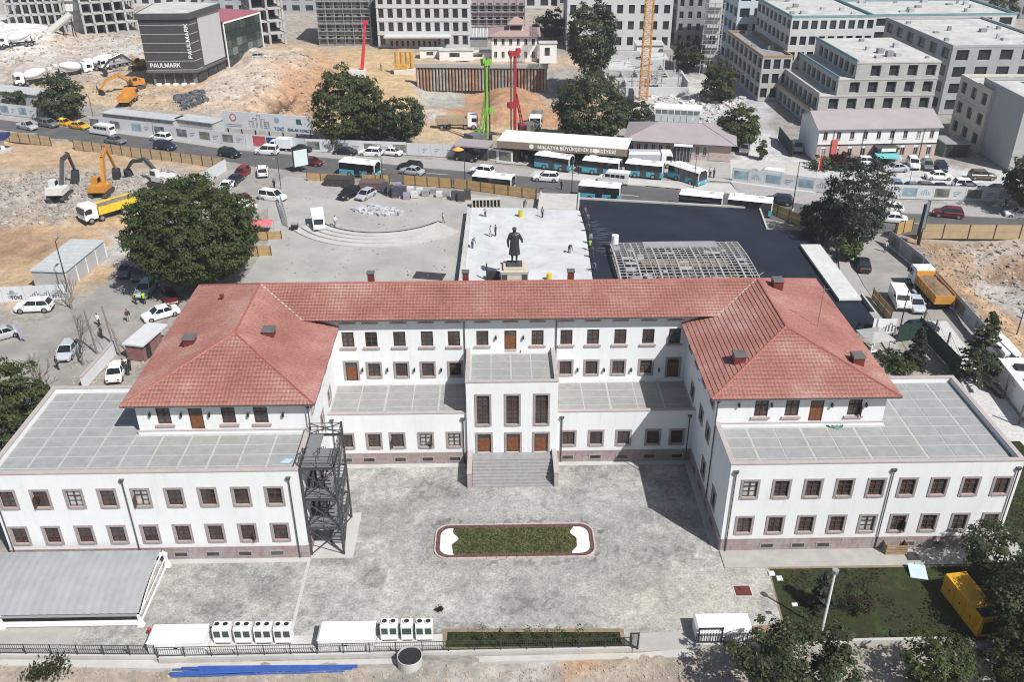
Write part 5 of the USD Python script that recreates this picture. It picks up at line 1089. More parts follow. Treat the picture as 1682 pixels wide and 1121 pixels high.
P0, P1 = at(1553, 985), at(1592, 1036); t = thing('generator', 'yellow generator container standing at the right of the lawn', 'generator', ((P0+P1)[0]/2+.80, (P0+P1)[1]/2+.1, .05), math.atan2(P0[1]-P1[1], P0[0]-P1[0])-PI/2); YEL = mat('generator_yellow', (.52, .27, .012), rough=.45, var=.12, scale=1.5)
put('housing', MB().box(-.85, .85, -2.5, 2.3, .15, 1.95), YEL, t); put('base', MB().box(-.95, .95, -2.6, 2.4, 0, .15), TRIM, t); put('exhaust_bay', MB().box(-.7, .7, -2.3, -1.4, 1.951, 1.97), TRIM, t)
for k in range(3): put('access_door', MB().box(-.875, -.851, -1.9+k*1.35, -.8+k*1.35, .3, 1.8), YEL, t); put('handle', MB().box(-.9, -.875, -1.35+k*1.35, -1.25+k*1.35, 1.0, 1.15), TRIM, t)
put('louvre', MB().box(-.6, .6, -2.52, -2.501, .4, 1.6), TRIM, t)
P = at(1480, 1045); t = thing('cable_ring', 'dark hose coiled in a ring on the lawn', 'hose', (P[0], P[1], .08)); ring_ = [(math.cos(q)*.8, math.sin(q)*.5, .05) for q in np.linspace(0, 2*PI, 22)]; put('coil', MB().path(ring_, .05, 5), TRIM, t)
P = at(248, 1046); t = thing('fire_hydrant', 'small red hydrant at the foot of the canopy', 'hydrant', (P[0], P[1], 0)); put('body', MB().tube((0, 0, 0), (0, 0, .75), .12, .1, 8).tube((-.2, 0, .5), (.2, 0, .5), .06, n=6), mat('hydrant_red', (.35, .02, .02), var=.1), t); put('cap', MB().tube((0, 0, .75), (0, 0, .85), .14, .05, 8), _mats['hydrant_red'], t)
# green hose on the right terrace, pale cloth on the left terrace
P = at(1369, 698, 8.55); t = thing('garden_hose', 'tangled green garden hose on the right terrace', 'hose', (P[0], P[1], 8.53)); q_ = np.linspace(0, 9*PI, 90); put('coil', MB().path([(math.cos(a)*(.35+.03*a*.5)+.2*math.sin(a*.37), math.sin(a)*(.3+.012*a), .04+.03*math.sin(a*1.7)**2) for a in q_], .035, 4), mat('hose_green', (.01, .15, .07), rough=.5, var=.1), t)
P = at(470, 757, 8.55); tag(put('tarpaulin', MB().add([[P[0]-.5, P[1]-.3, 8.54], [P[0]+.3, P[1]-.4, 8.56], [P[0]+.5, P[1]+.25, 8.53], [P[0]-.2, P[1]+.35, 8.6], [P[0], P[1], 8.72]], [[0, 1, 4], [1, 2, 4], [2, 3, 4], [3, 0, 4]]), mat('pale_blue_cloth', (.30, .42, .55), rough=.8, var=.15)), 'crumpled pale blue sheet on the left terrace near the fire escape', 'sheet')

# ---------------------------------------------------------------- trees, near to far
def treeat(label, px_, py_, base=None, name='tree', cat='tree', group=None, **k):
    P = at(px_, py_) if base is None else np.array([*base, 0.0]); t = thing(name, label, cat, (P[0], P[1], 0), group=group); tree_parts(t, **k); return t
treeat('huge round dark green plane tree behind the left end of the red roof', 0, 0, base=(-40.3, 108.6), name='plane_tree', h=15.3, trunk_h=3.2, rx=8.0, ry=7.2, rz=6.9, n_clump=1250, per=52, clump_r=.85, leaf=.175, mleaf=LEAF, seed=11, lobes=.13, trunk_r=.5, limbs=16)
treeat('broad olive-grey tree in front of the gateway at the bottom right', 0, 0, base=(18.6, 42.0), name='broadleaf_tree', h=6.6, trunk_h=1.8, rx=4.1, ry=2.6, rz=2.7, n_clump=240, per=46, clump_r=.6, leaf=.13, mleaf=LEAFD, seed=21, lobes=.3, trunk_r=.2)
treeat('light green young tree at the bottom edge right of centre', 0, 0, base=(28.6, 42.6), name='young_tree', h=4.9, trunk_h=1.3, rx=2.2, rz=2.0, n_clump=110, per=42, clump_r=.5, leaf=.125, mleaf=LEAFL, seed=22, lobes=.35, trunk_r=.1)
treeat('tall dark tree behind the yellow generator at the right edge', 0, 0, base=(37.3, 47.3), name='broadleaf_tree', h=6.6, trunk_h=1.6, rx=2.9, rz=2.8, n_clump=230, per=48, clump_r=.75, leaf=.14, mleaf=LEAFD, seed=23, lobes=.3, trunk_r=.22)
treeat('dark bushy tree against the right corner of the right wing', 0, 0, base=(37.9, 53.4), name='broadleaf_tree', h=5.2, trunk_h=1.1, rx=2.3, rz=2.1, n_clump=120, per=46, clump_r=.6, leaf=.13, mleaf=LEAFD, seed=24, lobes=.35, trunk_r=.16)
treeat('olive-yellow tree in the bottom right corner', 0, 0, base=(34.8, 42.6), name='broadleaf_tree', h=5.6, trunk_h=1.8, rx=2.5, rz=3.0, n_clump=150, per=46, clump_r=.6, leaf=.13, mleaf=LEAFY, seed=25, lobes=.35, trunk_r=.18)
treeat('dark tree at the right edge below the lawn', 0, 0, base=(39.8, 44.6), name='broadleaf_tree', h=8.2, trunk_h=2.0, rx=3.0, rz=3.3, n_clump=220, per=46, clump_r=.8, leaf=.15, mleaf=LEAF, seed=26, lobes=.3, trunk_r=.25)
treeat('dark green tree at the left edge beside the left wing', 22, 705, name='broadleaf_tree', h=7.6, trunk_h=1.5, rx=3.8, rz=3.8, n_clump=200, per=46, clump_r=.85, leaf=.18, mleaf=LEAF, seed=27, lobes=.3, trunk_r=.22)
treeat('low dark bush at the left edge close to the left terrace', 14, 742, name='bush', cat='bush', h=4.0, trunk_h=.6, rx=2.6, rz=1.9, n_clump=110, per=42, clump_r=.6, leaf=.14, mleaf=LEAFD, seed=28, lobes=.4, trunk_r=.12)
for (x, y, h, sd, lb) in ((137, 600, 6.5, 3, 'leafless grey tree beside the parked silver car on the left'), (71, 656, 5.6, 4, 'leafless grey tree next to the back corner of the left terrace'), (118, 508, 4.2, 6, 'small leafless tree at the end of the white hoarding on the left')):
    P = at(x, y); t = thing('bare_tree', lb, 'tree', (P[0], P[1], 0)); bare_tree(t, h, sd)
P = at(1600, 628); t = thing('conifer', 'big dark fir tree beyond the right terrace', 'tree', (P[0], P[1], 0)); conifer(t, 8.8, 3.4, 5, LEAFD, 5200)
P = at(1499, 605); t = thing('conifer', 'small bluish fir tree beside the dark green screen', 'tree', (P[0], P[1], 0)); conifer(t, 5.2, 1.7, 6, LEAFB, 2600)
P = at(1346, 1000); t = thing('conifer', 'little bluish spruce in the middle of the shady lawn', 'tree', (P[0], P[1], 0)); conifer(t, 3.6, 1.0, 16, LEAFB, 1500)
treeat('thin reddish shrub on the shady lawn right of the white lamp post', 1408, 1008, name='bush', cat='bush', h=3.0, trunk_h=.6, rx=1.1, rz=1.3, n_clump=40, per=22, clump_r=.4, leaf=.08, mleaf=leaf_mat('leaf_russet', (.035, .025, .018), (.07, .05, .034), (.13, .10, .06)), seed=51, lobes=.4, trunk_r=.05)
for k, x in enumerate((795, 822, 866, 893, 917, 952)):
    P = at(x, 1061)
    t = thing('sapling', ['thin sapling on the grass strip, leftmost of six', 'second thin sapling from the left on the grass strip', 'third thin sapling from the left on the grass strip', 'fourth thin sapling from the left on the grass strip', 'fifth thin sapling from the left on the grass strip', 'thin sapling on the grass strip, rightmost of six'][k], 'sapling', (P[0], P[1], 0), 0, 'saplings on the grass strip')
    put('stem', MB().tube((0, 0, 0), (.05, 0, 1.7), .025, .012, 5), BARK, t); v_, f_ = tuft(90, .5, 1.5, 40+k, .07); v_[:, 2] += .5; put('foliage', (v_, f_), LEAFY if k % 2 else LEAFD, t)
for (x, y, w, sd, lb) in ((92, 1103, 1.2, 1, 'scrubby green weed clump on the bare ground at the bottom left'), (62, 1112, .9, 2, 'smaller weed clump left of the scrubby one at the bottom left'), (722, 1004, .25, 3, 'little weed growing in the courtyard paving')):
    P = at(x, y); t = thing('weed', lb, 'plant', (P[0], P[1], 0)); put('foliage', tuft(int(420*w), w, .55*w+.2, sd, .1), LEAFY, t); put('stem', MB().tube((0, 0, 0), (0, 0, .3), .03, n=5), BARK, t)
# ================================================================ MIDDLE GROUND
BITUM = mat('bitumen_membrane', (.0125, .0165, .028), rough=.6, var=.3, scale=.25, detail=6, spec=.3)
WHITEP = custom('white_primer', {'g': ('geometry', {}), 'n': ('noise_texture', dict(scale=.22, detail=10.0, roughness=.7, distortion=.8)), 'r': ('rgb_ramp', dict(ramp=[(.3, (.36, .37, .38)), (.5, (.47, .485, .495)), (.7, (.56, .57, .58))])), 'p': ('principled_bsdf', dict(roughness=.8, specular_ior_level=.3))}, [('g.position', 'n.vector'), ('n.fac', 'r.fac'), ('r.color', 'p.base_color')])
DK = 1.2
flat('white_deck', [(772, 341), (880, 342), (952, 346), (962, 380), (975, 470), (756, 470)], DK, WHITEP, thick=1.3, lift=True)
flat('white_edge', [(768, 341), (775, 341), (762, 470), (752, 470)], DK+.16, CONCW, thick=1.4, lift=True)
flat('black_deck', [(950, 327), (1246, 343), (1258, 377), (1327, 379), (1345, 404), (1442, 532), (1350, 532), (1290, 470), (976, 470), (963, 380), (953, 346)], DK+.05, BITUM, thick=1.3, lift=True)
r_ = np.random.default_rng(3); sp = MB()
for k in range(16):
    P = at(966+r_.uniform(0, 46)*(k/26), 365+k*3.6, DK+.06); L = r_.uniform(1.2, 4.5); a = -.3+r_.normal()*.15; q = np.linspace(0, 1, 6); w = r_.uniform(.05, .16)
    up_ = [(P[0]+L*t*math.cos(a), P[1]+L*t*math.sin(a)*.5+.9*t*t+w*math.sin(PI*t)) for t in q]; dn = [(P[0]+L*t*math.cos(a), P[1]+L*t*math.sin(a)*.5+.9*t*t-w*math.sin(PI*t)) for t in q[::-1]]
    sp.sheet(Polygon(up_+dn[1:-1]).buffer(0), .058+DK+.0015*k)
put('primer_smears', sp, mat('primer_grey', (.085, .095, .115), var=.3), kind='structure')
def kerbline(name, a, b, w, z0, z1, m=CONCW, zp=0.0):
    P, Q = at(*a, zp), at(*b, zp); d = (Q-P)/np.linalg.norm(Q-P); n = np.array([-d[1], d[0], 0])*w
    return put(name, MB().prism([tuple(P[:2]), tuple(Q[:2]), tuple((Q+n)[:2]), tuple((P+n)[:2])], z0, z1), m)
tag(kerbline('parapet', (950, 328), (1246, 344), .3, 0, DK+.32, CONCW, DK), 'low white parapet along the street edge of the black deck', 'parapet')
tag(kerbline('parapet', (1246, 344), (1258, 377), .25, 0, DK+.3, CONCW, DK), 'short white parapet at the notch of the black deck', 'parapet')
# statue on its pedestal
P = at(845, 462, DK)[:2]; ped = thing('statue_pedestal', 'pale stone pedestal of the bronze statue with dark side panels', 'pedestal', (*P, DK)); PST = mat('pedestal_stone', (.47, .43, .36), rough=.8, var=.1)
zt = 2.35; put('base', MB().box(-1.75, 1.75, -1.4, 1.4, 0, zt-.75), PST, ped); put('cornice', MB().frus(-1.75, 1.75, -1.45, 1.45, zt-.75, -1.85, 1.85, -1.55, 1.55, zt-.35), PST, ped); put('step', MB().box(-1.45, 1.45, -1.2, 1.2, zt-.35, zt), PST, ped); put('plinth', MB().box(-1.0, 1.0, -.75, .75, zt, zt+.28), mat('bronze_plinth', (.06, .06, .06), rough=.5, var=.2), ped)
for s in (-1, 1): put('side_panel', MB().box(s*1.3-.35, s*1.3+.35, -1.46, -1.401, .1, 1.57), mat('panel_dark', (.05, .055, .055), rough=.5, var=.2), ped)
st = thing('statue', 'dark bronze statue of a man in a long coat seen from behind', 'statue', (*P, DK+zt+.28)); BRONZE = mat('bronze', (.052, .052, .054), rough=.42, var=.3, scale=2.5, metal=.35)
S_ = 4.95/1.78; J = {k: (tuple(np.array(p)*S_), r*S_) for k, (p, r) in joints('stand').items()}
k_ = np.arange(20)*2*PI/20
def ell(z, rx, ry, cx=0, dx=0): return np.column_stack([cx+rx*np.cos(k_)*(1+.05*np.cos(5*k_+z)), dx+ry*np.sin(k_)*(1+.05*np.cos(5*k_+z)), np.full(20, z)])
coat = [ell(.42, .15, .265), ell(.55, .155, .255), ell(.8, .15, .225), ell(1.0, .15, .205), ell(1.15, .16, .205), ell(1.3, .175, .225), ell(1.42, .16, .235), ell(1.48, .11, .16), ell(1.52, .07, .075)]
cm_ = MB().loft([q*S_ for q in coat]); cv, cf = cm_.arr(); Cc = trimesh.Trimesh(cv, cf)
J2 = dict(J); J2['le'] = (tuple(np.array((-.03, .30, 1.13))*S_), .062*S_); J2['re'] = (tuple(np.array((.0, -.33, 1.17))*S_), .062*S_); J2['lh'] = (tuple(np.array((.06, .29, .88))*S_), .045*S_); J2['rh'] = (tuple(np.array((.16, -.36, .98))*S_), .042*S_); J2['lf'] = (tuple(np.array((.09, .28, .77))*S_), .035*S_); J2['rf'] = (tuple(np.array((.25, -.38, .93))*S_), .034*S_)
for q in ('ls', 'rs'): J2[q] = (J2[q][0], .085*S_)
M_ = manifold3d.Manifold(manifold3d.Mesh(np.asarray(Cc.vertices, np.float32), np.asarray(Cc.faces, np.uint32)))
for a, b in LEG[2:]+ARM+[('lan', 'lto'), ('ran', 'rto'), ('lh', 'lf'), ('rh', 'rf'), ('che', 'nk'), ('nk', 'hd'), ('hd', 'ch'), ('ls', 'rs')]:
    M_ += manifold3d.Manifold.batch_hull([manifold3d.Manifold.sphere(J2[q][1], 14).translate(tuple(map(float, J2[q][0]))) for q in (a, b)])
mm = M_.refine_to_length(.16).to_mesh(); tm = trimesh.Trimesh(mm.vert_properties[:, :3], mm.tri_verts, process=True); trimesh.smoothing.filter_taubin(tm, iterations=4)
R90 = np.array([[0, -1, 0], [1, 0, 0], [0, 0, 1.0]])
put('figure', (np.array(tm.vertices)@R90.T, np.array(tm.faces)), BRONZE, st, smooth=60)
hd = np.array(J['hd'][0])@R90.T; ic = trimesh.creation.icosphere(2); put('hair', (ic.vertices*np.array([.105, .112, .085])*S_+hd+np.array([0, -.02, .035])*S_, ic.faces), BRONZE, st, smooth=True)
cb = MB()
cb.loft([np.column_stack([np.cos(k_)*a*S_, np.sin(k_)*b*S_, np.full(20, z*S_)]) for z, a, b in ((1.46, .15, .10), (1.5, .125, .09), (1.555, .075, .07))]); put('collar', cb, BRONZE, st, smooth=40)
# skylight frame on the black deck
sk = thing('skylight_frame', 'bare grey steel skylight vault under construction on the black deck', 'steel frame', (0, 0, DK+.05)); FR_ = mat('frame_grey', (.31, .31, .30), rough=.6, var=.2, scale=3); FRD = mat('frame_rust', (.20, .17, .14), rough=.8, var=.3, scale=2)
y1_ = at(1100, 408, DK)[1]; y0_ = y1_-13; xa_, xb_ = at(1008, 430, DK)[0], at(1230, 440, DK)[0]
def vault(y): t = (y-y0_)/(y1_-y0_); return .7+.42*math.sin(PI*min(max(t*.9+.05, 0), 1))
yy = np.linspace(y0_, y1_, 17)
for k in range(21):
    x = xa_+(xb_-xa_)*k/20; b = MB()
    for a, c in zip(yy[:-1], yy[1:]): b.bar((x, a, vault(a)), (x, c, vault(c)), .12 if k % 3 else .24)
    put('arch_rib', b, FR_, sk)
for y in yy: put('purlin', MB().bar((xa_, y, vault(y)+.06), (xb_, y, vault(y)+.06), .09), FR_, sk)
for k in range(8): x = xa_+(xb_-xa_)*k/7; put('floor_beam', MB().bar((x, y0_, .05), (x, y1_, .05), .22), FRD, sk)
put('deck_plate', MB().box(19.3, 29.6, y1_-2, y1_, .95, 1.0), GALV, sk); put('floor_plate', MB().box(18.4, 30.5, y1_-6.8, y1_-4.2, .16, .22), FRD, sk); put('floor_plate', MB().box(18.4, 30.5, y1_-12.4, y1_-10.2, .16, .22), FRD, sk)
for k in range(90):
    x, y = r_.uniform(xa_, xb_), r_.uniform(y0_, y1_-1); a = r_.uniform(0, PI); put('loose_bar', MB().bar((x, y, .35), (x+math.cos(a)*1.6, y+math.sin(a)*1.6, .35+r_.uniform(0, .8)), .07), FR_ if k % 2 else FRD, sk)
for k in range(34):
    x, y = r_.uniform(xa_, xb_-1.5), r_.uniform(y0_, y1_-1.2)
    if k % 3 and xa_+4 < x < xb_-5: continue
    z = vault(y)+.1; put('sheet_panel', MB().obox((x, y, z), (r_.uniform(.6, 1.6), 0, 0), (0, r_.uniform(.4, 1.1), r_.uniform(-.1, .1)), (0, 0, .04)), FR_ if k % 2 else GALV, sk)
tag(put('water_tank', MB().tube((xa_+.6, y1_-.3, DK+.05), (xa_+.6, y1_-.3, DK+2.2), .5, n=12), WHITEM), 'small white tank at the left back corner of the skylight frame', 'tank')
# long white shelter roof on the right of the deck
A_, B_ = at(1330, 403, 1.6), at(1396, 493, 1.6); t = thing('shelter', 'long white flat shelter roof along the right edge of the black deck', 'shelter', (A_[0], A_[1], 0), math.atan2(B_[1]-A_[1], B_[0]-A_[0])); L = np.linalg.norm((B_-A_)[:2])
put('roof', MB().box(0, L, -1.35, 1.45, 1.5, 1.75), mat('shelter_white', (.50, .51, .50), rough=.7, var=.12, scale=.8, detail=8), t); put('back_wall', MB().box(.1, L-.1, -1.3, -1.15, 0, 1.5), TRIM, t)
for k in range(6): put('post', MB().box(.3+k*(L-.6)/5-.08, .3+k*(L-.6)/5+.08, 1.2, 1.36, 0, 1.5), IRON, t)
# basin and board below it
flat('basin', [(1402, 494), (1412, 492), (1433, 523), (1402, 524)], .30, BITUM, thick=.1)
for a, b, lb in (((1412, 492), (1436, 525), 'thin white wall at the right of the small dark basin'), ((1398, 525), (1436, 525), 'thin white wall at the near end of the small dark basin')): tag(kerbline('low_wall', a, b, .22, 0, .9), lb, 'wall')
# shed-like things built on a base line: A, B front corners on the ground
def frame_of(A, B): d = np.asarray(B[:2])-np.asarray(A[:2]); L = np.linalg.norm(d); return L, math.atan2(d[1], d[0])
def base(name, label, cat, a, b, group=None, z=0.0):
    A, B = at(*a, z), at(*b, z); L, an = frame_of(A, B); return thing(name, label, cat, (A[0], A[1], 0), an, group), L
def hall(name, label, cat, a, b, depth, h, wallm, roofm, rise=0.0, over=.4, bays=0, floors=1, hip=False, winm=GLASS, doors=(), wfrac=.45, low=None, gable=True, glw=None):
    """A house on the base line a-b: walls with real openings, windows as parts, a flat, gabled or hipped roof with its ridge along the front."""
    t, L = base(name, label, cat, a, b); w = MB(); hs = []; fh = h/floors
    for f in range(floors):
        for k in range(bays):
            c = (k+.5)*L/bays; ww = L/bays*wfrac
            if f == 0 and any(d0 < c < d1 for d0, d1 in doors): continue
            hs.append((c-ww/2, c+ww/2, f*fh+fh*.32, f*fh+fh*.78))
    facade(w, (0, 0, 0), XA, L, h, hs, .14); facade(w, (0, depth, 0), -YA, depth, h, [], .1); facade(w, (L, 0, 0), YA, depth, h, [], .1); facade(w, (L, depth, 0), -XA, L, h, [], .1)
    if rise and not hip: w.add([(0, 0, h), (0, depth, h), (0, depth/2, h+rise), (L, 0, h), (L, depth, h), (L, depth/2, h+rise)], [[0, 2, 1], [3, 4, 5]])
    put('wall', w, wallm, t)
    if low is not None: put('lower_wall', MB().box(-.04, L+.04, -.04, -.003, 0, fh*.98) if False else MB().box(-.05, -.003, 0, depth, 0, fh), low, t)
    for a0, a1, z0, z1 in hs:
        o = put('window', fbox(fbox(MB(), (0, 0, 0), XA, a0-.06, a1+.06, z0-.1, z0-.003, 0, .08), (0, 0, 0), XA, (a0+a1)/2-.04, (a0+a1)/2+.04, z0, z1, -.11, -.06), SILL, t); put('pane', fbox(MB(), (0, 0, 0), XA, a0, a1, z0, z1, -.135, -.115), glw if glw and rng.random() < .25 else winm, o)
    o_ = over
    if rise:
        if hip:
            y0, y1 = -o_, depth+o_; hr = (y1-y0)/2; v = [(-o_, y0, h), (L+o_, y0, h), (L+o_, y1, h), (-o_, y1, h), (-o_+hr, depth/2, h+rise), (L+o_-hr, depth/2, h+rise)]; put('roof', MB().add(v, [[0, 1, 5], [0, 5, 4], [1, 2, 5], [2, 3, 4], [2, 4, 5], [3, 0, 4], [0, 2, 1], [0, 3, 2]]), roofm, t)
            rc = MB(); [rc.bar(np.array(v[i])+[0, 0, .03], np.array(v[j])+[0, 0, .03], .14, .1) for i, j in ((0, 4), (3, 4), (1, 5), (2, 5), (4, 5))]; put('ridge', rc, roofm, t)
        else:
            for s in (0, 1):
                e = (-o_ if s == 0 else depth+o_); ze = h-o_*rise/(depth/2); y_ = depth/2; put('roof', MB().obox((-o_, e, ze), (L+2*o_, 0, 0), (0, y_-e, h+rise-ze), (0, 0, .1)), roofm, t)
    else: put('roof', MB().box(-o_, L+o_, -o_, depth+o_, h, h+.22), roofm, t)
    return t, L
MAUVE = mat('mauve_sheet_roof', (.30, .265, .275), rough=.6, var=.06, scale=.4, detail=6); PINKW = mat('pink_wall', (.42, .335, .305), rough=.85, var=.08); WWALL = mat('white_wall', (.66, .66, .65), rough=.85, var=.06); GREYW = mat('grey_render', (.27, .275, .285), rough=.85, var=.1)
DKM = mat('dark_panel', (.04, .042, .046), rough=.5, var=.2)
t, L = hall('station_office', 'long single-storey building with a mauve hipped roof behind the parked buses', 'building', (1030, 257), (1199, 267), 11.0, 3.3, mat('pinkish_wall', (.40, .34, .325), var=.08), MAUVE, 2.1, .9, 14, 1, True)
put('entrance_bay', MB().box(L*.47, L*.62, -1.4, -.003, 0, 3.0), DKM, t); put('entrance_canopy', MB().box(L*.45, L*.63, -1.9, .3, 3.0, 3.2), WWALL, t)
for k in range(5): put('glazing_bar', MB().box(L*.48+k*L*.032, L*.48+k*L*.032+.08, -1.45, -1.401, .1, 2.9), GALV, t)
put('pink_panel', MB().box(L*.79, L-.05, -.08, -.003, .2, 2.9), PINKW, t)
t, L = hall('police_house', 'two-storey house with white upper floor, pink ground floor and mauve gabled roof', 'building', (1338, 266), (1532, 262), 9.5, 6.2, WWALL, MAUVE, 1.9, .5, 9, 2, False, GLASS, ((9.5, 14),), .30, glw=GLASSL)
put('ground_floor_band', MB().box(-.03, L+.03, -.10, -.06, 3.0, 3.2), TRIM, t)
o = MB(); [o.box(max(0, k*L/9-L/9*.35+.0), k*L/9+L/9*.35, -.05, -.003, .0, 3.0) for k in range(0)]; 
for k in range(10): put('pink_cladding', MB().box(max(.0, (k-.5)*L/9+L/9*.17), min(L, (k+.5)*L/9-L/9*.17), -.055, -.003, .02, 2.98), PINKW, t)
put('porch', MB().box(L*.47, L*.65, -2.2, -.06, 2.7, 3.0).box(L*.48, L*.64, -2.0, -.06, 0, 2.7), DKM, t); put('porch_sign', MB().box(L*.5, L*.62, -2.23, -2.201, 2.35, 2.95), WHITEM, t)
for k in range(4): put('downpipe', MB().tube(((k+.5)*L/4, -.13, 0), ((k+.5)*L/4, -.13, 6.1), .05, n=5), TRIM, t)
# bus terminal
t, L = base('bus_terminal', 'open bus terminal with a long white roof and a brown fascia with white lettering', 'bus terminal', (823, 263), (1027, 278))
zr = 4.0; put('roof', MB().box(-.3, L+.3, -1.6, 5.2, zr, zr+.22), WHITEM, t); put('roof_upstand', MB().box(-.3, L+.3, 2.0, 2.3, zr+.22, zr+.5), WHITEM, t)
BROWN = mat('brown_fascia', (.21, .165, .125), rough=.6, var=.1); put('fascia', MB().box(-.35, L+.35, -1.75, -1.6, zr-1.15, zr+.1), BROWN, t)
put('lettering', letters('MALATYA BÜYÜKŞEHİR BELEDİYESİ', .58, (7.2, -1.77, zr-.75), XA), WHITEM, t, kind='stuff', label='white lettering on the brown fascia')
for x in (6.1, L-5.2): put('emblem', MB().tube((x, -1.75, zr-.5), (x, -1.79, zr-.5), .42, n=16), WHITEM, t)
put('back_wall', MB().box(0, L, 3.2, 3.4, 0, zr), DKM, t); put('side_wall', MB().box(.0, 3.4, -.4, 3.2, 0, 2.8), mat('brown_kiosk', (.12, .07, .05), var=.2), t)
for k in range(9): put('column', MB().tube((.6+k*(L-1.2)/8, -.8, 0), (.6+k*(L-1.2)/8, -.8, zr), .14, n=8), TRIM, t)
for k in range(5): put('bench', MB().box(4.2+k*4, 6.2+k*4, 1.6, 2.0, .42, .48).box(4.3+k*4, 4.4+k*4, 1.7, 1.9, 0, .42).box(6.0+k*4, 6.1+k*4, 1.7, 1.9, 0, .42), GALV, t)
t, L = base('notice_case', 'white framed notice boards at the left end of the bus terminal', 'notice board', (800, 262), (842, 268)); put('frame', MB().box(0, L, -.08, .08, 0, 2.2), WHITEM, t)
for a, b in ((.06, .38), (.48, .94)): put('poster', MB().box(L*a, L*b, -.1, -.081, .3, 1.9), mat('poster_print', (.16, .17, .15), var=.6, scale=1.5), t)
t, L = base('kiosk', 'small dark kiosk with a flat mauve roof and a yellow parasol beside it', 'kiosk', (752, 260), (802, 264)); put('body', MB().box(.2, L-.2, 0, 3, 0, 2.6), DKM, t); put('roof', MB().box(-.5, L+.4, -1.2, 3.3, 2.6, 2.85), MAUVE, t); put('counter', MB().box(1.2, L-1.5, -.2, -.003, .9, 1.0), WOODL, t); put('window', MB().box(1.2, L-1.5, -.02, -.003, 1.0, 2.1), GLASS, t)
P = at(754, 259); t = thing('parasol', 'open orange-yellow parasol in front of the small kiosk', 'parasol', (P[0], P[1]-1.6, .12)); put('pole', MB().tube((0, 0, 0), (0, 0, 2.4), .03, n=6), GALV, t); put('canopy', MB().tube((0, 0, 1.95), (0, 0, 2.5), 1.15, .05, 10), mat('parasol_orange', (.55, .30, .08), var=.1), t)
t, L = base('glass_shelter', 'light glazed shelter with a white roof behind the mauve-roofed building', 'shelter', (1075, 201), (1148, 205)); put('roof', MB().box(-.3, L+.3, -.5, 3.5, 2.9, 3.2), WHITEM, t)
for k in range(7): put('panel', MB().box(k*L/7+.06, (k+1)*L/7-.06, 0, .06, 0, 2.9), mat('frosted', (.42, .47, .49), rough=.3, var=.1), t)
t, L = base('gazebo', 'white roofed gazebo on posts beside the dark green screen', 'gazebo', (1428, 590), (1457, 586)); put('roof', MB().frus(-.4, L+.4, -.4, 2.9, 2.3, L*.35, L*.65, 1.1, 1.4, 2.7), mat('gazebo_roof', (.34, .34, .33), var=.1, rough=.7), t)
for x in (0, L):
    for y in (0, 2.6): put('post', MB().box(x-.06, x+.06, y-.06, y+.06, 0, 2.3), WHITEM, t)
put('bench', MB().box(.2, L-.2, .6, 1.0, .42, .48).box(.2, .3, .6, 1.0, 0, .42).box(L-.3, L-.2, .6, 1, 0, .42), WHITEM, t)
P, Q = at(1433, 547), at(1467, 547); t, L = base('sign_board', 'white board with a line drawing of towers beside the gazebo', 'sign', (1430, 552), (1468, 553)); put('board', MB().box(0, L, -.05, .05, .4, 2.3), WHITEM, t)
def skyline_logo(mb, x, z, s, d=-.06, dep=.02):
    for a, b, h in ((0, .28, .5), (.32, .6, .75), (.64, .96, 1.0), (1.0, 1.3, .7), (1.34, 1.6, .5)):
        for p, q, u, v in ((a, a+.05, 0, h), (b-.05, b, 0, h), (a, b, h-.05, h)): mb.box(x+p*s, x+q*s, d-dep, d, z+u*s, z+v*s)
    return mb
put('drawing', skyline_logo(MB(), .45*L, .7, 1.1, -.05), TRIM, t)
for x in (.2, L-.2): put('leg', MB().box(x-.05, x+.05, -.04, .04, 0, .4), TRIM, t)
GREENS = mat('green_screen', (.012, .035, .022), rough=.8, var=.25)
for a, b, h, lb in (((1507, 548), (1572, 618), 2.2, 'long dark green screen fence behind the fir trees'), ((1474, 562), (1508, 558), 2.3, 'short green screen panel left of the long screen'), ((1278, 228), (1301, 258), 2.4, 'dark green hedge-like screen beside the white forecourt')):
    t, L = base('screen_fence', lb, 'screen', a, b); n = max(2, int(L/2.2))
    for k in range(n): put('panel', MB().box(k*L/n+.03, (k+1)*L/n-.03, -.03, .03, .05, h), GREENS, t)
    for k in range(n+1): put('post', MB().box(k*L/n-.03, k*L/n+.03, -.05, .05, 0, h+.1), IRON, t)
flat('substation_floor', [(1512, 528), (1555, 528), (1760, 800), (1690, 800)], .03, mat('white_gravel', (.46, .46, .45), var=.2, scale=2.5, bump=.4))
for k, (x, y) in enumerate(((1513, 545), (1531, 563), (1551, 584), (1622, 625), (1647, 655), (1672, 700))):
    P = at(x, y); t = thing('support_pole', ['timber', 'second', 'third', 'fourth', 'fifth', 'nearest'][k]+' wooden pole with wire stays on the white gravel strip' if k else 'farthest wooden pole with wire stays on the white gravel strip', 'pole', (P[0], P[1], 0)); put('pole', MB().tube((0, 0, 0), (0, 0, 3.0), .13, .1, 7), mat('pole_timber', (.10, .085, .07), var=.2, rough=.9), t); put('stay', MB().bar((0, 0, 2.9), (1.5, -1.2, 0), .03).bar((0, 0, 2.9), (1.3, 1.0, 0), .03), IRON, t)
t, L = base('power_cabin', 'long white flat-roofed cabin at the right edge beyond the right terrace', 'cabin', (1700, 712), (1633, 622)); put('body', MB().box(0, L, -2.4, 0, 0, 2.4), WHITEM, t); put('roof', MB().box(-.2, L+.2, -2.6, .2, 2.4, 2.6), WHITEM, t)
for k in range(3): put('roof_vent', MB().box(L*(.2+.27*k), L*(.2+.27*k)+1.1, -1.8, -.7, 2.6, 2.9), TRIM, t)
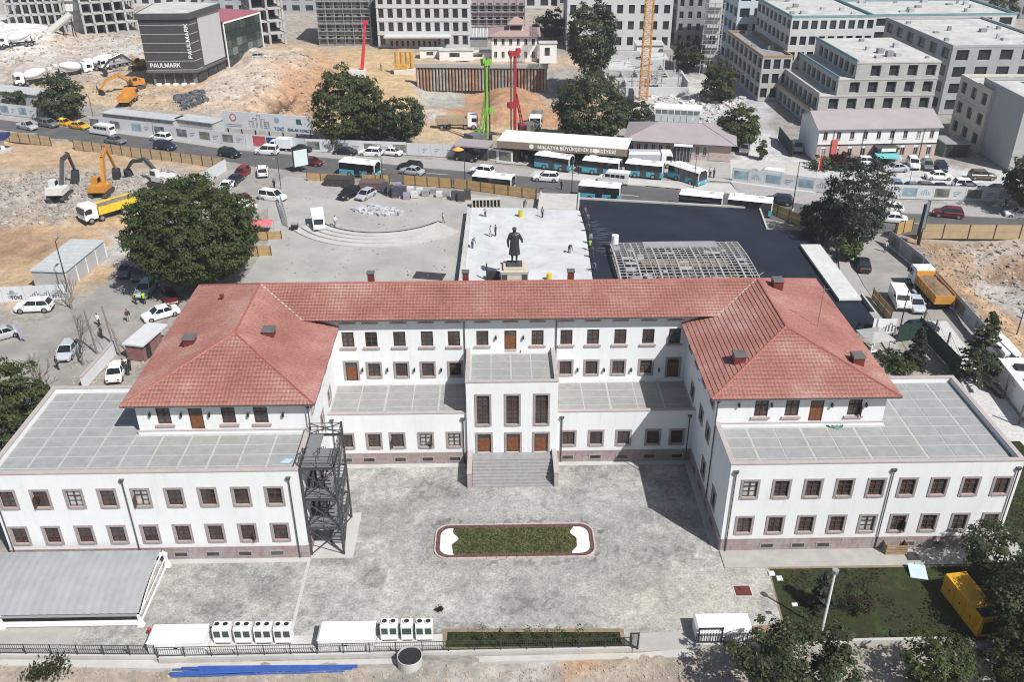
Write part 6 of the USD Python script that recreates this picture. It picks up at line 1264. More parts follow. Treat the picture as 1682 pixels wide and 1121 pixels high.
# hoardings, fences and boards
PRINTS = [mat('print_city', (.13, .145, .16), rough=.5, var=.75, scale=.9, detail=5), mat('print_park', (.13, .135, .115), rough=.5, var=.7, scale=.8, detail=6), mat('print_sky', (.20, .29, .35), rough=.5, var=.5, scale=.7, detail=4)]
HOARD = mat('hoarding_white', (.52, .54, .56), rough=.5, var=.06, scale=.5); GREYT = mat('print_grey', (.22, .23, .25), var=.2)
def hoarding(label, a, b, h=2.4, prints=True, seed=0, m=HOARD, step=2.6, logos=False):
    t, L = base('hoarding', label, 'hoarding', a, b); r = np.random.default_rng(seed); n = max(1, round(L/step)); w = L/n
    for k in range(n):
        o = put('panel', MB().box(k*w+.02, (k+1)*w-.02, -.03, .03, .05, h), m, t)
        q = r.random()
        if prints and k % 2 == 0: put('print', MB().box(k*w+.25, (k+1)*w-.05, -.045, -.031, h*.2, h*.8), PRINTS[int(r.integers(3))], o)
        elif q < .5: b_ = MB(); [b_.box(k*w+.7, k*w+w-.7-.3*j, -.042, -.031, h*(.55-.13*j), h*(.61-.13*j)) for j in range(3)]; put('print', b_, GREYT, o)
        elif logos: put('print', skyline_logo(MB(), k*w+.5, h*.3, 1.0, -.031, .012), GREYT, o)
    for k in range(n+1): put('post', MB().box(k*w-.04, k*w+.04, .03, .12, 0, h), GALV, t)
    return t, L
hoarding('white hoarding with printed pictures at the far left of the main road', (2, 188), (76, 196), 2.5, True, 1); hoarding('white hoarding with printed pictures behind the taxis', (148, 210), (252, 222), 2.5, True, 2)
hoarding('white hoarding with printed pictures below the big white billboard', (254, 223), (404, 241), 2.5, True, 3)
t, L = hoarding('white hoarding with a red and a navy blue banner print', (405, 241), (502, 249), 2.5, False, 4); put('red_banner', MB().box(L*.13, L*.34, -.06, -.046, .35, 2.3), mat('banner_red', (.40, .07, .08), var=.25, scale=2), t); put('navy_banner', MB().box(L*.36, L*.66, -.06, -.046, 1.2, 2.2), mat('banner_navy', (.02, .05, .17), var=.2), t)
hoarding('white hoarding with printed pictures in front of the three dark trees', (503, 249), (668, 255), 2.5, True, 5, logos=True); hoarding('white hoarding between the trees and the small kiosk', (669, 255), (748, 259), 2.4, False, 6)
hoarding('white hoarding with building pictures along the bright car park', (1202, 297), (1362, 318), 2.4, True, 7, logos=True); hoarding('white hoarding with building pictures at the right, in front of the car park', (1425, 325), (1690, 333), 2.4, True, 8, logos=True)
hoarding('short white hoarding slanting along the side street behind the plane tree', (320, 312), (373, 281), 2.2, False, 9); 
t, L = hoarding('white hoarding at the left edge beside the white parked van', (-30, 500), (116, 492), 2.2, False, 10); put('emblem', MB().tube((L*.37, -.03, 1.45), (L*.37, -.06, 1.45), .3, n=12), PRINTS[2], t); put('lettering', letters('TOKİ', .42, (L*.34, -.05, .5), XA), mat('letter_navy', (.05, .06, .12), var=.05), t)
for k in range(3): put('print', skyline_logo(MB(), L*(.56+.13*k), .35, 1.0, -.03, .015), mat('print_dark', (.06, .055, .075), var=.2), t)
GREYH = mat('hoarding_grey', (.33, .34, .35), rough=.6, var=.1)
for k, (a, b) in enumerate((((1457, 402), (1512, 447)), ((1513, 448), (1564, 508)), ((1565, 509), (1632, 587)), ((1633, 588), (1720, 678)))):
    hoarding(['grey hoarding wall at the top of the right street, next to the advertising pillar', 'grey hoarding wall beside the loaded orange tipper truck', 'grey hoarding wall beyond the big dark fir tree', 'grey hoarding wall at the far right edge of the right street'][k], a, b, 2.3, True, 20+k, GREYH, 3.2)
# big white billboard over the hoarding
t, L = base('billboard', 'big long white billboard with emblems and company names above the hoarding', 'billboard', (372, 231), (517, 243)); z0, z1 = 2.6, 6.0
put('board', MB().box(0, L, -.12, .12, z0, z1), HOARD, t); put('lettering', letters('TOKİ', .6, (L*.575, -.13, z0+.35), XA), mat('letter_grape', (.11, .09, .22), var=.05), t); put('lettering', letters('EMLAK KONUT', .5, (L*.725, -.13, z0+.4), XA), _mats['letter_navy'], t)
put('emblem', MB().tube((L*.12, -.12, z0+2.2), (L*.12, -.15, z0+2.2), .75, n=18), mat('emblem_red', (.45, .10, .10), var=.1), t); put('emblem_centre', MB().tube((L*.12, -.151, z0+2.2), (L*.12, -.17, z0+2.2), .5, n=16), HOARD, t); put('emblem', MB().tube((L*.615, -.12, z0+2.3), (L*.615, -.15, z0+2.3), .55, n=16), PRINTS[2], t); put('emblem', MB().box(L*.83, L*.83+1.0, -.15, -.12, z0+1.8, z0+2.8), mat('emblem_green', (.03, .10, .11), var=.1), t)
put('drawing', skyline_logo(MB(), L*.3, z0+.5, 2.6, -.12, .02), GREYT, t); b_ = MB(); [b_.box(L*.03, L*.21, -.14, -.121, z0+.4+.35*j, z0+.55+.35*j) for j in range(2)]; [b_.box(L*.46, L*.53, -.14, -.121, z0+.5+.4*j, z0+.62+.4*j) for j in range(4)]; put('small_print', b_, GREYT, t)
for k in range(7): put('post', MB().box(.6+k*(L-1.2)/6-.1, .6+k*(L-1.2)/6+.1, .13, .33, 0, z1-.3), IRON, t)
TIMB = mat('formwork_yellow', (.37, .245, .105), rough=.7, var=.14, scale=1.2); TIMBP = mat('panel_tan', (.38, .285, .17), rough=.75, var=.12, scale=1.0); POSTB = mat('post_brown', (.09, .05, .03), rough=.8, var=.2)
def fence(label, a, b, h, m, step=2.3, gaps=()):
    t, L = base('site_fence', label, 'fence', a, b); n = max(1, round(L/step)); w = L/n
    for k in range(n):
        if k in gaps: continue
        for j in range(2): put('board', MB().box(k*w+.04, (k+1)*w-.04, -.02+.006*j, .02+.006*j, .04+j*h/2, (j+1)*h/2-.02+.0), m, t)
    for k in range(n+1): put('post', MB().box(k*w-.05, k*w+.05, -.09, .04, 0, h+.06), POSTB, t)
fence('tan panel fence at the far left between the road and the demolition site', (0, 231), (85, 240), 1.9, TIMBP); fence('long tan panel fence between the road and the demolition site', (123, 246), (368, 277), 1.9, TIMBP)
fence('yellow board fence behind the stacked pallets', (663, 303), (742, 309), 1.7, TIMB); fence('yellow board fence between the pallets and the white ramp block', (746, 309), (881, 327), 1.7, TIMB)
fence('short yellow fence panels beside the dark brown containers', (505, 298), (640, 301), 1.5, TIMB, 2.3, (3, 6, 8)); fence('yellow fence at the right corner of the black deck', (1257, 347), (1335, 380), 1.8, TIMB)
fence('tan board fence along the main road at the right site', (1505, 392), (1800, 395), 2.3, TIMBP, 3.6); fence('short tan fence return at the corner of the right site', (1468, 388), (1497, 380), 2.0, TIMB); fence('upper of two short yellow formwork fences by the plane tree', (418, 395), (463, 393), 1.3, TIMB); fence('lower of two short yellow formwork fences by the plane tree', (403, 421), (446, 420), 1.5, TIMB)
fence('yellow formwork wall beside the small dark basin', (1462, 527), (1432, 492), 1.6, TIMB, 1.8)
# signs
P = at(1508, 402); t = thing('advertising_pillar', 'tall dark advertising pillar leaning over the tan fence at the street corner', 'sign', (P[0], P[1], 0), math.radians(50)); put('post', MB().box(-.25, .25, -.2, .2, 0, 2.6), TRIM, t); put('panel', MB().box(-.9, .9, -.15, .15, 2.2, 6.4), mat('pillar_panel', (.13, .16, .20), rough=.3, var=.3), t); put('frame', MB().box(-1.0, -.9, -.2, .2, 1.6, 6.5).box(.9, 1.0, -.2, .2, 2.1, 6.5), TRIM, t)
P = at(496, 282); t = thing('street_sign', 'pale blue-white street display board by the junction', 'sign', (P[0], P[1], .1), math.radians(35)); put('panel', MB().box(-1.3, 1.3, -.12, .12, 1.0, 4.0), mat('display_pale', (.50, .58, .60), rough=.4, var=.05), t); put('frame', MB().box(-1.4, -1.3, -.2, .2, .9, 4.1).box(1.3, 1.4, -.2, .2, .9, 4.1).box(-1.4, 1.4, -.2, .2, 4.0, 4.1), TRIM, t); put('post', MB().box(-.2, .2, -.15, .15, 0, 1.0), TRIM, t)
P = at(1338, 312); t = thing('flagpole', 'white flagpole with a red flag on the car park hoarding', 'flag', (P[0], P[1], 0)); put('pole', MB().tube((0, 0, 0), (0, 0, 6.2), .05, n=6), WHITEM, t); put('flag', MB().add([(0, 0, 3.6), (.35, .1, 3.4), (.5, 0, 3.7), (.45, .1, 5.6), (.3, -.05, 5.9), (0, 0, 6.0)], [[0, 1, 5], [1, 4, 5], [1, 2, 3], [1, 3, 4]]), mat('flag_red', (.42, .02, .025), var=.1), t)
P = at(1366, 266); t = thing('red_totem', 'narrow red upright sign before the two-storey house', 'sign', (P[0], P[1], 0)); put('panel', MB().box(-.5, .5, -.1, .1, .3, 4.2), mat('totem_red', (.55, .12, .11), var=.15), t); put('foot', MB().box(-.6, .6, -.2, .2, 0, .3), TRIM, t)
P = at(36, 562); t = thing('feather_banner', 'lilac feather banner at the left edge among the trees', 'banner', (P[0], P[1], 0)); put('pole', MB().tube((0, 0, 0), (-.3, 0, 2.6), .03, n=5), GALV, t); put('cloth', MB().obox((-.05, -.02, .5), (-.25, 0, 2.0), (.6, 0, -.2), (0, .03, 0)), mat('banner_lilac', (.36, .31, .42), var=.1), t)
# street lamps and poles
def lamp(t, h=7.0):
    put('pole', MB().tube((0, 0, 0), (0, 0, h), .09, .05, 6), IRON, t); put('arm', MB().bar((0, 0, h-.05), (1.1, 0, h+.15), .06), IRON, t); put('lamp_head', MB().box(.8, 1.5, -.13, .13, h+.1, h+.22), GALV, t); put('base', MB().box(-.2, .2, -.2, .2, 0, .3), CONC, t)
LAMPK = Kind('street_lamp', 'street lamp', lamp)
for x, y, lb, sc in ((629, 302, 'street lamp behind the yellow fence near the pallets', 1.0), (764, 306, 'street lamp in front of the small kiosk', 1.05), (939, 322, 'street lamp beside the white ramp block', 1.0), (1301, 346, 'street lamp in front of the car park hoarding', 1.15), (1139, 310, 'street lamp between the rightmost parked bus and the road', .8), (462, 312, 'street lamp on the junction island', .8), (116, 491, 'street lamp at the end of the left hoarding', 1.15), (80, 206, 'street lamp among the far left traffic', .9), (156, 205, 'street lamp by the taxis and the dark tree', .9), (1489, 322, 'street lamp beside the right car park hoarding', .7), (1668, 556, 'street lamp in the right building site', .9), (1472, 566, 'tall street lamp beside the short green screen', 1.05)):
    P = at(x, y); LAMPK(lb, (P[0], P[1], 0), rng.uniform(0, 6), None, sc)
for x, y, h, lb in ((160, 582, 5.6, 'wooden utility pole with a slanting stay left of the boundary wall'), (186, 566, 5.0, 'thick grey utility pole beside the boundary wall'), (198, 585, 3.6, 'short grey pole next to the thick utility pole')):
    P = at(x, y); t = thing('utility_pole', lb, 'pole', (P[0], P[1], 0)); put('pole', MB().tube((0, 0, 0), (-.25, 0, h), .12, .09, 7), TWIG, t); put('stay', MB().bar((-.1, 0, h*.7), (1.6, -1.0, 0), .06), TWIG, t)
# small buildings and boxes on the left
t, L = base('site_cabin', 'long grey corrugated site cabin beside the demolition site', 'cabin', (114, 476), (176, 423)); CORR = mat('corrugated_grey', (.40, .41, .42), rough=.6, var=.06, metal=.1)
n_ = int(L/2.4); put('roof', MB().box(-.15, L+.15, -.15, 4.8, 2.5, 2.62), mat('cabin_roof', (.42, .45, .46), rough=.5, var=.08, scale=.8), t)
for k in range(n_): put('wall_panel', MB().box(k*L/n_+.04, (k+1)*L/n_-.04, 0, .08, 0, 2.5), CORR, t)
for k in range(n_+1): put('corner_post', MB().box(k*L/n_-.07, k*L/n_+.07, -.04, .09, 0, 2.5), WHITEM, t)
put('back_wall', MB().box(0, L, 4.5, 4.6, 0, 2.5).box(0, .08, .08, 4.5, 0, 2.5).box(L-.08, L, .08, 4.5, 0, 2.5), CORR, t)
for k in range(int(L/1.2)): put('roof_rib', MB().box(k*1.2+.1, k*1.2+.16, -.15, 4.8, 2.62, 2.67), CORR, t)
t, L = base('boundary_wall', 'white boundary wall running back from the left terrace', 'wall', (138, 640), (192, 578)); put('wall', MB().box(0, L, -.12, .12, 0, 1.5), PLASTER, t); put('coping', MB().box(-.05, L+.05, -.17, .17, 1.5, 1.58), COPE, t)
t, L = base('shed', 'low shed with a flat white roof close to the left red roof', 'shed', (238, 596), (271, 566)); put('body', MB().box(.2, L-.2, .1, 2.2, 0, 2.0), mat('shed_wall', (.20, .10, .09), var=.2), t); put('roof', MB().box(0, L+1, -.2, 2.4, 2.0, 2.2), mat('shed_roof', (.50, .51, .52), var=.08), t); put('door', MB().box(.8, 1.7, .06, .099, 0, 1.8), TRIM, t)
t, L = base('petrol_canopy', 'small white portal with a navy roof at the left edge of the road', 'portal', (-25, 252), (10, 250)); put('roof', MB().box(-1, L+.8, -1.2, 2.5, 2.6, 3.2), mat('portal_navy', (.02, .03, .12), var=.1), t); put('frame', MB().box(L-.6, L, -.3, .3, 0, 2.6).box(L-2.2, L-1.8, -.3, .3, 0, 2.6), WHITEM, t); put('stone_base', MB().box(0, L+1.2, -1.2, 1, -.1, .6), CONCW, t)
for a, b, dp, lb in (((-20, 167), (78, 178), 4.5, 'long grey site shed behind the far left hoarding'), ((172, 207), (288, 220), 3.4, 'long white-roofed site shed behind the hoarding by the taxis'), ((292, 217), (352, 225), 3.4, 'short white-roofed site shed left of the big billboard')):
    t, L = base('site_shed', lb, 'shed', a, b); n_ = max(3, int(L/3)); put('roof', MB().box(-.2, L+.2, -.3, dp+.2, 2.7, 2.85), mat('shed_roof_pale', (.40, .42, .43), rough=.6, var=.1, scale=.6), t); put('back_wall', MB().box(0, L, dp-.1, dp, 0, 2.7).box(0, .1, .1, dp-.1, 0, 2.7).box(L-.1, L, .1, dp-.1, 0, 2.7), CORR, t)
    for k in range(n_): put('wall_panel', MB().box(k*L/n_+.05, (k+1)*L/n_-.05, 0, .08, 0, 2.7), CORR, t)
# plaza: containers, pallets, ramp block, formwork
for a, b, h, m_, lb in (((533, 307), (577, 309), 1.35, (.045, .038, .035), 'long dark brown container with people in front of it'), ((591, 312), (630, 312), 1.1, (.12, .075, .075), 'low mauve-brown container beside the stacked pallets')):
    t, L = base('site_container', lb, 'container', a, b); cmx = mat('container_'+str(int(m_[0]*1000)), m_, rough=.7, var=.15); put('body', MB().box(0, L, 0, 2.2, .1, h), cmx, t); put('lid', MB().box(-.05, L+.05, -.05, 2.25, h, h+.1), cmx, t)
    for k in range(6): put('rib', MB().box(k*L/6+.3, k*L/6+.38, -.05, -.001, .1, h), cmx, t)
PLC = [mat('stack_navy', (.06, .06, .09), var=.5, scale=2.5), mat('stack_grey', (.24, .24, .25), var=.4, scale=2.5), mat('stack_white', (.50, .50, .50), var=.2, scale=2.5), mat('stack_dark', (.055, .058, .062), var=.4, scale=3), mat('stack_lilac', (.25, .23, .30), var=.3, scale=3)]
def pallet(c, h):
    def f(t):
        for k in range(3): put('pallet_board', MB().box(-.6, .6, -.5+k*.42, -.34+k*.42, 0, .14), WOODL, t)
        n = max(1, round(h/.35))
        for k in range(n): put('layer', MB().box(-.56+.02*(k % 2), .56-.02*(k % 3), -.47, .47, .15+k*h/n, .15+(k+1)*h/n-.02), PLC[c], t)
    return f
for j, (x, y, c, h, lb) in enumerate(((634, 318, 0, 1.8, 'tall navy'), (642, 322, 3, 1.7, 'tall dark'), (650, 325, 0, 1.8, 'tall navy, nearest of the left group,'), (655, 317, 4, 1.6, 'tall lilac'), (662, 322, 0, 1.5, 'navy, in front of the lilac one,'), (668, 327, 4, .9, 'low lilac'), (675, 319, 2, 1.1, 'white'), (681, 325, 2, .9, 'low white'), (690, 319, 2, .9, 'white, right of the lilac group,'), (699, 322, 1, .8, 'low grey'), (712, 318, 1, .9, 'grey, alone in the middle,'), (722, 324, 2, .8, 'low white, alone in the middle,'), (733, 323, 1, .8, 'grey, left of the dark group,'), (747, 329, 3, 1.4, 'dark, left one of the right group,'), (758, 331, 3, 1.5, 'dark, middle one of the right group,'), (768, 328, 3, 1.6, 'dark, right one of the right group,'))):
    P = at(x, y); t = thing('pallet_stack', lb+' pallet stack by the yellow fence', 'pallet stack', (P[0], P[1], .03), rng.uniform(-.15, .15), 'stacked pallets on the building site'); pallet(c, h)(t)
t, L = base('ramp_block', 'white concrete ramp block between the yellow fence and the black deck', 'concrete block', (883, 344), (951, 346), None, DK); put('slab', MB().add([(0, 0, .1), (L, 0, .1), (L, 7.2, .1), (0, 7.2, .1), (0, 0, DK+.08), (L, 0, DK+.08), (L, 7.2, DK+.12), (0, 7.2, DK+.12)], _boxf), CONCW, t)
for x in (0, L-.25): put('side_wall', MB().obox((x, 0, .1), (.25, 0, 0), (0, 7.2, 0), (0, 0, DK+.3)), CONCW, t)
t, L = base('formwork_row', 'row of timber formwork with dark gaps at the top of the white deck', 'formwork', (776, 342), (822, 341)); put('back_panel', MB().box(0, L, .5, .6, .1, 1.3), DKM, t); put('top_beam', MB().box(-.1, L+.1, .0, .9, 1.3, 1.4), CONCW, t)
for k in range(9): put('upright', MB().box(k*L/8-.09, k*L/8+.09, 0, .5, .1, 1.3), mat('upright_beige', (.42, .38, .30), var=.1), t)
P = at(705, 454); t = thing('dark_mat', 'dark rectangular mat lying on the pale plaza left of the statue', 'mat', (P[0], P[1], .04), math.radians(-12)); put('mat', MB().box(-2.1, 2.1, -1.1, 1.1, 0, .03), mat('mat_black', (.03, .031, .034), var=.25, rough=.8), t)
# curved steps
t = thing('curved_steps', 'shallow curved concrete steps in the pale plaza left of the white deck', 'steps', (*g2(632, 346), .03)); C0 = np.array(g2(632, 346))
for k, (ra, rb) in enumerate(((11.2, 12.2), (12.25, 13.2), (13.25, 14.2), (14.25, 15.4))):
    q = np.linspace(math.radians(-148), math.radians(-38), 40); o_ = [(math.cos(a)*rb*1.0, math.sin(a)*rb*.98) for a in q]; i_ = [(math.cos(a)*ra, math.sin(a)*ra*.98) for a in q[::-1]]; put('step', MB().prism(o_+i_, 0, .62-.15*k), CONCW, t)
q = np.linspace(math.radians(-148), math.radians(-38), 40); put('edge_strip', MB().prism([(math.cos(a)*11.18, math.sin(a)*11.0) for a in q]+[(math.cos(a)*10.9, math.sin(a)*10.7) for a in q[::-1]], 0, .66), DKM, t)
def rubble(label, pts, n, smin, smax, m, seed, zf=0.03, name='rubble'):
    r = np.random.default_rng(seed); P = poly(pts); pg = Polygon(P); x0, y0, x1, y1 = pg.bounds; xy = r.uniform((x0, y0), (x1, y1), (n*3, 2)); xy = xy[shapely.contains_xy(pg, xy[:, 0], xy[:, 1])][:n]
    zz = soil_at(xy[:, 0], xy[:, 1])[2]-.06 if zf is None else np.full(len(xy), zf)
    base_ = np.array([[1, 1, 1], [-1, 1, 1], [-1, -1, 1], [1, -1, 1], [1, 1, -1], [-1, 1, -1], [-1, -1, -1], [1, -1, -1]], float)*.5; V, F = [], []
    for k, ((x, y), z) in enumerate(zip(xy, zz)):
        s = smin*(smax/smin)**(r.random()**2.2); v = base_*r.uniform(.55, 1.3, (8, 3))*s*np.array([1.3, 1, .7]); a = r.uniform(0, 6.3); c, d = math.cos(a), math.sin(a); v = v@np.array([[c, -d, 0], [d, c, 0], [0, 0, 1]]).T; V.append(v+[x, y, z+s*.22]); F.append(_boxf[:, ::-1]+8*k)
    return put(name, (np.vstack(V), np.vstack(F)), m, label=label, cat='rubble', kind='stuff')
RUBG = mat('rubble_grey', (.31, .285, .255), rough=.9, var=.5, scale=.8, detail=6); RUBT = mat('rubble_tan', (.34, .28, .215), rough=.9, var=.4, scale=.8, detail=6)
rubble('grey rubble strewn over the demolition site at the left', [(-60, 310), (60, 290), (190, 285), (320, 290), (300, 330), (215, 330), (140, 350), (95, 372), (-60, 390)], 6500, .05, .55, RUBG, 1, None); rubble('broken stone slabs in a heap on the pale plaza', [(577, 345), (610, 338), (650, 345), (662, 352), (640, 356), (600, 352)], 240, .2, .9, mat('rubble_pale', (.40, .41, .43), var=.4, scale=1.2), 2)
rubble('loose stones and debris along the bottom edge in front of the railing', [(-20, 1092), (600, 1106), (1140, 1082), (1240, 1090), (1240, 1140), (-20, 1140)], 3200, .03, .15, RUBT, 3, None); rubble('broken stones on the right building site', [(1560, 396), (1720, 396), (1720, 520), (1640, 520), (1570, 470)], 900, .06, .5, RUBG, 4, None)
rubble('rocks and debris over the upper excavation site', [(110, 60), (240, 60), (300, 170), (470, 100), (560, 110), (540, 205), (140, 170), (0, 150), (0, 100)], 3600, .1, .75, RUBT, 5, None); rubble('debris on the dusty ground beside the leafless trees at the left', [(60, 640), (165, 575), (250, 545), (255, 600), (150, 640)], 500, .05, .3, RUBT, 6, None); rubble('dark scrap heap in front of the dark commercial building', [(285, 165), (335, 162), (345, 178), (300, 183)], 420, .2, .9, mat('scrap_dark', (.09, .095, .11), var=.5), 7, None); rubble('white building debris behind the mauve-roofed building', [(1010, 150), (1190, 150), (1240, 170), (1180, 205), (1020, 190)], 900, .2, 1.0, mat('debris_white', (.48, .48, .47), var=.35, scale=1), 8, None)
rubble('scattered loose bits on the pale plaza', [(450, 320), (760, 325), (755, 460), (440, 460)], 420, .05, .3, RUBG, 9); rubble('stones on the right bank beside the orange soil', [(1500, 400), (1560, 400), (1700, 560), (1700, 620), (1560, 490)], 700, .06, .3, RUBT, 10, None)
# ================================================================ VEHICLES AND MACHINES IN PLACE
car('suv', 'white', 'white estate van parked before the white hoarding at the left', 58, 510, to=(10, 512)); car('sedan', 'white', 'white saloon parked in the sun close to the left red roof', 265, 521, to=(236, 529)); car('suv', 'bluegrey', 'pale blue-grey car half in the shade of the plane tree', 241, 482, to=(228, 497)); car('sedan', 'grey', 'grey saloon parked left of the plane tree by the planted strip', 211, 449, to=(198, 463))
car('hatch', 'maroon', 'dark red car in the shade under the plane tree', 281, 495, to=(286, 512)); car('hatch', 'bluegrey', 'pale silver car with a dark roof beside the leafless trees', 113, 583, to=(104, 596)); car('sedan', 'white', 'white saloon with people in black beside it, inside the boundary wall', 193, 616, to=(203, 588)); car('hatch', 'grey', 'grey car behind the plane tree crown on the side street', 232, 455, to=(222, 470)); car('sedan', 'silver', 'silver car at the far left edge on the dusty street', 2, 556, to=(-20, 562))
car('suv', 'red', 'bright red car at the top of the side street, farthest of its queue', 398, 290, to=(385, 302)); car('sedan', 'navy', 'navy car right behind the bright red one on the side street', 386, 301, to=(374, 312)); car('sedan', 'white', 'white car in the side street queue next to the slanting hoarding', 373, 311, to=(361, 322)); car('sedan', 'maroon', 'dark red car partly hidden behind the plane tree crown', 403, 333, to=(418, 345)); car('hatch', 'white', 'white car just right of the plane tree crown', 397, 346, to=(386, 352)); car('suv', 'white', 'white car driving up the side street to the junction', 432, 287, to=(431, 270)); car('van', 'white', 'white panel van parked between the junction and the pale plaza', 449, 329, to=(470, 332))
car('suv', 'black', 'black car next to the silver one on the plaza', 574, 324, to=(563, 329)); car('hatch', 'silver', 'silver car parked beside the black one on the plaza', 601, 325, to=(590, 331))
car('pickup', 'silver', 'silver pickup truck at the far left of the main road', 46, 212, to=(70, 217)); car('suv', 'grey', 'grey car in front of the two taxis on the main road', 81, 208, to=(104, 212))
car('taxi', 'yellow', 'yellow taxi by the kerb, left one of two', 103, 206, to=(80, 203)); car('taxi', 'yellow', 'yellow taxi by the kerb, right one of two', 131, 211, to=(150, 214)); car('sedan', 'grey', 'grey saloon driving along the tan panel fence', 190, 235, to=(215, 239)); car('suv', 'white', 'white car beside the dark blue one on the main road', 265, 231, to=(240, 228)); car('suv', 'navy', 'dark blue car beside the white one on the main road', 272, 245, to=(300, 249)); car('suv', 'black', 'black car at the right end of the long tan fence', 378, 257, to=(405, 262)); car('van', 'white', 'white van turning at the junction below the navy banner', 439, 253, to=(420, 252)); car('sedan', 'black', 'black car parked below the hoarding right of the navy banner', 494, 249, to=(480, 248)); car('hatch', 'maroon', 'dark red car half behind the pale street display board', 513, 271, to=(530, 273)); car('sedan', 'black', 'black car parked left of the white one under the dark trees', 567, 254, to=(550, 253)); car('suv', 'white', 'white car parked below the dark trees beside a red one', 609, 256, to=(594, 255)); car('hatch', 'red', 'red car parked behind the white one below the dark trees', 614, 250, to=(625, 251)); car('sedan', 'white', 'white saloon parked below the hoarding, right of the red car', 643, 254, to=(625, 252)); car('suv', 'black', 'black car on the main road behind the turquoise bus', 674, 279, to=(655, 277)); car('sedan', 'silver', 'silver saloon alongside the black car on the main road', 677, 286, to=(655, 283)); car('suv', 'black', 'black car parked in front of the small kiosk', 766, 263, to=(785, 265)); car('suv', 'white', 'white car passing the roof of a bus on the main road', 792, 286, to=(770, 283)); car('suv', 'white', 'white car alone in the middle of the main road', 897, 297, to=(880, 296)); car('suv', 'navy', 'dark blue car right of the two buses on the main road', 1278, 335, to=(1260, 333)); car('sedan', 'white', 'white saloon on the main road right of the street trees', 1464, 364, to=(1440, 362)); car('hatch', 'white', 'white car partly hidden behind the street tree crown', 1461, 347, to=(1440, 345)); car('suv', 'maroon', 'dark red car on the main road near the advertising pillar', 1556, 356, to=(1535, 354)); car('sedan', 'white', 'white car at the right edge of the main road', 1674, 357, to=(1650, 355)); car('sedan', 'black', 'black saloon driving down the right street', 1416, 440, to=(1408, 420)); car('sedan', 'bluegrey', 'pale silver car beside the white delivery van on the right street', 1502, 505, to=(1512, 522)); car('hatch', 'navy', 'dark car at the near end of the right street by the white gravel strip', 1512, 545, to=(1530, 543))
for k, (x, y, kd, cl, tx, lb) in enumerate(((1425, 270, 'hatch', 'white', 1445, 'white car by the porch of the two-storey house'), (1470, 281, 'sedan', 'silver', 1450, 'silver saloon in front of the turquoise canopy'), (1499, 274, 'suv', 'white', 1505, 'pale car parked against the right end of the two-storey house'), (1522, 276, 'hatch', 'grey', 1528, 'dark grey car between two others at the right end of the house'), (1545, 279, 'hatch', 'navy', 1552, 'navy car, last of the row at the right end of the house'), (1541, 294, 'sedan', 'white', 1560, 'white saloon alone in the middle of the bright car park'), (1612, 294, 'suv', 'brown', 1630, 'brown car at the right of the bright car park'), (1472, 311, 'hatch', 'blue', 1478, 'blue-grey car behind the right hoarding, leftmost'), (1499, 313, 'sedan', 'grey', 1520, 'grey car behind the right hoarding, second from the left'), (1523, 313, 'hatch', 'brown', 1540, 'brown car behind the right hoarding, in the middle'), (1546, 315, 'sedan', 'black', 1566, 'black car behind the right hoarding'), (1586, 309, 'suv', 'white', 1606, 'white car standing clear behind the right hoarding'), (1592, 316, 'sedan', 'grey', 1612, 'grey car half hidden before the white one behind the right hoarding'), (1609, 316, 'sedan', 'silver', 1629, 'silver car behind the right hoarding, rightmost but one'), (1640, 317, 'sedan', 'black', 1660, 'black car behind the right hoarding, rightmost'), (1309, 247, 'suv', 'silver', 1312, 'silver car beside the dark green screen'), (1222, 250, 'suv', 'grey', 1219, 'grey car behind the mauve-roofed building'), (1235, 293, 'sedan', 'black', 1215, 'black car behind the left car park hoarding'), (1388, 272, 'hatch', 'maroon', 1400, 'dark red car by the red-leaved shrub'), (1402, 272, 'hatch', 'grey', 1410, 'dark grey car left of the porch of the two-storey house'))):
    car(kd, cl, lb, x, y, to=(tx, y+(.5 if abs(tx-x) > 12 else 10)))
VAN = Kind('delivery_van', 'van', lambda t: van_body(t)); MINI = Kind('minibus', 'minibus', lambda t: van_body(t, L=5.3, H=2.2, windows=True)); BOXV = Kind('box_van', 'van', lambda t: van_body(t, boxvan=True))
def park(kind, label, a, to, z=0.0, group=None): P, Q = at(*a, z), at(*to, z); return kind(label, (P[0], P[1], z), math.atan2(Q[1]-P[1], Q[0]-P[0]), group)
park(VAN, 'white delivery van parked on the right street beside the orange tipper', (1476, 500), (1488, 522)); park(BOXV, 'white box van with a grey cargo box standing on the pale plaza', (524, 374), (527, 396)); park(BOXV, 'box van standing in front of the navy blue banner', (462, 247), (440, 246)); park(MINI, 'white minibus on the main road near the taxis', (170, 221), (150, 218)); park(MINI, 'white minibus on the main road behind the turquoise bus by the black deck', (1008, 301), (988, 299)); park(VAN, 'white van behind the left car park hoarding', (1262, 295), (1240, 292)); park(MINI, 'white minibus beyond the big fir tree on the right street', (1640, 590), (1625, 572)); park(VAN, 'white van standing in front of the minibus by the big fir tree', (1622, 567), (1608, 550))
BUS = Kind('city_bus', 'bus', lambda t: bus_body(t)); BUSD = Kind('city_bus', 'bus', lambda t: bus_body(t, 6.9, 2.8))
for a, to, lb in (((910, 277), (940, 281), 'turquoise and white bus in front of the terminal, first from the left'), ((988, 285), (1018, 288), 'turquoise and white bus in front of the terminal, second from the left'), ((1058, 290), (1090, 293), 'turquoise and white bus in front of the mauve-roofed building'), ((1128, 298), (1150, 305), 'turquoise and white bus turned out of the row, rightmost of the parked four')): park(BUS, lb, a, to)
